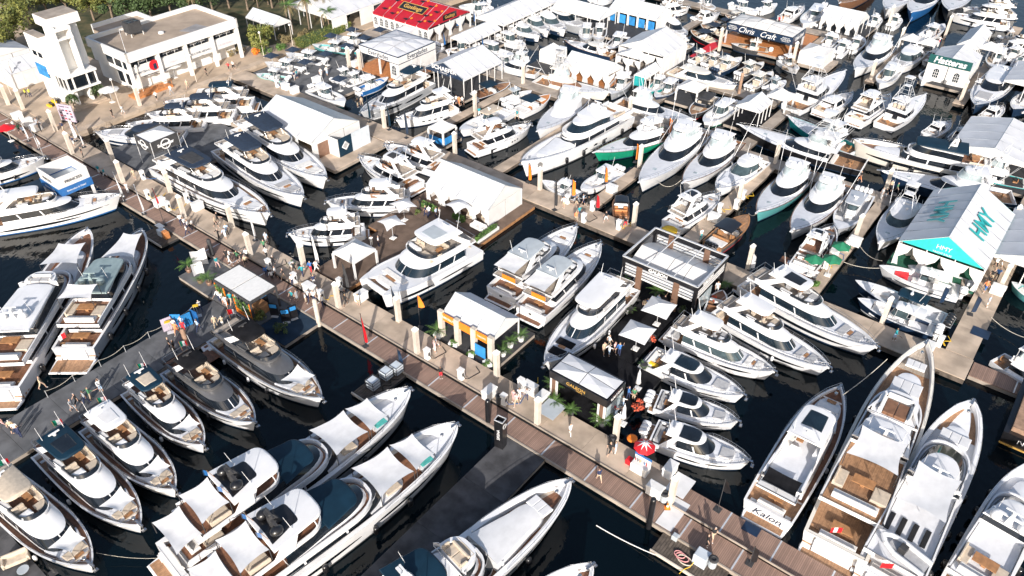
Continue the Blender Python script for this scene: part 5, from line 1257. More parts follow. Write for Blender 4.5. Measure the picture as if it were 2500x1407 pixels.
# teal-lettered tent
t, X, Y = tent(-10.9, -1.5, 88.6, 103.5, 'big grey-white tent with teal gable and teal letters on both roof slopes', base=.8, eave=3.3, rise=2.6, axis='v', n=6, roofm='tentroof', ends=('tealcloth', 'tealcloth'), side=('curtain', 'curtain'), end=('curtain', 'open'), val='tealcloth')
ang = math.atan2(2.6, Y+.15)
text('HMY', 3.0, 'teal', t, (-.3, Y*.52, 3.3+2.6*.5+.12), (ang, 0, math.pi), bold=.04)
text('HMY', 3.0, 'teal', t, (-.3, -Y*.52, 3.3+2.6*.5+.12), (ang, 0, 0), sx=1.0, bold=.04)
text('HMY', .8, 'white', t, (-X-.06, 0, 4.2), (R(90), 0, R(-90)))
text('YACHT SALES', .34, 'white', t, (-X-.06, 0, 3.5), (R(90), 0, R(-90)))
furnish(-10, -3, 89.5, 92, .8, 'under the teal-gabled tent', 6, seed=3)
# red tent
t, X, Y = tent(-119.2, -104, 106.2, 118.6, 'red roofed tent with bird prints and arched windows', base=.8, eave=3.1, rise=2.6, axis='u', n=5, roofm='redroof', ends=('redroof', 'redroof'), side=('win', 'open'), end=('win', 'curtain'), val='redroof')
ang = math.atan2(2.6, Y)
sg = part('roof_sign', M().box(-3.3, 3.3, -1.0, 1.0, 0, .05), 'black', t, (.5, -Y*.45, 3.1+2.6*.55+.1), (ang, 0, 0))
for e in (-1, 1): part('sign_border', M().box(-3.3, 3.3, e*1.0-.06, e*1.0+.06, .05, .07).box(e*3.3-.06, e*3.3+.06, -1, 1, .05, .07), 'gold', sg)
text('Goslings', 1.45, 'gold', sg, (0, .05, .07), (0, 0, 0), 'sign_lettering', bold=.02)
sg = part('gable_sign', M().box(X+.04, X+.07, -2.0, 2.0, 3.35, 4.45), 'black', t)
text('Goslings', .85, 'gold', t, (X+.09, 0, 3.9), (R(90), 0, R(90)))
for i, (x, f) in enumerate(((-5.6, .25), (-4.6, .68), (-2.9, .16), (-2.2, .86), (1.2, .9), (3.9, .8), (4.6, .42), (4.6, .14), (1.2, .1), (6.2, .66), (-6.6, .8), (6.6, .25))):
    m = M(); y = -Y*(1-f); z = 3.1+2.6*f+.09      # bird silhouettes printed on the roof, with an orange spot
    pts = [(-.9, -.1), (-.2, .25), (.3, .15), (.9, .55), (.55, .0), (.25, -.35), (-.3, -.2)]
    m.add([(px, py*math.cos(ang), py*math.sin(ang)) for px, py in pts], [tuple(range(7))]); part('bird_print', m, 'black', t, (x, y, z))
    m = M(); m.add([(.3*math.cos(k), .28*math.sin(k)*math.cos(ang), .28*math.sin(k)*math.sin(ang)) for k in [j*.785 for j in range(8)]], [tuple(range(8))]); part('spot_print', m, 'orange', t, (x+1.0, y+.5*math.cos(ang), z+.5*math.sin(ang)))
# navy gable tent
t, X, Y = tent(-91.2, -82.5, 91.8, 102, 'white roofed tent with navy gable and white lettering', eave=3.4, rise=1.9, axis='v', n=5, ends=('navy', 'navy'), side=('open', 'open'), end=('open', 'open'), val='tentroof')
text('SCHAEFER', 1.0, 'white', t, (-X-.06, 0, 4.05), (R(90), 0, R(-90)), bold=.02, sx=1.2); text('YACHTS', .4, 'white', t, (-X-.06, 0, 3.4), (R(90), 0, R(-90)))
# blue-lettered flat booth
def booth(u0, u1, v0, v1, label, base, h, roofm, fasc, fh, walls, legs=True, rise=.0, name='display_booth', legm='tentwall', trim=None):
    t = thing(name, label, 'booth', G((u0+u1)/2, (v0+v1)/2, base), ANG)
    X, Y = (u1-u0)/2, (v1-v0)/2
    nx, ny = max(2, round(2*X/2.8)), max(2, round(2*Y/2.4))
    for i in range(nx):
        for j in range(ny):
            x0, x1 = -X+.12+(2*X-.24)*i/nx, -X+.12+(2*X-.24)*(i+1)/nx; y0, y1 = -Y+.12+(2*Y-.24)*j/ny, -Y+.12+(2*Y-.24)*(j+1)/ny
            m = M(); zc = lambda x, y: h+.05+rise*(1-max(abs(x)/X, abs(y)/Y)); g = .03
            xm, ym = (x0+x1)/2, (y0+y1)/2
            c = [(x0+g, y0+g), (x1-g, y0+g), (x1-g, y1-g), (x0+g, y1-g)]
            m.add([(a, b, zc(a, b)) for a, b in c]+[(xm, ym, zc(xm, ym)+.10)], [(0, 1, 4), (1, 2, 4), (2, 3, 4), (3, 0, 4)]); part('roof_panel', m, roofm, t)
    for nm, b in (('fascia', (-X, X, -Y-.05, -Y+.05)), ('fascia', (-X, X, Y-.05, Y+.05)), ('fascia', (-X-.05, -X+.05, -Y, Y)), ('fascia', (X-.05, X+.05, -Y, Y))):
        part(nm, M().box(*b, h-fh, h+.04), fasc, t)
        if trim: part('fascia_trim', M().box(b[0]-.02, b[1]+.02, b[2]-.02, b[3]+.02, h-.02, h+.1), trim, t)
    if legs:
        for x in (-X+.12, 0, X-.12):
            for y in (-Y+.12, Y-.12): part('post', M().box(x-.14, x+.14, y-.14, y+.14, 0, h-fh), legm, t)
    for (x0, x1, y0, y1, z0, z1, mt) in walls: part('wall_panel', M().box(x0*X, x1*X, y0*Y, y1*Y, z0, z1), mt, t)
    return t, X, Y
t, X, Y = booth(-106, -96.2, 90.3, 99.8, 'white booth with blue lettered fascia and orange floor', .8, 4.2, 'tentroof', 'tentwall', 1.25, [(.98, 1.0, -.98, .98, 0, 3, 'tentwall'), (-.98, .98, .96, 1.0, 0, 3, 'tentwall'), (.55, .95, -1.0, -.97, 0, 3, 'tentwall'), (-1, -.98, .3, .95, 0, 3, 'tentwall')], rise=1.0, trim='navy')
text('Everglades', 1.2, 'navy', t, (0, -Y-.07, 3.6), (R(90), 0, 0), bold=.01); text('Everglades', 1.2, 'navy', t, (X+.07, 0, 3.6), (R(90), 0, R(90)), bold=.01)
arch_window(t, X*.75, -Y-.04, .8, 1.0, 1.7, 0); part('fascia_trim', M().box(-X-.07, X+.07, -Y-.07, -Y-.05, 2.9, 3.02), 'navy', t); part('fascia_trim', M().box(X+.05, X+.07, -Y, Y, 2.9, 3.02), 'navy', t)
# white pavilion of the British yachts
t, X, Y = tent(-99, -85.8, 62.0, 71.2, 'long white gable pavilion with petrol poster wall at its deck end', base=.8, eave=2.9, rise=2.2, axis='u', n=4, side=('half', 'solid'), end=('solid', 'half'), roof2='greytop')  # back roof slope in grey: its shade is painted into the colour
part('poster_wall', M().box(X+2.2, X+2.3, -Y*.35, Y*.2, .0, 2.9), 'petrol', t); part('poster_wall', M().box(X+2.2, X+2.3, Y*.2, Y*.98, .0, 2.9), 'arnolite', t); part('wall_panel', M().box(X, X+2.2, -Y*.37, -Y*.35, 0, 2.9), 'tentwall', t)
m = M(); m.lathe([(.75, 0), (.75, .03), (.55, .03), (.55, 0)], 0, 0, 4); part('diamond_emblem', m, 'white', t, (X+2.33, -Y*.08, 1.5), (0, R(90), 0))
part('doorway', M().box(X+.03, X+.06, -Y*.8, -Y*.2, 0, 2.3), 'bronze', t)
tent(-65.6, -54.7, 64.6, 71.6, 'plain white gable pavilion with tied curtains on the brown float', base=.6, eave=2.5, rise=2.1, axis='u', n=4, side=('curtain', 'solid'), end=('solid', 'solid'), roof2='greytop')  # white roof all round; far slope coloured grey to carry its shade
# orange-fronted booth
t, X, Y = tent(-45.2, -38.3, 45.4, 49.8, 'white tent with orange fascia, pale posts and orange flags on the main dock', base=.55, eave=3.0, rise=1.5, axis='u', n=3, side=('open', 'open'), end=('open', 'open'), val='tentwall', inside='charcoal')
for i in range(3):
    s = 2*X/3; part('orange_fascia', M().box(-X+s*i+.3, -X+s*(i+1)-.3, -Y-.3, -Y-.22, 2.35, 3.35), 'orange', t)
for i in range(4): part('front_post', M().box(-X+2*X/3*i-.3, -X+2*X/3*i+.3, -Y-.45, -Y+.0, 0, 3.5), 'pilecon', t)
text('ABSOLUTE', .42, 'white', t, (-X+1.2, -Y-.32, 2.85), (R(90), 0, 0)); text('YACHTS', .3, 'white', t, (X-1.2, -Y-.32, 2.85), (R(90), 0, 0))
part('poster', M().box(X-1.9, X-.5, -Y-.62, -Y-.55, .4, 1.9), 'brightblue', t)
# black booths of the Galeon stand
t, X, Y = booth(-30.8, -24.2, 45.1, 48.3, 'black booth with white quilted roof and gold lettering on the main dock', .55, 3.4, 'tentroof', 'black', .9, [(-.98, -.7, -1.0, -.96, 0, 2.5, 'tentwall'), (.7, .98, -1.0, -.96, 0, 2.5, 'tentwall'), (-.9, -.78, -1.03, -1.0, 0, 2.5, 'bronze'), (.78, .9, -1.03, -1.0, 0, 2.5, 'bronze'), (.98, 1, -.9, .9, 0, 2.5, 'glasspale'), (-1, -.98, -.9, .9, 0, 2.5, 'black'), (-.98, .98, .96, 1.0, 0, 2.5, 'black')], legm='black', legs=False, rise=.35)
text('GALEON', .55, 'gold', t, (-.2, -Y-.07, 2.95), (R(90), 0, 0)); text('YACHTS', .2, 'gold', t, (.2, -Y-.07, 2.62), (R(90), 0, 0)); text('GALEON', .5, 'white', t, (X+.07, 0, 2.95), (R(90), 0, R(90)))
t = thing('display_booth', 'tall black booth with open steel frame, clear roof and bronze columns', 'booth', G(-29.85, 68.1, .55), ANG)
X, Y = 4.7, 3.65
for i in range(4):
    for sd, nm in ((-1, 'a'), (1, 'b')):
        x0, x1 = -X+.3+(2*X-.6)*i/4+.03, -X+.3+(2*X-.6)*(i+1)/4-.03
        part('roof_panel', M().loft([[(x0, sd*Y*.92, 2.6), (x1, sd*Y*.92, 2.6)], [(x0, sd*Y*.45, 3.55), (x1, sd*Y*.45, 3.55)], [(x0, 0, 4.1), (x1, 0, 4.1)]], False, True), 'tentwall', t)
for b in ((-X, X, -Y-.08, -Y+.08), (-X, X, Y-.08, Y+.08), (-X-.08, -X+.08, -Y, Y), (X-.08, X+.08, -Y, Y)):
    part('black_beam', M().box(*b, 3.8, 4.4), 'black', t); part('steel_rim', M().box(b[0]-.02, b[1]+.02, b[2]-.02, b[3]+.02, 4.4, 4.52), 'alum', t)
for x in (-X*.36, X*.36): part('truss_tube', M().tube((x, -Y, 4.45), (x, Y, 4.45), .07, 6), 'alum', t)
for x in (-X+.15, X-.15):
    for y in (-Y+.15, Y-.15): part('corner_post', M().box(x-.18, x+.18, y-.18, y+.18, 0, 3.8), 'black', t)
for x in (-X*.52, X*.48):
    for y in (-Y, Y): part('bronze_column', M().box(x-.35, x+.35, y-.12, y+.12, 0, 3.9 if y < 0 else 4.3), 'bronze', t)
for y in (-Y+.02, Y-.02):
    for k in range(4): part('blind_slat', M().box(-X+.4, X-.4, y-.03, y+.03, 2.25+k*.4, 2.25+k*.4+.24), ('tentwall', 'silver')[k % 2], t)
for k in range(3): part('blind_slat', M().box(X-.05, X, -Y+.4, Y-.4, 2.6+k*.4, 2.6+k*.4+.24), 'tentwall', t)
for k in range(8): part('frame_post', M().tube((-X+.6+k*1.2, Y, 3), (-X+.6+k*1.2, Y, 4.4), .03, 4), 'alum', t)
text('GALEON', .6, 'white', t, (-.1, -Y-.11, 4.05), (R(90), 0, 0), bold=.02); text('GALEON', .6, 'white', t, (X+.11, -1.2, 4.05), (R(90), 0, R(90)), bold=.02)
part('poster', M().box(X+.02, X+.06, -2.6, .4, .4, 2.3), 'glasspale', t)
# dark cube booth
t = thing('display_booth', 'open-topped charcoal cube booth with white round logo beside the dock', 'booth', G(-103.4, 48.3, .6), ANG)
X, Y = 2.1, 2.15
for b in ((-X, X, -Y-.04, -Y+.04), (-X, X, Y-.04, Y+.04), (-X-.04, -X+.04, -Y, Y), (X-.04, X+.04, -Y, Y)): part('fascia', M().box(*b, 2.7, 4.6), 'charcoal', t)
m = M(); m.add([(-X, -Y, 4.4), (X, -Y, 4.4), (X, Y, 4.4), (-X, Y, 4.4), (0, 0, 5.1)], [(0, 1, 4), (1, 2, 4), (2, 3, 4), (3, 0, 4)]); part('canopy_roof', m, 'fabric', t)
for x in (-X, X):
    for y in (-Y, Y): part('post', M().tube((x, y, 0), (x, y, 4.6), .06, 6), 'alum', t)
def ring(par, loc, rot, r, mt='white'):
    m = M(); m.loft([[(q*math.cos(a*math.pi/10), q*math.sin(a*math.pi/10), z) for a in range(20)] for q, z in ((r, 0), (r, .03), (r*.8, .03), (r*.8, 0))], True, False); part('round_logo', m, mt, par, loc, rot)
ring(t, (0, -Y-.05, 3.65), (R(90), 0, 0), .78); ring(t, (X+.05, 0, 3.65), (R(90), 0, R(90)), .78)
text('Sunseeker', .62, 'white', t, (0, -Y-.07, 3.65), (R(90), 0, 0), bold=.03); text('Sunseeker', .62, 'white', t, (X+.07, 0, 3.65), (R(90), 0, R(90)), bold=.03)
# blue and white two-tier booth
t = thing('display_booth', 'blue and white two-tier booth at the left of the main dock', 'booth', G(-104, 34.8, .55), ANG)
X, Y = 2.5, 2.2
part('roof_deck', M().box(-X+.1, X-.1, -Y+.1, Y-.1, 3.05, 3.15), 'greytop', t)
for b in ((-X, X, -Y-.05, -Y+.05), (-X, X, Y-.05, Y+.05), (-X-.05, -X+.05, -Y, Y), (X-.05, X+.05, -Y, Y)):
    part('blue_fascia', M().box(b[0]-.03, b[1]+.03, b[2]-.03, b[3]+.03, 2.2, 3.3), 'blue', t); part('white_fascia', M().box(b[0]*.97, b[1]*.97, b[2]*.97, b[3]*.97, 3.3, 4.9), 'tentwall', t)
for x in (-X+.2, 0, X-.2):
    for y in (-Y+.2, Y-.2): part('post', M().box(x-.2, x+.2, y-.2, y+.2, 0, 2.2), 'tentwall', t)
part('wall_panel', M().box(X-.12, X-.06, -Y+.4, -.2, 0, 2.2).box(X-.12, X-.06, .2, Y-.4, 0, 2.2), 'glass', t)
text('PRINCESS', .55, 'charcoal', t, (0, -Y-.06, 4.0), (R(90), 0, 0)); text('PRINCESS', .55, 'charcoal', t, (X+.06, 0, 4.0), (R(90), 0, R(90))); text('Distinction In Detail', .32, 'white', t, (X+.09, 0, 2.7), (R(90), 0, R(90))); text('Distinction In Detail', .32, 'white', t, (0, -Y-.09, 2.7), (R(90), 0, 0))
# cafe pergola
t = thing('cafe_pergola', 'cafe pergola with white slatted roof, plant wall and orange frames', 'pergola', G(-66.4, 35.7, .5), ANG)
X, Y = 3.3, 1.75
for k in range(2):
    x0 = -X+k*X+.04
    part('roof_rim', M().box(x0, x0+X-.08, -Y, Y, 2.72, 2.82), 'charcoal', t)
    for i in range(16): part('roof_slat', shared('roof_slat', lambda: M().box(-.095, .095, -Y+.06, Y-.06, 2.83, 2.90), 'plastic'), 'plastic', t, (x0+.14+i*.197, 0, 0))
part('roof_beam', M().box(-X-.05, X+.05, -Y-.08, -Y, 2.55, 2.92).box(-X-.05, X+.05, Y, Y+.08, 2.55, 2.92).box(-X-.08, -X-.0, -Y, Y, 2.55, 2.92).box(X, X+.08, -Y, Y, 2.55, 2.92), 'charcoal', t)
for x in (-X, 0, X):
    for y in (-Y, Y): part('post', M().box(x-.09, x+.09, y-.09, y+.09, 0, 2.7), 'charcoal', t)
for x0, x1 in ((-X+.2, -X*.45), (.3, X-.15)):
    m = M(); rnd = random.Random(5)
    for i in range(260):
        p = Vector((rnd.uniform(x0, x1), -Y-.1+rnd.uniform(-.12, .1), rnd.uniform(.7, 2.3))); d = Vector((rnd.uniform(-.16, .16), rnd.uniform(-.1, .05), rnd.uniform(-.16, .16))); e = Vector((rnd.uniform(-.1, .1), .05, rnd.uniform(-.1, .1)))
        m.quad(p-d, p+e, p+d, p-e)
    part('plant_wall', m, 'palmleaf', t)
    fr = M()
    for q in (x0, x1): fr.box(q-.05, q+.05, -Y-.16, -Y-.06, .1, 2.5)
    fr.box(x0, x1, -Y-.16, -Y-.06, .1, .25).box(x0, x1, -Y-.16, -Y-.06, .55, .65); part('orange_frame', fr, 'orange', t)
part('bar_counter', M().cbox(X-1.6, X-.3, -.9, .6, 0, 1.1), 'wood', t)
# pagoda canopies
def pagoda(u, v, s, label, base=.6, h=2.4, rise=1.1, mt='tentwall', walls=0, legm='tentwall', sx=1.0):
    t = thing('peaked_canopy', label, 'canopy', G(u, v, base), ANG)
    a = s/2; rows = []
    for f in (0, .25, .5, .75, 1):
        q = a*(1-f)+.02; z = h+rise*f**1.5
        rows.append([(sx*q*x, q*y, z) for x, y in ((-1,-1),(0,-1.0),(1,-1),(1,0),(1,1),(0,1),(-1,1),(-1,0))])
    m = M().loft(rows, True, False); part('canopy_roof', m, mt, t)
    m = M().loft([rows[0], [(p[0], p[1], h-.3) for p in rows[0]]], True, False); part('valance', m, mt, t)
    for x in (-a, a):
        for y in (-a, a): part('canopy_leg', M().box(x*sx-.12, x*sx+.12, y-.12, y+.12, 0, h-.28), legm, t)
    if walls:
        part('wall_panel', M().box(-a*sx, a*sx, -a-.03, -a+.03, 0, h-.3), 'tentwall', t); part('wall_panel', M().box(a*sx-.03, a*sx+.03, -a, a, 0, h-.3), 'tentwall', t)
    return t
pagoda(-61.8, 48.0, 3.6, 'white peaked canopy over the brown entrance float', legm='tentwall')
t = pagoda(-75.4, 78.6, 3.0, 'small white peaked kiosk with blue printed walls by the second dock', base=.8, h=2.3)
for b in ((-1.5, 1.5, -1.53, -1.47), (1.47, 1.53, -1.5, 1.5)): part('printed_panel', M().box(*b, 0, 1.1), 'brightblue', t)
pagoda(-42, 144, 4.6, 'white box tent with solid walls in the upper basin', base=.8, walls=1, rise=.7)
pagoda(-39.4, 121.2, 3.4, 'peaked canopy beside the sportfishing towers', base=.8)
pagoda(-52.4, 115.4, 3.8, 'peaked canopy over red chairs on the small dark float', base=.8, rise=.9)
pagoda(-80.3, 114.3, 3.4, 'white peaked tent with grey lettered wall by the picnic boat', base=.8, walls=1)
pagoda(-30.2, 160.4, 3.0, 'twin-peak canopy, outer half', base=.9, rise=.8); pagoda(-27.1, 160.4, 3.0, 'twin-peak canopy, inner half', base=.9, rise=.8)
pagoda(-17.6, 165, 3.6, 'white canopy with striped flags behind the green-sign tent', base=.9, rise=.8)
pagoda(-108.5, 104.6, 3.8, 'white canopy cube in front of the red tent', base=.8, walls=1, rise=.7)
# other white tents, by place
tent(-94.9-7.2, -94.9, 117.9, 140, 'long open-sided white tent left of the hardtop boats', axis='v', n=7, side=('open', 'open'), rise=1.6)
tent(-93.5, -81.8, 132.2, 138.2, 'open white tent beside the largest hardtop cruiser', n=4, side=('open', 'open'), rise=1.4)
tent(-84, -72.8, 139.0, 145.5, 'white tent with blue printed panels near the top', n=5, side=('print', 'solid'), end=('solid', 'print'), rise=1.6)
tent(-98.6, -94, 106.6, 116, 'narrow open canopy on thin legs beside the red tent', axis='v', n=5, rise=1.2, eave=2.6)
tent(-70.6, -61.4, 121.4, 130, 'large white gable tent with dark doorways in the upper middle', axis='v', n=4, eave=3.2, rise=2.0, end=('curtain', 'solid'), side=('solid', 'curtain'))
tent(-69.6, -64.6, 118.9, 121.3, 'low white porch tent joined to the large gable tent', axis='v', n=1, eave=2.6, rise=1.2, end=('curtain', 'open'))
tent(-74.8, -65.5, 109.8, 114.6, 'white tent with arched curtain openings and warm displays inside', n=4, side=('curtain', 'solid'), end=('solid', 'curtain'), rise=1.4, inside='orangewood')
t, X, Y = tent(-62.2, -60, 112.9, 118, 'narrow white canopy with a teal flag at its corner', axis='v', n=3, eave=2.6, rise=.9); part('teal_banner', M().box(-X-.2, -X-.1, -.9, .9, .8, 2.5), 'teal', t)
tent(-43.2, -39.2, 112.6, 117.2, 'small grey gable canopy with white chairs on the dark float', axis='v', n=3, eave=2.6, rise=1.2)
tent(-47.8, -40.3, 161.2, 167, 'white tent hung with striped flags near the top', n=4, rise=1.5, side=('curtain', 'open'))
tent(-22.4, -18.8, 161.4, 171.5, 'white gable tent behind the green-sign tent', axis='v', n=4, rise=1.4, eave=2.8)
tent(-12.6, -2, 118.5, 130.5, 'wide white tent at the right beyond the black and cream superyacht', axis='v', n=4, rise=1.3, eave=3.0, roof2='tentroof')
tent(-11.8, -2, 148.5, 159, 'pale tent at the right edge in the upper basin', axis='v', n=4, rise=1.4, eave=3.0)
tent(-1.6, 6, 93, 106, 'white tent whose corner shows at the right edge beside the teal tent', axis='v', n=4, rise=1.4, eave=3.0)
t, X, Y = tent(-24, -17.3, 148.4, 157, 'white tent with dark green sign and arched doors', axis='v', n=4, rise=1.3, eave=3.2, side=('solid', 'solid'), end=('win', 'open'))
part('green_sign', M().box(-X-.2, -X-.1, -Y-.1, Y+.1, 3.1, 4.6), 'signgreen', t); text('Hatteras', 1.5, 'white', t, (-X-.22, 0, 3.85), (R(90), 0, R(-90)), bold=.04, shear=.2)
t, X, Y = booth(-59.5, -46.4, 142.4, 148.6, 'black fascia tent with white script sign and pale roof', .8, 3.9, 'tentwall', 'navy', 1.3, [(-.95, .95, .97, 1, 0, 2.6, 'charcoal')], rise=1.1, legm='alum')
text('Chris', 1.45, 'white', t, (-2.6, -Y-.07, 3.25), (R(90), 0, 0), shear=.4); text('Craft', 1.45, 'white', t, (1.7, -Y-.07, 3.25), (R(90), 0, 0), shear=.4); text('Chris Craft', .9, 'white', t, (X+.07, 0, 3.25), (R(90), 0, R(90)), shear=.4)
text('AMERICA\'S\nBOATBUILDER\nSINCE 1874', .3, 'white', t, (-5.3, -Y-.07, 3.3), (R(90), 0, 0)); text('AMERICA\'S\nBOATBUILDER\nSINCE 1874', .3, 'white', t, (5.3, -Y-.07, 3.3), (R(90), 0, 0))
# tents on land
tent(-135, -121.6, 97.6, 116, 'large white tent on the lawn behind the palms', base=1, axis='v', n=5, rise=2.4, eave=3.4, side=('half', 'open'))
tent(-137.2, -128.6, 88.9, 93, 'white canopy with teal benches behind the quayside shrubs', base=1, n=4, rise=1.3, eave=2.8)
tent(-150.8, -145, 46.5, 52, 'white gable tent beside the striped steps', base=1, axis='v', n=3, rise=1.5, eave=2.8, side=('solid', 'solid'), end=('half', 'solid'))
tent(-162, -154, 45, 54, 'white tent with boat banner at the left edge', base=1, n=3, rise=1.5, eave=3.0, side=('solid', 'solid'), end=('solid', 'solid'))
# ------------------------------------------------------------------ the white waterfront building
b = thing('waterfront_building', 'white two-storey waterfront building with gravel roof and banner panels', 'building', G(-129.5, 68.6, 1), ANG)
# local x = u (-8.6 .. 3.4), y = v (-11 .. 11.5); the long front faces +u towards the water
fx, y0, y1, H = 3.3, -10.6, 11.2, 7.4
bx = -9.5
part('lower_wall', M().box(bx, fx-2.6, y0+1, y1, 0, 3.2), 'plaster', b); part('upper_wall', M().box(bx, fx-.9, y0+.5, y1, 3.2, 6.0), 'plaster', b)
part('roof_slab', M().box(bx+.3, fx-.3, y0+.3, y1-.3, 6.0, 6.6), 'roofgravel', b)
for q in ((fx-.35, fx, y0, y1), (bx, bx+.35, y0, y1), (bx, fx, y0, y0+.35), (bx, fx, y1-.35, y1)): part('parapet', M().box(*q, 5.7, 7.3), 'plaster', b)
part('roof_patch', M().prism([(-1, 2), (1.5, 3.2), (1.2, 6.5), (-1.8, 6)], 6.6, 6.62), 'roofpatch', b)
part('parapet', M().box(bx-5, bx, 2, 2.35, 5.7, 7.2), 'plaster', b); part('roof_wing', M().box(bx-5, bx, y0+4, 2, 5.6, 6.5), 'roofgravel', b); part('parapet', M().box(bx-5.3, bx-5, y0+4, 2.35, 5.7, 7.2), 'plaster', b); part('lower_wall', M().box(bx-5, bx, y0+4.2, 1.8, 0, 5.6), 'plaster', b)
for i in range(5):
    y = y0+.25+(y1-y0-.5)*i/4
    part('column', M().box(fx-.75, fx-.2, y-.25, y+.25, 0, 5.9), 'plaster', b)
for i in range(4):
    ya = y0+.5+(y1-y0-.5)*i/4+.12; yb = ya+(y1-y0-.5)/4-.75
    w = part('window_strip', M().box(fx-.92, fx-.86, ya, yb, 4.6, 5.7), 'glass', b)
    for k in range(1, 3): part('mullion', M().box(fx-.87, fx-.83, ya+(yb-ya)*k/3-.03, ya+(yb-ya)*k/3+.03, 4.6, 5.7), 'plaster', w)
    part('banner_panel', M().box(fx-.7, fx-.64, ya, yb, 2.7, 4.5), 'tentwall', b)
    text(('THE BRITISH LOUNGE', 'STELLA', 'WELCOME ABOARD', 'LAUDERDALE')[i], .5, 'lilac' if i % 2 else 'navy', b, (fx-.62, (ya+yb)/2, 3.4), (R(90), 0, R(90)))
    text(('FLISOM', 'STELLA WEEKS', 'STELLA WEEKS', 'STELLA WEEKS')[i], .45, 'white', b, (fx-.84, (ya+yb)/2, 5.15), (R(90), 0, R(90)))
m = M().lathe([(.9, 0), (.9, .03)], 0, 0, 16); part('red_emblem', m, 'red', b, (fx-.62, y0+4.6, 3.9), (0, R(90), 0)); part('emblem_figure', M().box(0, .05, -.25, .3, -.6, .35), 'navy', b, (fx-.6, y0+4.7, 3.8))
for i in range(3): part('window_strip', M().box(fx-8+i*2.6, fx-6+i*2.6, y0+.44, y0+.49, 4.0, 5.3), 'glassblue', b)
for i in range(2): part('window_strip', M().box(fx-6.6+i*2.6, fx-5.0+i*2.6, y0+.94, y0+.99, .8, 2.8), 'glass', b)
part('restaurant_deck', M().box(fx-1.2, fx+1.2, y0-1, y0+6, 0, .35), 'orangewood', b)
for k in range(6): part('deck_rail', M().tube((fx+1.1, y0-.9+k*1.36, .35), (fx+1.1, y0-.9+k*1.36, 1.3), .04, 4), 'orangewood', b)
part('deck_rail', M().tube((fx+1.1, y0-.9, 1.3), (fx+1.1, y0+5.9, 1.3), .04, 4), 'orangewood', b)
ac = part('air_handler', M().box(-6.5, -4.5, -5, -2.6, 7.2, 9.0), 'charcoal', b)
for x in (-6, -5):
    for y in (-4.4, -3.2): part('fan_grille', M().lathe([(.42, 9.01), (.42, 9.06), (.1, 9.06)], x, y, 10), 'black', ac)
part('unit_stand', M().box(-6.4, -6.3, -4.9, -4.8, 6.6, 7.2).box(-4.6, -4.5, -4.9, -4.8, 6.6, 7.2).box(-6.4, -6.3, -2.7, -2.6, 6.6, 7.2).box(-4.6, -4.5, -2.7, -2.6, 6.6, 7.2), 'plaster', ac)
part('roof_vent', M().lathe([(.5, 6.6), (.5, 6.9), (.1, 7.0)], -2.5, -.5, 10), 'plaster', b)
part('roof_mast', M().tube((2.6, y0+.6, 6.6), (2.6, y0+.6, 11), .05, 5), 'alum', b)
# control tower
tw = thing('control_tower', 'white concrete tower with dark glazed room and tall fins beside the quay', 'tower', G(-131.2, 51.2, 1), ANG)
part('base_plinth', M().box(-3.2, 2.6, -2.8, 3.2, 0, .25).box(-2.9, 2.3, -2.5, 2.9, .25, .5), 'concrete', tw)
for y in (-1.3, 1.1): part('tower_fin', M().box(-1.6, 1.5, y-.16, y+.16, .5, 13.2 if y < 0 else 12.4), 'plaster', tw)
part('tower_fin', M().box(-2.0, -1.6, -2.6, 2.6, .5, 5), 'plaster', tw); part('tower_fin', M().box(-2.2, .6, 2.6, 2.95, .5, 5.2), 'plaster', tw)
part('lookout_floor', M().box(-2.4, 2.2, -2.6, 2.8, 3.0, 3.3), 'plaster', tw); part('lookout_room', M().box(-2.1, 1.85, -2.3, 2.5, 3.3, 5.3), 'glass', tw); part('lookout_roof', M().box(-2.4, 2.2, -2.6, 2.8, 5.3, 5.65), 'plaster', tw)
for y in (-2.3, -1.3, 1.1, 2.5): part('window_post', M().box(1.8, 1.95, y-.13, y+.13, 3.3, 5.3), 'plaster', tw)
for x in (-2.1, -.8, .5, 1.85): part('window_post', M().box(x-.06, x+.06, -2.4, -2.28, 3.3, 5.3), 'plaster', tw)
part('tower_core', M().box(-2.4, -.2, -1.2, 1.0, 5.65, 12.8), 'plaster', tw); part('tower_wing', M().box(-3.6, -.4, 1.26, 3.2, 5.65, 13.0), 'plaster', tw)
part('tower_cap', M().box(-3.8, .6, -1.5, 3.6, 12.8, 14.3), 'plaster', tw); part('cap_top', M().box(-3.7, .5, -1.4, 3.5, 14.3, 14.36), 'concretedark', tw)
part('front_frame', M().box(.6, 1.6, -1.5, 1.3, 12.4, 12.9).box(.6, 1.6, -1.5, 1.3, 11.0, 11.25), 'plaster', tw)
part('tower_wing', M().box(-7.0, -2.4, -2.6, -1.0, 5.0, 11.0), 'plaster', tw); part('wing_roof', M().box(-6.9, -2.4, -2.5, -1.1, 11.0, 11.05), 'concretedark', tw)
for x in (-6, -4.2): part('window_strip', M().box(x, x+1.2, -2.66, -2.6, 7.6, 8.4), 'glass', tw)
part('tower_wing', M().box(-7.0, -2.0, -2.4, -1.2, 0, 5.0), 'plaster', tw); part('blue_sign', M().box(-6.6, -3.2, -2.72, -2.62, 4.2, 6.2), 'brightblue', tw)
for k in range(4): part('striped_step', M().box(-3.6+k*.0, -2.4, -4.6+k*.45, -4.2+k*.45, 0, .25+k*.22), ('yellow', 'black')[k % 2], tw)
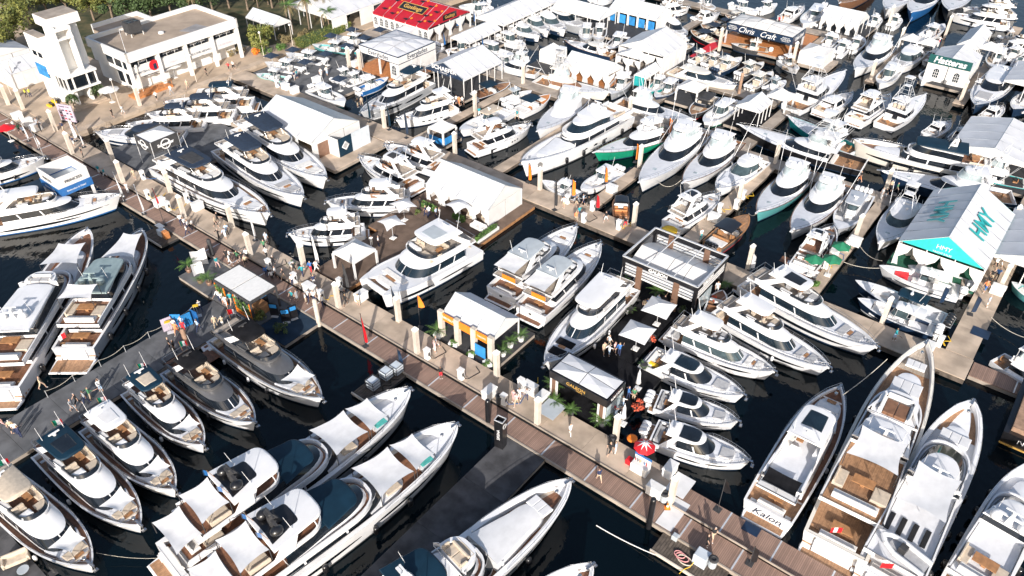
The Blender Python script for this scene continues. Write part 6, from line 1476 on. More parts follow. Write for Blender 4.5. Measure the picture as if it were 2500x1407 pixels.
for y, s in ((-2.4, 1.0), (2.0, 1.2)):
    m = M(); rnd = random.Random(int(y*10))
    for i in range(700):
        a, e = rnd.uniform(0, 6.28), rnd.uniform(-.2, 1.5); rr = s*rnd.uniform(.75, 1.05)
        p = Vector((rr*math.cos(a)*math.cos(e)*.8, rr*math.sin(a)*math.cos(e), 1.1+1.1*math.sin(e)*rr)); q = Vector((rnd.uniform(-.15, .15), rnd.uniform(-.15, .15), rnd.uniform(-.15, .15))); k2 = Vector((rnd.uniform(-.1, .1), rnd.uniform(-.1, .1), rnd.uniform(-.1, .1)))
        m.quad(p-q, p+k2, p+q, p-k2)
    bush = thing('round_bush', 'clipped round bush %s of the tower foot' % ('on the left side' if y < 0 else 'on the right side'), 'shrub', G(-129.6, 51.2+y, 1.4), ANG)
    part('foliage', m, 'leafdark', bush); part('stem', M().tube((0, 0, -.3), (0, 0, .8), .08, 5), 'bark', bush)
# lilac notice board
t = thing('notice_board', 'lilac sponsor board standing on the quay corner', 'sign', survey(171, 300, 1), ANG+R(20))
part('board', M().box(-1.5, 1.5, -.08, .08, .3, 3.1), 'lilac', t); part('board_leg', M().box(-1.3, -1.1, -.3, .6, 0, .3).box(1.1, 1.3, -.3, .6, 0, .3), 'charcoal', t)
text('THANK YOU', .36, 'navy', t, (0, -.1, 2.75), (R(90), 0, 0))
for r_ in range(4):
    for c_ in range(4): part('sponsor_mark', M().box(-1.2+c_*.65, -.8+c_*.65, -.1, -.085, .6+r_*.48, .82+r_*.48), ('navy', 'red', 'charcoal', 'white')[(r_+c_) % 4], t)
# ------------------------------------------------------------------ landmarks used to tell small things apart
ANCH = [(n, G(u, v)) for n, u, v in (('the cafe pergola', -66.4, 35.7), ('the orange-fronted tent', -41.7, 47), ('the gold-lettered black booth', -27.5, 46.5), ('the catamaran bow', -59, 46), ('the curtained pavilion', -60, 68),
    ('the teal-lettered tent', -6, 94), ('the charcoal cube booth', -103.4, 48.3), ('the blue and white booth', -104, 36), ('the red tent', -110, 110), ('the blue-lettered booth', -101, 94), ('the navy gable tent', -87, 96), ('the poster-walled pavilion', -90, 66), ('the steel-framed black booth', -29.8, 67),
    ('the control tower', -131, 50), ('the waterfront building', -127, 68), ('the script-named yacht', -6, 38), ('the black and cream superyacht', -12, 104), ('the black sign tent', -53, 143), ('the green-sign tent', -20.5, 150), ('the entrance canopy', -61.8, 48), ('the printed kiosk', -75.4, 78), ('the large gable tent', -66, 122), ('the box tent', -42, 142), ('the striped-flag tent', -44, 163))]
ANCH += [(n, survey(x, y, .6)) for n, x, y in (('the red kiosk', 1556, 1120), ('the black pylon sign', 1222, 1092), ('the fuel barge', 930, 925), ('the large taupe yacht', 560, 835), ('the petrol-topped yachts', 250, 975), ('the sage-topped superyacht', 180, 900), ('the green umbrellas', 2010, 690), ('the wooden launch', 1516, 520), ('the tan edged launch', 1760, 590), ('the green hulled yacht', 1500, 365), ('the large mid-picture superyacht', 1330, 395), ('the twin grey-topped yachts', 1250, 770), ('the cream sportfishing yacht', 1400, 225), ('the red-cushion boat', 2350, 730), ('the coupe cruisers', 1580, 960), ('the orange toy boat corner', 1630, 1180), ('the framed-hardtop yacht', 560, 545), ('the left-edge yacht bow', 300, 485), ('the notice board', 171, 305), ('the navy umbrellas', 760, 200), ('the cream consoles', 1800, 200), ('the finger dock outboards', 1440, 500))]
def floor_at(px, py):
    p = survey(px, py, .9); u, v = uvof(p)
    for z in (.5, .55, .6, .62, .75, .8, .9):
        q = survey(px, py, z); a, b = uvof(q)
        for u0, u1, v0, v1, zz in DOCKS:
            if abs(zz-z) < .01 and u0 <= a <= u1 and v0 <= b <= v1: return q
    if u < -119: return survey(px, py, .985)
    return p
PEND = {}
def pend(cls, pos, fn): PEND.setdefault(cls, []).append((pos, fn))
def settle(cls, fmt, joiner=('beside', 'second out from', 'third out from', 'fourth out from', 'fifth out from', 'sixth out from', 'seventh out from', 'eighth out from', 'ninth out from', 'tenth out from', 'eleventh out from', 'twelfth out from')):
    by = {}
    for pos, fn in PEND.pop(cls, []):
        d, n = min(((pos-p).xy.length, n) for n, p in ANCH); by.setdefault(n, []).append((d, id(fn), fn))
    for n, l in by.items():
        for i, (d, _, fn) in enumerate(sorted(l)): fn(fmt % (joiner[min(i, 11)], n))
# ------------------------------------------------------------------ pilings
def piling(px, py, h=3.2, r=.24):
    p = floor_at(px, py)
    def mk(label):
        t = thing('piling', label, 'piling', (p.x, p.y, 0), ANG, 'square concrete pilings')
        part('shaft', shared(('shaft', h), lambda: M().box(-r, r, -r, r, -.8, h+p.z*0+.9), 'pilecon'), 'pilecon', t)
        part('piling_cap', shared(('piling_cap', h), lambda: M().loft([[(-r-.04, -r-.04, h+.9), (r+.04, -r-.04, h+.9), (r+.04, r+.04, h+.9), (-r-.04, r+.04, h+.9)], [(-r-.04, -r-.04, h+1.05), (r+.04, -r-.04, h+1.05), (r+.04, r+.04, h+1.05), (-r-.04, r+.04, h+1.05)], [(-.02, -.02, h+1.4), (.02, -.02, h+1.4), (.02, .02, h+1.4), (-.02, .02, h+1.4)]], True, False), 'plastic'), 'plastic', t)
    pend('pile', p, mk)
for x, y in ((21,256),(57,267),(137,320),(177,375),(277,393),(301,446),(417,472),(451,533),(568,556),(613,626),(743,655),(827,750),(974,784),(1019,862),(1213,919),(1312,1034),(1502,1076),(1637,1226),
             (939,312),(1111,375),(1318,463),(1547,551),(1826,656),(2154,786),(853,165),(1160,272),(1561,407),(1802,497),(1892,399),(2161,467),(2088,581),(2466,558),(2441,704),(1277,204),(2126,193),(2171,56),(2195,112),(2310,81),(2345,246),(1937,148),(1757,113),(1536,286),(880,172),(342,258)): piling(x, y)
settle('pile', 'square concrete piling with pointed cap %s %s')
for px, py, h, mt, lab in ((1192,1036,3.2,'black','black round piling left of the black pylon sign'), (1584,1285,3.6,'black','black round piling by the working barge'), (521,630,2.6,'charcoal','grey round piling behind the cafe planters'), (779,792,3.4,'pilecon','round piling with rusty top at the cafe float corner'), (1802,238,4.2,'rust','rusty round pile among the cream consoles'), (459,848,2.4,'rust','rusty topped post on the grey walkway')):
    p = survey(px, py, .2); t = tag(part('round_piling', M().lathe([(.26, -1), (.26, h), (.2, h+.18), (.02, h+.2)], 0, 0, 12), mt, None, (p.x, p.y, .2)), lab, 'piling', 'round pilings')
# ------------------------------------------------------------------ power pedestals, dock boxes, bins
def dockbox(px, py, kind):
    p = floor_at(px, py)
    def mk(label):
        if kind == 'p':
            t = thing('power_pedestal', label, 'pedestal', p, ANG, 'white power pedestals')
            part('pedestal_body', shared('pedestal_body', lambda: M().cbox(-.27, .27, -.24, .24, 0, 1.25, .1), 'plastic'), 'plastic', t); part('pedestal_hood', shared('pedestal_hood', lambda: M().box(-.31, .31, -.28, .28, 1.25, 1.4), 'plastic'), 'plastic', t); part('socket_panel', shared('socket_panel', lambda: M().box(.28, .30, -.12, .12, .6, 1.0), 'charcoal'), 'charcoal', t)
            k = random.randint(0, 2); part('power_cord', shared(('power_cord', k), lambda: M().path([(.3, .0, .7), (.5, .1, .3), (.6, .5, .04), (.2+.5*k, 1.1, .04), (.9, 1.6+.3*k, .04), (.4-.4*k, 2.3, .04)], .035, 4), ('yellow', 'rubber', 'blue')[k]), None, t)
        else:
            t = thing('dock_box', label, 'dock box', p, ANG+random.choice((0, 1.57)), 'white dock boxes')
            part('box_body', shared('box_body', lambda: M().box(-.7, .7, -.42, .42, 0, .9), 'plastic'), 'plastic', t); part('box_lid', shared('box_lid', lambda: M().cbox(-.75, .75, -.47, .47, .9, 1.12, .08), 'plastic'), 'plastic', t)
    pend(kind, p, mk)
for x, y in ((364,486),(413,514),(459,494),(351,438),(658,656),(720,690),(831,703),(786,733),(1044,876),(1126,926),(1230,988),(1272,949),(1425,543),(1446,514),(1756,519),(1813,486),(2027,637),(678,213),(2066,612),(1796,509),(1385,497),(1510,560),(2015,655),(2290,845)): dockbox(x, y, 'p')
for x, y in ((392,502),(484,511),(757,712),(883,732),(1195,968),(1294,957),(1323,982),(1634,1156),(1598,1206),(1493,469),(1742,539),(869,162),(774,202),(698,218),(720,227),(2034,625),(2085,598),(2380,640),(2432,716),(2265,860),(45,290),(70,305),(92,318)): dockbox(x, y, 'b')
settle('p', 'white power pedestal on the dock %s %s'); settle('b', 'white dock box %s %s')
for px, py, lab in ((1219,984,'grey litter bin beside a power pedestal on the main dock'), (1494,1085,'dark grey litter bin behind the red kiosk'), (1620,1222,'blue-grey litter bin at the end of the concrete dock'), (1738,1382,'blue-grey litter bin on the working barge edge'), (2178,489,'dark litter bin beside the tower fishing boat')):
    p = floor_at(px, py); t = thing('litter_bin', lab, 'bin', p, 0, 'litter bins')
    part('bin_body', M().lathe([(.32, 0), (.36, .9)], 0, 0, 12), 'greytop' if 'blue' in lab else 'charcoal', t); part('bin_lid', M().lathe([(.4, .9), (.4, 1.0), (.2, 1.08), (.16, 1.0)], 0, 0, 12), 'charcoal', t)
# ------------------------------------------------------------------ flags
def feather(px, py, h, mt, lab, pennant=False, lean=.0, z=None):
    p = floor_at(px, py) if z is None else survey(px, py, z)
    t = thing('feather_flag', lab, 'flag', p, ANG+random.uniform(-.4, .4), 'feather flags')
    part('flag_pole', M().tube((0, 0, 0), (lean, 0, h), .035, 5), 'alum' if mt == 'white' else 'charcoal', t); part('flag_foot', M().box(-.3, .3, -.3, .3, 0, .06), 'charcoal', t)
    rows = []
    for i in range(9):
        f = i/8; z0 = (h*.62 if pennant else h*.15)+f*(h-(h*.62 if pennant else h*.15)); w = (.45 if not pennant else .7*(1-f*.6))*(1 if f < .75 else math.sqrt(max(0, 1-((f-.75)/.25)**2))+.03)
        rows.append([(lean*z0/h, .02, z0), (lean*z0/h+w*.5, .08*math.sin(4*f), z0), (lean*z0/h+w, .12*math.sin(4*f+1), z0+.1)])
    part('flag_cloth', M().loft(rows, False, True), mt, t)
for a in ((892,846,4.6,'red','red feather flag on the boardwalk'), (975,897,2.7,'navy','navy feather flag by the fuel barge'), (1026,800,4.6,'orange','orange pennant on a tall pole left of the orange tent',True), (964,779,4.6,'navycanvas','dark pennant at the dock edge near the catamaran',True), (846,711,4.2,'charcoal','charcoal feather flag at the brown entrance float'), (734,648,5.2,'white','tall white flag left of the entrance canopy'), (774,653,5.0,'white','tall white flag behind the walking crowd'), (302,492,4.6,'white','white flag beside the left-edge yacht bow'), (352,523,4.6,'white','white flag farther along the boardwalk'), (402,550,5.6,'red','tall red flag beside the small wooden raft',True), (623,587,5.0,'white','white flag at the corner of the framed-hardtop yacht'),
          (1551,396,3.0,'orange','orange feather flag under the sportfishing bow'), (1290,446,3.0,'orange','orange feather flag by the large superyacht bow'), (1476,450,2.9,'orange','orange feather flag on the center console'), (1396,484,2.9,'orange','orange feather flag at the dock corner'), (1630,332,3.0,'orange','orange feather flag at the stern of the green hull'), (1455,512,2.4,'red','red feather flag on the finger dock end'), (1354,513,5.0,'charcoal','tall charcoal flag on the second dock'),
          (1084,114,2.8,'blue','blue feather flag left of the narrow open canopy'), (1177,124,2.8,'blue','blue feather flag right of the narrow open canopy'), (1115,68,2.8,'blue','blue feather flag on the red tent porch'), (1157,57,2.8,'blue','blue feather flag behind the red tent porch'), (902,298,4.6,'petrol','petrol flag beside the grey sport yacht'), (950,317,4.6,'petrol','petrol flag between the two sport yachts'), (992,337,4.6,'navycanvas','dark flag before the white sport yacht'), (2290,745,2.6,'navy','navy curved banner beside the red-cushion boat'), (2368,768,2.6,'navy','navy curved banner on the display dock'), (130,1400,2.0,'charcoal','dark banner with white logo in the lower left corner'), (1752,1245,4.2,'black','black pennant on a bare pole by the script-named yacht',True), (1830,1376,2.4,'black','small black flag on the boardwalk'), (1831,660,2.5,'white','white feather flag at the end of the steel-framed booth'),
          (70,345,4.0,'white','white banner left of the dock crowd'), (95,365,4.0,'white','white banner beside the blue and white booth'), (110,390,4.2,'white','white pennant in front of the blue and white booth',True), (185,345,3.6,'white','white banner across from the notice board'), (205,360,3.6,'white','white banner by the charcoal cube booth')): feather(*a)
# ------------------------------------------------------------------ parasols
def parasol(px, py, mt, lab, s=1.5, h=2.5, n=4, star=False, closed=False):
    p = floor_at(px, py); t = thing('parasol', lab, 'parasol', p, ANG+.1, 'parasols')
    part('pole', M().tube((0, 0, 0), (0, 0, h+.3), .04, 6), 'alum', t); part('parasol_base', M().cbox(-.35, .35, -.35, .35, 0, .12), 'plastic', t)
    if closed:
        part('folded_canopy', M().lathe([(.05, 2.6), (.16, 2.2), (.2, 1.4), (.3, .9), (.05, .85)], 0, 0, 9), mt, t); return
    k = n*2 if star else n
    ring_ = [((s*1.41 if not star or i % 2 == 0 else s*.8)*math.cos(2*math.pi*(i+.5)/k), (s*1.41 if not star or i % 2 == 0 else s*.8)*math.sin(2*math.pi*(i+.5)/k)) for i in range(k)]
    for i in range(k):
        a, b = ring_[i], ring_[(i+1) % k]; za = h-.1 if not star or i % 2 == 0 else h+.15; zb = h-.1 if not star or i % 2 else h+.15
        m = M(); m.add([(*a, za), ((a[0]+b[0])/2*.97, (a[1]+b[1])/2*.97, (za+zb)/2+.03), (*b, zb), (0, 0, h+.55)], [(0, 1, 3), (1, 2, 3)]); part('canopy_panel', m, mt, t)
for a in ((1603,792,'fabric','square cream parasol, farther one on the black float',1.5), (1551,852,'fabric','square cream parasol, nearer one on the black float',1.5), (2042,640,'greencloth','green parasol at the water side of the finger dock',.85,2.4,6), (1976,672,'greencloth','green parasol left of the sand path',.85,2.4,6), (2020,672,'greencloth','green parasol over the sand path',.85,2.4,6)): parasol(*a)
for i, (x, y) in enumerate(((668,165),(720,150),(750,180),(812,115),(862,100),(893,120),(850,140),(800,160),(832,222),(930,100))): parasol(x, y, 'navycanvas', 'square navy parasol, %s from the left on the grey display float' % (ORD+['ninth', 'tenth'])[i], 1.1, 2.3)
for a in ((1070,487,'star-shaped white shade by the pavilion curtain'), (1122,540,'star-shaped white shade in front of the pavilion lounge'), (988,538,'star-shaped white shade at the far flybridge cruiser'), (960,582,'star-shaped white shade behind the catamaran')): parasol(a[0], a[1], 'fabric', a[2], 1.35, 2.4, 4, True)
parasol(1556, 950, 'fabric', 'folded cream parasol by the coupe cruisers', closed=True); parasol(1520, 1035, 'fabric', 'folded cream parasol at the corner of the black float', closed=True)
for i, (x, y) in enumerate(((365,208),(402,198),(428,190),(275,250))): parasol(x, y, 'tentwall', 'round white parasol, %s on the restaurant side of the quay' % ORD[i], 1.2, 2.3, 10)
parasol(28, 345, 'red', 'small red parasol over a drinks cart at the left dock', 1.0, 2.3, 8)
# red kiosk
p = floor_at(1562, 1150); t = thing('drinks_kiosk', 'red starred parasol kiosk with white counter on the main dock', 'kiosk', p, ANG)
part('counter', M().cbox(-.8, .8, -.45, .45, 0, 1.0), 'plastic', t); part('counter_shelf', M().box(-.8, .8, .3, .45, 1.0, 1.5), 'tentwall', t); part('counter_sign', M().box(-.85, .85, .3, .36, 1.5, 1.75), 'blue', t)
part('parasol_pole', M().tube((-.3, .9, 0), (-.3, .9, 2.8), .05, 6), 'alum', t)
for i in range(8):
    a, b = 2*math.pi*i/8, 2*math.pi*(i+1)/8; m = M(); m.add([(-.3+1.0*math.cos(a), .9+1.0*math.sin(a), 2.2), (-.3+1.0*math.cos(b), .9+1.0*math.sin(b), 2.2), (-.3, .9, 2.85)], [(0, 1, 2)]); part('canopy_panel', m, 'red', t)
    c = (a+b)/2
    for q, r_ in ((a, .72),): m = M(); d = .14; f = lambda rr, an: (-.3+rr*math.cos(an), .9+rr*math.sin(an), 2.85-.65*rr/1.0+.035); m.add([f(.05, q-1.2), f(.25, q-.35), f(r_, q), f(.25, q+.35)], [(0, 1, 2, 3)]); part('star_ray', m, 'white', t)
for i, c in enumerate(('red', 'black', 'orange', 'white', 'blue', 'red')): part('bottle', M().lathe([(.05, 1.0), (.05, 1.2), (.02, 1.32)], -.6+i*.22, .1, 6), c, t)
part('cooler', M().cbox(-1.5, -.95, -.1, .5, 0, .6), 'red', t)
# black pylon sign
p = survey(1222, 1088, .5); t = thing('pylon_sign', 'tall black pylon sign with white emblem at the head of the black walkway', 'sign', p, ANG+R(8))
part('pylon_body', M().loft([[(-.45, -.35, 0), (.45, -.35, 0), (.45, .35, 0), (-.45, .35, 0)], [(-.45, -.35, 3.6), (.45, -.35, 3.6), (.45, .35, 3.6), (-.45, .35, 3.6)]], True, False), 'black', t); part('pylon_rim', M().box(-.45, .45, -.37, -.3, 3.55, 3.62).box(-.45, .45, .3, .37, 3.55, 3.62).box(-.47, -.4, -.35, .35, 3.55, 3.62).box(.4, .47, -.35, .35, 3.55, 3.62), 'alum', t); part('pylon_inside', M().box(-.4, .4, -.3, .3, 2.9, 3.0), 'fabric', t)
ring(t, (.46, 0, 2.9), (R(90), 0, R(90)), .28); text('SIRENA', .42, 'white', t, (0, -.36, 1.8), (R(90), R(-90), 0))
# traffic cone
p = floor_at(1629, 1241); t = thing('traffic_cone', 'orange traffic cone at the end of the concrete dock', 'cone', p); part('cone_body', M().lathe([(.2, .04), (.03, .7)], 0, 0, 10), 'orange', t); part('cone_base', M().box(-.25, .25, -.25, .25, 0, .04), 'orange', t); part('cone_band', M().lathe([(.135, .3), (.095, .45)], 0, 0, 10), 'white', t)
# access ramp plates and door mats
for px, py, sx, sy, mt, lab in ((1643,1255,.75,1.7,'fabric','grey ramp plate across the boardwalk joint'), (1834,1292,.7,.5,'navy','dark green door mat with emblem behind the script-named yacht'), (1661,1185,.9,1.2,'fabric','pale ramp plate at the concrete dock end'), (2394,813,.9,.8,'navy','dark door mat on the display dock'), (1345,1012,1.0,1.1,'greytop','grey glass table top before the black booth')):
    p = floor_at(px, py); tag(part('ramp_plate', M().box(-sx, sx, -sy, sy, .0, .03), mt, None, (p.x, p.y, p.z+.008+(.75 if 'table' in lab else 0)), ANG), lab, 'mat')
# ------------------------------------------------------------------ working rafts
def raft(px, py, lu, lv, lab, kind, mt='oldplanks'):
    p = survey(px, py, .45); t = thing('work_raft', lab, 'raft', p, ANG)
    n = int(lu/.24)
    part('raft_float', M().box(-lu/2+.1, lu/2-.1, -lv/2+.1, lv/2-.1, -.6, -.1), 'charcoal', t)
    for i in range(n): part('plank', shared(('plank', round(lv, 2)), lambda: M().box(-.105, .105, -lv/2, lv/2, -.1, 0), 'oldwood'), 'oldwood', t, (-lu/2+(i+.5)*lu/n, 0, random.uniform(-.02, .01)))
    part('raft_edge', M().box(-lu/2-.06, lu/2+.06, -lv/2-.12, -lv/2, -.25, .06).box(-lu/2-.06, lu/2+.06, lv/2, lv/2+.12, -.25, .06), 'pilecon', t)
    if kind == 1:
        for i, (x, y) in enumerate(((-.1, -.9), (-.1, .9), (.2, 2.1))):
            k = part('liquid_tank', M().cbox(x-.5, x+.5, y-.5, y+.5, .12, 1.1, .08), 'arnolite', t); fr = M()
            for a in (-.53, .53):
                for b in (-.53, .53): fr.tube((x+a, y+b, 0), (x+a, y+b, 1.15), .03, 4)
            for z in (.4, .8, 1.15): fr.path([(x-.53, y-.53, z), (x+.53, y-.53, z), (x+.53, y+.53, z), (x-.53, y+.53, z), (x-.53, y-.53, z)], .025, 4)
            part('tank_cage', fr, 'charcoal', k)
        part('hose', M().path([(.8+.3*math.sin(i*.9), -2.2+i*.16, .06) for i in range(24)], .04, 4), 'rubber', t)
    if kind == 2:
        part('pump_unit', M().cbox(.2, 1.3, -.5, .5, 0, 1.2), 'arnolite', t); part('pump_motor', M().cbox(-2.2, -1.7, .4, .9, 0, .5), 'greytop', t)
        for j, mt2 in enumerate(('pink', 'pink', 'rope')): part('coiled_hose', M().path([(-.9+j*.3+(.45+.1*j)*math.cos(i*.5), -.5+(.3+.05*j)*math.sin(i*.5)-.1*j, .05+.012*i*.3) for i in range(26)], .045, 4), mt2, t)
        part('yellow_hose', M().path([(.4, -.4, .3), (.3, -1.0, .1), (0, -1.5, .05), (-.1, -2.0, .0)], .035, 4), 'yellow', t)
    if kind == 3:
        part('pump_unit', M().cbox(-.3, .5, -.2, .6, 0, .9), 'arnolite', t); part('tank_box', M().cbox(.7, 1.5, -.1, .5, 0, 1.0), 'orangewood', t); part('folded_sheet', M().box(-2.2, -.9, .6, 1.3, .3, .38), 'plastic', t)
raft(930, 935, 2.6, 5.4, 'plank raft with caged liquid tanks against the boardwalk', 1)
raft(1690, 1360, 6.0, 2.9, 'plank raft with pump unit and pink hoses below the boardwalk', 2)
raft(392, 575, 4.4, 2.6, 'small plank raft with pumps beside the left boardwalk', 3)
# ------------------------------------------------------------------ plants
def frond_mesh(seed, L=1.6, n=11, droop=1.0):
    rnd = random.Random(seed); m = M()
    for i in range(n):
        a = 2*math.pi*i/n+rnd.uniform(-.2, .2); el = rnd.uniform(.5, 1.2); ln = L*rnd.uniform(.8, 1.1); pts = []
        for k in range(7):
            f = k/6; r_ = ln*f*math.cos(el*(1-f*.6)); z = ln*(math.sin(el)*f-droop*.55*f*f); pts.append(Vector((r_*math.cos(a), r_*math.sin(a), z)))
        sd = Vector((-math.sin(a), math.cos(a), 0))
        for k in range(1, 7):
            p, q = pts[k-1], pts[k]; w = ln*.22*math.sin(math.pi*min(.95, k/6.5))+.03
            for s_ in (1, -1):
                for j in range(2):
                    b = p.lerp(q, j*.5); m.add([b, b+(q-p)*.35, b+(q-p)*.9+sd*(s_*w)+Vector((0, 0, -w*.35))], [(0, 1, 2)])
    return m
def palm(pos, h, lab, L=1.6, pot=None, name='potted_palm', mt='palmleaf', rz=None, group=None, n=11, skirt=False):
    t = thing(name, lab, 'palm', pos, random.uniform(0, 6) if rz is None else rz, group)
    if h > .05: part('trunk', M().path([(.02*math.sin(i), .03*i*.3, h*i/4) for i in range(5)], .07 if h < 2 else .13, 6), 'bark', t)
    part('crown', shared(('palm_crown', round(L, 1), random.randint(0, 2), n), lambda: frond_mesh(len(MC), L, n), mt), mt, t, (.02, .05*h*.1, h))
    if skirt: part('dead_fronds', shared(('dead_fronds', round(L, 1)), lambda: frond_mesh(77, L*.8, 14, 2.4), 'palmdry'), 'palmdry', t, (0, 0, h-.3))
    if pot == 'box': part('planter', M().cbox(-.4, .4, -.4, .4, 0, .55, .03), 'plastic', t)
    elif pot: part('planter', M().lathe([(.28, 0), (.38, .5), (.3, .5)], 0, 0, 10), pot, t)
    return t
def potted(px, py, *a, **k): return palm(floor_at(px, py), *a, **k)
for px, py, h, L, pot, lab in ((1070,822,.8,1.4,'box','palm in white planter left of the orange tent'), (1228,868,.6,1.2,'plastic','palm closest to the dock at the right of the orange tent'), (1246,847,.7,1.2,'plastic','middle palm at the right of the orange tent'), (1272,832,.7,1.2,'plastic','outer palm at the right of the orange tent'),
        (1351,952,.7,1.3,'charcoal','palm at the rear left corner of the gold-lettered booth'), (1353,992,.6,1.2,'charcoal','palm at the front left corner of the gold-lettered booth'), (1393,1012,.6,1.1,'charcoal','palm on the dock edge before the gold-lettered booth'), (1470,1038,.7,1.4,'charcoal','palm at the front right corner of the gold-lettered booth'), (1467,1014,.7,1.2,'charcoal','palm at the right wall of the gold-lettered booth'), (1603,724,.7,1.3,'charcoal','palm in the middle of the steel-framed booth opening'), (1516,688,.5,1.1,'charcoal','palm at the left corner of the steel-framed booth'), (1572,898,.3,.8,'charcoal','small leafy pot at the notch of the black float'), (1539,762,.3,.8,'charcoal','small leafy pot by the long white hardtop yacht'), (1770,705,.5,1.0,'charcoal','palm at the right corner of the steel-framed booth'),
        (462,664,1.0,1.5,'bronze','tall palm at the outer end of the cafe float'), (512,695,.9,1.4,'bronze','palm in bronze pot beside the cafe pergola'), (490,690,.4,1.0,'bronze','low leafy pot between the cafe palms'), (712,650,.3,.7,'plastic','small potted plant at the entrance float')):
    potted(px, py, h, lab, L, pot, group='potted palms')
def bushm(seed, r, n, flat=.8, leaf=.16):
    rnd = random.Random(seed); m = M()
    cl = [(Vector((rnd.gauss(0, .42), rnd.gauss(0, .42), rnd.uniform(0, .75)))*r, r*rnd.uniform(.3, .55)) for _ in range(9)]
    for i in range(n):
        c, q = cl[rnd.randrange(9)]; d = Vector((rnd.gauss(0, 1), rnd.gauss(0, 1), rnd.gauss(0, 1)*flat+.25)).normalized()*q*rnd.uniform(.7, 1.05)
        p = c+d; p.z = max(.05, p.z+q*.5); e = Vector((rnd.uniform(-1, 1), rnd.uniform(-1, 1), rnd.uniform(-1, 1))).normalized()*leaf; f = e.cross(d).normalized()*leaf*.6
        m.quad(p-e, p+f, p+e, p-f)
    return m
def bush(pos, r, lab, mt='leaf', n=420, pot=None, group=None, leaf=.16):
    t = thing('shrub', lab, 'shrub', pos, random.uniform(0, 6), group)
    part('foliage', bushm(len(USED), r, n, leaf=leaf), mt, t); part('stem', M().tube((0, 0, 0), (0, 0, r*.6), .04, 5), 'bark', t)
    if pot: part('planter', M().cbox(-.5, .5, -.28, .28, 0, .45, .03), pot, t)
for px, py, r, mt, pot, lab in ((639,778,.9,'leaf',None,'leafy bamboo shrub at the pergola corner'), (687,808,.8,'leafdark',None,'dark shrub among the black sign panels'), (1107,844,.5,'palmleaf','plastic','low hedge in the first white trough of the orange tent'), (1150,869,.5,'palmleaf','plastic','low hedge in the second white trough of the orange tent'), (1190,892,.5,'palmleaf','plastic','low hedge in the third white trough of the orange tent'), (1589,828,.5,'flower','charcoal','red flower pot beside the nearer cream parasol'), (1558,998,.55,'flower','charcoal','red flower pot by the outboard coupe cruisers'), (1665,760,.5,'leafdark','charcoal','flower trough in the right bay of the steel-framed booth'), (1738,735,.45,'flower','charcoal','red flower pot by the varnished tender'), (1062,452,.5,'leafdark',None,'clipped shrub behind the pavilion'), (1990,700,.5,'palmleaf',None,'green plant on the sand path'), (1018,520,.4,'leaf',None,'small shrub at the stern of the far flybridge cruiser')):
    bush(floor_at(px, py), r, lab, mt, 320, pot, 'shrubs on the docks', .12)
def hedge(pos, lx, ly, hh, lab, rz=ANG, mt='leafdark', n=900, trough=None):
    t = thing('hedge', lab, 'hedge', pos, rz); rnd = random.Random(len(USED)); m = M()
    for i in range(n):
        p = Vector((rnd.uniform(-lx, lx), rnd.uniform(-ly, ly), rnd.uniform(.1, hh))); k = rnd.randrange(3)
        if k == 0: p.z = hh*rnd.uniform(.9, 1.05)
        elif k == 1: p.y = -ly*rnd.uniform(.9, 1.08)
        else: p.x = lx*rnd.choice((-1, 1))*rnd.uniform(.95, 1.02)
        e = Vector((rnd.uniform(-1, 1), rnd.uniform(-1, 1), rnd.uniform(-1, 1)))*.14; f = Vector((rnd.uniform(-1, 1), rnd.uniform(-1, 1), rnd.uniform(-1, 1)))*.1
        m.quad(p-e, p+f, p+e, p-f)
    part('foliage', m, mt, t); part('hedge_core', M().box(-lx*.95, lx*.95, -ly*.9, ly*.9, 0, hh*.92), 'leafdark', t)
    if trough: part('planter', M().box(-lx-.1, lx+.1, -ly-.1, ly+.1, 0, .4), trough, t)
hedge(G(-53.6, 62.9, .6), .25, 2.0, .8, 'low hedge in a white trough on the brown float edge', mt='palmleaf', n=400, trough='plastic')
hedge(G(-63.8, 63.0, .6), 1.3, .3, .7, 'clipped hedge in front of the pavilion curtains', n=300, mt='palmleaf'); hedge(G(-58.8, 63.4, .6), .9, .3, .7, 'short clipped hedge beside the pavilion lounge', n=240, mt='palmleaf')
p = survey(790, 92, 1); hedge(p, 6.5, 1.2, 1.5, 'long clipped hedge along the quayside below the palms', ANG+R(92), 'leaf', 1600)
for i, (x, y, r, mt) in enumerate(((560,135,1.2,'palmdry'), (585,128,1.2,'palmdry'), (700,105,1.3,'palmdry'), (690,125,1.0,'palmleaf'), (735,95,1.2,'palmdry'), (645,130,1.1,'palmleaf'), (625,132,.9,'orange'), (735,108,1.0,'leaf'), (455,170,.9,'palmdry'), (475,163,.9,'palmdry'))):
    bush(survey(x, y, 1), r, '%s ornamental shrub in the quayside bed, %s from the left' % (('golden', 'green')[mt in ('leaf', 'palmleaf')], (ORD+['ninth', 'tenth'])[i]), mt, 420, None, 'quayside shrubs')
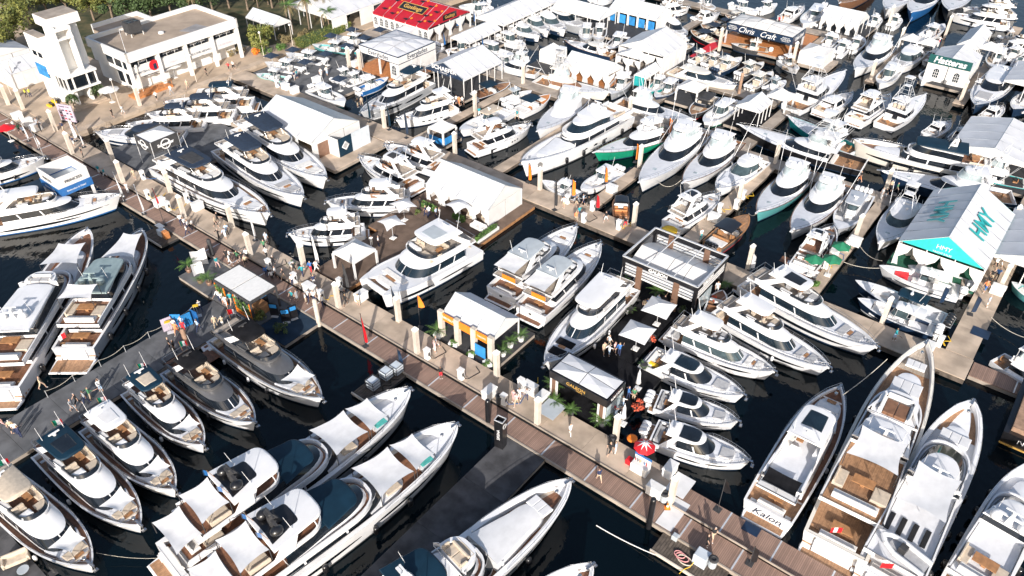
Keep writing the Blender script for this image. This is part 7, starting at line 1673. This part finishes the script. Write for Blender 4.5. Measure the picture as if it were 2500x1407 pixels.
def tree(px, py, h, r, lab, seed, mt='leaf', z=1.0):
    pos = survey(px, py, z); t = thing('broadleaf_tree', lab, 'tree', pos, seed*1.3, 'trees around the white building'); rnd = random.Random(seed)
    m = M().tube((0, 0, 0), (.1, .05, h*.5), .24, 7, .16)
    for i in range(6):
        a = i*1.05; m.tube((.1, .05, h*.35+i*.12*h*.3), (r*.55*math.cos(a), r*.55*math.sin(a), h*rnd.uniform(.55, .85)), .09, 5, .03)
    part('trunk', m, 'bark', t); m = M()
    cl = [(Vector((rnd.gauss(0, .45)*r, rnd.gauss(0, .45)*r, h*rnd.uniform(.5, .95))), r*rnd.uniform(.26, .48)) for _ in range(17)]
    for i in range(2600):
        c, q = cl[rnd.randrange(17)]; d = Vector((rnd.gauss(0, 1), rnd.gauss(0, 1), rnd.gauss(0, .8)+.2)).normalized()*q*rnd.uniform(.55, 1.08)
        p = c+d; e = Vector((rnd.uniform(-1, 1), rnd.uniform(-1, 1), rnd.uniform(-.7, .7))).normalized()*rnd.uniform(.16, .30); f = e.cross(d).normalized()*e.length*.6
        m.quad(p-e, p+f, p+e, p-f)
    part('crown', m, mt, t)
TR = ((10,60,7,4.0),(40,110,7.5,4.2),(75,60,7,3.6),(5,140,6,3.2),(120,40,6,3.0),(330,60,6,3.4),(372,52,6,3.4),(420,44,6.5,3.6),(470,36,6,3.4),(520,28,6,3.4),(230,50,6,3.0),(275,45,5.5,2.8),(640,128,4.5,2.8),(170,40,6,3),(560,20,6,3.2),(605,25,5,2.6),(305,25,6,3.2),(350,15,6,3.4),(400,8,6,3.4),(450,2,6,3.4),(500,-4,6,3.2),(45,15,7,3.6),(95,0,7,3.6),(200,8,6,3.2),(255,2,6,3.2),(620,2,5,2.8),(690,-2,5,2.8),(665,20,4.5,2.4))
DK = (5,6,7,8,9,14,16,17,18,19,20,24,25)
NUM = ORD+'ninth tenth eleventh twelfth thirteenth fourteenth fifteenth sixteenth seventeenth eighteenth nineteenth twentieth twenty-first twenty-second twenty-third twenty-fourth twenty-fifth twenty-sixth twenty-seventh twenty-eighth'.split()
for i, a in enumerate(TR):
    tree(*a, '%s broadleaf tree, %s from the left beyond the quay' % (('yellow-green', 'dark green')[i in DK], NUM[sorted(range(len(TR)), key=lambda k: TR[k][0]).index(i)]), 100+i, 'leafdark' if i in DK else 'leaf')
for i, (x, y, h, L) in enumerate(((715,75,5.0,2.2),(755,72,6.0,2.4),(790,62,6.5,3.0),(770,50,5.5,2.6),(700,45,5.0,2.2),(630,18,5,2.4),(655,12,5,2.4),(805,78,4.0,2.4),(480,48,5,2.2),(250,30,4.5,2.2))):
    palm(survey(x, y, 1), h, 'tall shaggy palm, %s listed by the lawn tent and quay trees' % (ORD+['ninth', 'tenth'])[i] if False else ('tall palm with dry skirt, %s from the red tent' % (ORD+['ninth', 'tenth'])[sorted(range(10), key=lambda k: -(715,755,790,770,700,630,655,805,480,250)[k]).index(i)]), L, None, 'palm_tree', group='palms by the lawn tent', n=16, skirt=True)
# lamp posts on the quay
for i, (x, y) in enumerate(((28,232),(46,218),(293,262),(480,200),(645,142),(352,228),(145,275),(717,122))):
    p = survey(x, y, .985); t = thing('lamp_post', 'slim pale quay lamp post, %s from the left' % ORD[sorted(range(8), key=lambda k: (28,46,293,480,645,352,145,717)[k]).index(i)], 'lamp post', p, 0, 'quay lamp posts'); part('post', M().tube((0, 0, 0), (0, 0, 4.6), .07, 6, .05), 'pilecon', t); part('lamp_head', M().lathe([(.05, 4.6), (.22, 4.7), (.2, 4.95), (.03, 5.02)], 0, 0, 8), 'plastic', t)
# blue folding stand, stanchions and side signs of the grey walkway
p = survey(450, 798, .5); t = thing('folding_screen', 'blue and lilac folding screen on the grey walkway', 'screen', p, R(20))
for i, (mt, a, x) in enumerate((('lilac', .3, -1.6), ('brightblue', -.3, -.6), ('brightblue', .4, .45), ('blue', -.9, 1.3))): part('screen_panel', M().box(-.55, .55, -.03, .03, 0, 1.7), mt, t, (x, .3*(i % 2), 0), (0, 0, a))
for px, py, lab in ((417,812,'yellow topped sign stand left of the folding screen'), (485,772,'yellow topped sign stand right of the folding screen')):
    p = survey(px, py, .5); t = thing('sign_stand', lab, 'sign', p, R(25)); part('stand_post', M().tube((0, 0, 0), (0, 0, 1.5), .03, 5), 'alum', t); part('stand_base', M().box(-.35, .35, -.25, .25, 0, .05), 'alum', t); part('stand_plate', M().box(-.3, .3, -.2, .2, 1.5, 1.55), 'yellow', t)
t = thing('rope_barrier', 'rope barrier on thin posts along the grey walkway', 'barrier', G(-69.8, 20, .5), ANG)
for i in range(7): part('post', M().tube((0, -6+i*2.8, 0), (0, -6+i*2.8, .95), .03, 5), 'alum', t)
for i in range(6): part('rope', M().path([(0, -6+i*2.8+2.8*k/6, .9-.3*4*(k/6)*(1-k/6)) for k in range(7)], .025, 4), 'rope', t)
for i, (px, py) in enumerate(((672,772),(700,786),(718,778),(648,745))):
    p = survey(px, py, .5); t = thing('exhibit_stand', 'black exhibit panel on the navy float, %s from the pergola' % ORD[(1, 2, 3, 0)[i]], 'sign', p, ANG+R(30+20*i), 'black exhibit panels'); part('panel_board', M().box(-.5, .5, -.04, .04, .1, 1.9), 'black', t); part('panel_foot', M().box(-.4, .4, -.3, .3, 0, .05), 'alum', t); part('panel_print', M().box(-.4, .4, -.055, -.045, 1.2, 1.7), 'brightblue', t)
# curved pale screens and outdoor sofas
for px, py, w, lab in ((492,650,1.1,'tall curved canvas screen on the cafe float'), (487,672,.8,'low curved canvas screen on the cafe float')):
    p = survey(px, py, .5); tag(part('canvas_screen', M().loft([[(w*(f-.5)*1.6, .4*math.sin(f*3.1), 0) for f in (0, .25, .5, .75, 1)], [(w*(f-.5)*1.6, .4*math.sin(f*3.1), 2.2*w*(.8+.2*abs(f-.5)*2)) for f in (0, .25, .5, .75, 1)]], False, True), 'fabric', None, p, R(30)), lab, 'screen')
def outsofa(px, py, lab, mt='beige', rz=0.0, w=1.8):
    p = floor_at(px, py); t = thing('outdoor_sofa', lab, 'sofa', p, ANG+rz); part('seat', M().cbox(-w/2, w/2, -.4, .45, .12, .45, .07), mt, t); part('backrest', M().cbox(-w/2, w/2, .3, .5, .45, .85, .06), mt, t)
    for s_ in (-1, 1): part('armrest', M().cbox(s_*w/2-.1, s_*w/2+.1, -.4, .5, .12, .65, .06), mt, t)
outsofa(42, 1372, 'beige two-seat sofa on the dark mat in the lower left corner', rz=1.2); outsofa(1168, 560, 'white lounge sofa at the end of the brown float', 'whitecush', 0, 2.0); outsofa(1150, 532, 'cream armchair under the pavilion edge', 'beige', .5, .9); outsofa(1185, 540, 'cream armchair beside the potted hedge', 'beige', -.5, .9)
p = survey(62, 1400, .5); t = thing('round_table', 'round grey table beside the beige sofa', 'table', p); part('table_top', M().lathe([(.45, .5), (.45, .54)], 0, 0, 14), 'greytop', t); part('table_leg', M().tube((0, 0, 0), (0, 0, .5), .06, 6), 'charcoal', t)
# mooring lines
def line(a, b, za, zb, sag, lab, r=.035, mt='rope'):
    p, q = survey(*a, za), survey(*b, zb); m = M(); m.path([p.lerp(q, k/10)-Vector((0, 0, sag*4*(k/10)*(1-k/10))) for k in range(11)], r, 5); tag(part('mooring_line', m, mt), lab, 'rope', 'mooring lines')
line((1456,1283), (1600,1355), .1, .5, .2, 'white floating line trailing from the pump raft', .05, 'plastic'); line((2057,965), (2166,877), 3, 4.2, .3, 'line from the script-named yacht to the long superyacht'); line((2094,592), (2153,637), .9, 1.2, .6, 'slack line from the finger dock to the red-cushion boat'); line((2060,640), (2150,655), .9, 1.0, .3, 'line from the dock end to the red-cushion boat bow'); line((2420,775), (2500,824), 1.0, .8, .3, 'line from the display dock to the right edge'); line((470,1350), (235,1350), 2, 1, .8, 'line between the frontmost taupe-top yacht and the superyacht stern', .015); line((1610,447), (1663,440), 2.4, 2.4, .8, 'slack line between the two sportfishing bows'); line((1137,607), (1175,602), 1.0, .6, .4, 'short line from the catamaran to the brown float'); line((1850,520), (1828,521), 2.5, .9, .4, 'line from the teal hulled bow to the finger dock')
# ------------------------------------------------------------------ people
def body_mesh(pose):
    """one continuous skinned figure 1.74 m tall; pose = (leg swing, arm swing, lean)"""
    sw, ar, bend = pose
    V, E_, Rr = [], [], []
    def v(x, y, z, r, to=None):
        V.append((x, y, z)); Rr.append(r)
        if to is not None: E_.append((to, len(V)-1))
        return len(V)-1
    pel = v(0, 0, .92, .135); wa = v(bend*.15, 0, 1.10, .125, pel); ch = v(bend*.3, 0, 1.32, .15, wa); nk = v(bend*.38, 0, 1.47, .06, ch); hd = v(bend*.42+.01, 0, 1.60, .095, nk); v(bend*.42+.015, 0, 1.69, .075, hd)
    for s in (1, -1):
        q = sw*s
        hp = v(.0, s*.09, .86, .095, pel); kn = v(q*.22+.03*abs(q), s*.10, .48, .065, hp); an = v(q*.30-.12*max(0, -q), s*.10, .09+.06*max(0, -q), .042, kn); v(q*.30-.12*max(0, -q)+.16, s*.11, .04+.03*max(0, -q), .035, an)
        sh = v(bend*.3, s*.19, 1.40, .062, ch); a = -ar*s; el = v(bend*.3+a*.18, s*.25, 1.13, .046, sh); wr = v(bend*.3+a*.28+.06+(.12 if ar > 1.5 else 0), s*.24, .90+(.22 if ar > 1.5 else 0), .034, el); hb = v(bend*.3+a*.30+.10+(.14 if ar > 1.5 else 0), s*.235, .82+(.24 if ar > 1.5 else 0), .03, wr)
        v(bend*.3+a*.30+.15+(.14 if ar > 1.5 else 0), s*.20, .84+(.24 if ar > 1.5 else 0), .012, wr)
        for k in (-.02, .0, .02): v(bend*.3+a*.30+.13+(.15 if ar > 1.5 else 0)+abs(k)*-.4, s*.235+k, .75+(.26 if ar > 1.5 else 0), .009, hb)
    me = bpy.data.meshes.new('person'); me.from_pydata(V, E_, [])
    o = bpy.data.objects.new('tmp_person', me); COL.objects.link(o)
    sk = o.modifiers.new('skin', 'SKIN'); ss = o.modifiers.new('sub', 'SUBSURF'); ss.levels = 1
    for i, sv in enumerate(me.skin_vertices[0].data): sv.radius = (Rr[i], Rr[i]); sv.use_root = i == 0
    bpy.context.view_layer.update()
    out = bpy.data.meshes.new_from_object(o.evaluated_get(bpy.context.evaluated_depsgraph_get()))
    bpy.data.objects.remove(o)
    # material slots: 0 skin 1 top 2 bottoms 3 hair 4 shoes
    out.materials.clear()
    for _ in range(5): out.materials.append(MT['skin'])
    for p in out.polygons:
        c = p.center; p.use_smooth = True
        if c.z > 1.52: p.material_index = 3 if (c.z > 1.66 or c.x < bend*.42-.03) else 0
        elif c.z > 1.46: p.material_index = 0
        elif c.z > .95 and abs(c.y) < .275 and (c.z > 1.17 or abs(c.y) < .17): p.material_index = 1
        elif abs(c.y) > .19 and c.z > .6: p.material_index = 0
        elif c.z > .42: p.material_index = 2
        elif c.z < .09: p.material_index = 4
        else: p.material_index = 0
    long_ = out.copy()
    for p in long_.polygons:
        if .09 <= p.center.z <= .45: p.material_index = 2
    return out, long_
POSES = [body_mesh(p) for p in ((0, .15, 0), (.9, .8, .06), (.25, 2.0, .04), (-.8, .7, .05))]
for n, c in (('cl_w', (.78, .77, .75)), ('cl_n', (.02, .03, .08)), ('cl_k', (.015, .015, .017)), ('cl_t', (.02, .28, .32)), ('cl_g', (.32, .33, .35)), ('cl_b', (.05, .16, .42)), ('cl_r', (.6, .03, .04)), ('cl_o', (.8, .25, .1)), ('cl_p', (.72, .42, .42)), ('cl_y', (.75, .72, .1)), ('cl_c', (.50, .40, .28)), ('cl_e', (.06, .2, .1)), ('cl_l', (.42, .55, .72)), ('hair_dark', (.02, .015, .012)), ('hair_brown', (.12, .06, .03)), ('hair_fair', (.45, .32, .17)), ('hair_grey', (.5, .5, .5))): mat(n, c, .85, var=.08, scale=6)
CN = dict(w='white', n='navy', k='black', t='teal', g='grey', b='blue', r='red', o='orange', p='pink', y='yellow', c='khaki', e='green', l='pale blue')
def person(px, py, top, bot, long_=0):
    p = floor_at(px, py); i = len(PEND.get('x', ())); rnd = random.Random(px*31+py)
    pose = rnd.randrange(4); hair = rnd.choice(('dark', 'brown', 'fair', 'grey')); z = rnd.uniform(0, 6.28)
    def mk(place):
        words = '%s top and %s %s' % (CN[top], CN[bot], 'trousers' if long_ else 'shorts')
        base = 'person in %s %s' % (words, place)
        o = part('person', POSES[pose][1 if long_ else 0], None); o.location = p; o.rotation_euler = (0, 0, z); s = rnd.uniform(.96, 1.06); o.scale = (s, s, s)
        for k, mt in enumerate(('skin' if rnd.random() < .8 else 'skindark', 'cl_'+top, 'cl_'+bot, 'hair_'+hair, 'cl_k' if long_ else 'cl_w')): o.material_slots[k].link = 'OBJECT'; o.material_slots[k].material = MT[mt]
        tag(o, base, 'person', 'visitors on the docks')
    pend('who '+top+bot+str(long_), p, mk)
WHO = '''444,550,wn1 459,575,wn1 463,564,wn1 473,561,wk1 454,558,wn1 529,556,ck 533,544,kk 536,586,kk1 552,584,lw 556,575,lk1 314,472,ww1 244,427,tw 258,435,tw 330,438,cc 204,385,kk1 182,357,nw 207,357,nc 652,595,lw 647,612,ek 652,631,wk1 669,651,kk 652,676,bn1 605,634,wk 582,640,ek 594,642,kk 563,637,wk 533,654,tp 556,637,kk 563,648,ww 602,651,ck 666,687,wk 675,679,wk 694,684,kc
720,668,kk 740,676,tn1 760,665,br1 774,665,ww 716,698,wn1 768,698,nw 835,726,gk 715,736,tk 727,736,gg 748,742,wc 753,736,wn1 768,738,wn1 779,728,wc 789,750,wn1 845,747,kk 876,747,wc 1066,851,gw 1062,862,pw 1077,924,kr 1254,982,pp 1268,977,ww 1286,977,gn1 1261,991,pc 1392,1063,ww1 1488,1111,kk 1502,1108,lw1 1462,1175,nc 1724,1335,kk 1740,1318,kc
434,817,oo 451,812,rr 428,806,wp 447,800,wr 487,809,ln1 528,800,cc1 546,800,cw 491,761,wn1 417,854,kk1 428,859,kk1 249,957,wl 224,977,ec 213,985,gn1 193,991,kk 182,1005,gg 106,949,cc 45,1061,wn1 34,1055,ck 8,1044,pp 53,1069,nn1 537,736,wn1 545,742,wk1 553,750,ww 566,744,tc 577,736,wc 582,739,wn1
1572,761,ck 1579,758,bk1 1606,747,lk1 1631,725,kc 1474,865,cc 1486,848,wc 1486,870,wl 1500,862,pk 1511,868,bn1 1533,974,bn1 1546,977,ec 1519,996,wl 1497,1013,rw 1502,1027,lb 1516,1030,wk 1749,716,ww1 1490,1004,wp 1073,533,wn1 1065,533,ln1 1048,530,wn1 1040,530,nn1 1026,508,kk1 925,602,wn1 908,602,ww1
1376,508,wc 1407,505,kc 1424,500,ln 1437,505,kk 1414,530,tn1 1406,544,oc 1479,542,kw 1526,556,kr 1710,586,wt1 2427,656,wk 2441,609,lb 2452,614,wn 2461,620,bn 2441,651,ww 2430,684,bk1 2416,687,kc 2408,701,ko 2466,592,rk 2098,444,ko 2172,466,ck 2186,472,ek1 2150,486,ww1 2158,486,kg 2181,831,tl 2408,750,lw 2402,713,ob
505,185,kk1 277,288,kk 302,280,ww 384,246,wk 420,232,wg1 66,238,yk1 76,238,yn1 101,322,kk1 95,313,gk1 179,316,wn 157,322,nc 571,171,wk 560,174,rk 459,218,cc 25,322,pn 38,318,wn 50,326,ek 62,332,lk 720,196,nw 726,193,tn 785,190,ww 799,185,wl 880,151,nw 870,146,tn 964,62,ek 1096,146,ww1 874,263,kc 884,260,cc 1114,255,wn 1121,258,oo 1129,258,wk 1107,260,cw 1170,285,tw 1262,292,tc 1640,58,kk1 1650,50,wn 1900,60,rk 1910,52,ko 2220,130,wn 2208,140,gk 2285,90,kk 2290,110,wr'''
for w in WHO.split():
    x, y, c = w.split(','); person(int(x), int(y), c[0], c[1], len(c) > 2)
for k in [k for k in PEND if k.startswith('who')]: settle(k, '%s %s', ('near', 'second out from', 'third out from', 'fourth out from', 'fifth out from')+('sixth out from',)*8)
flush_text()
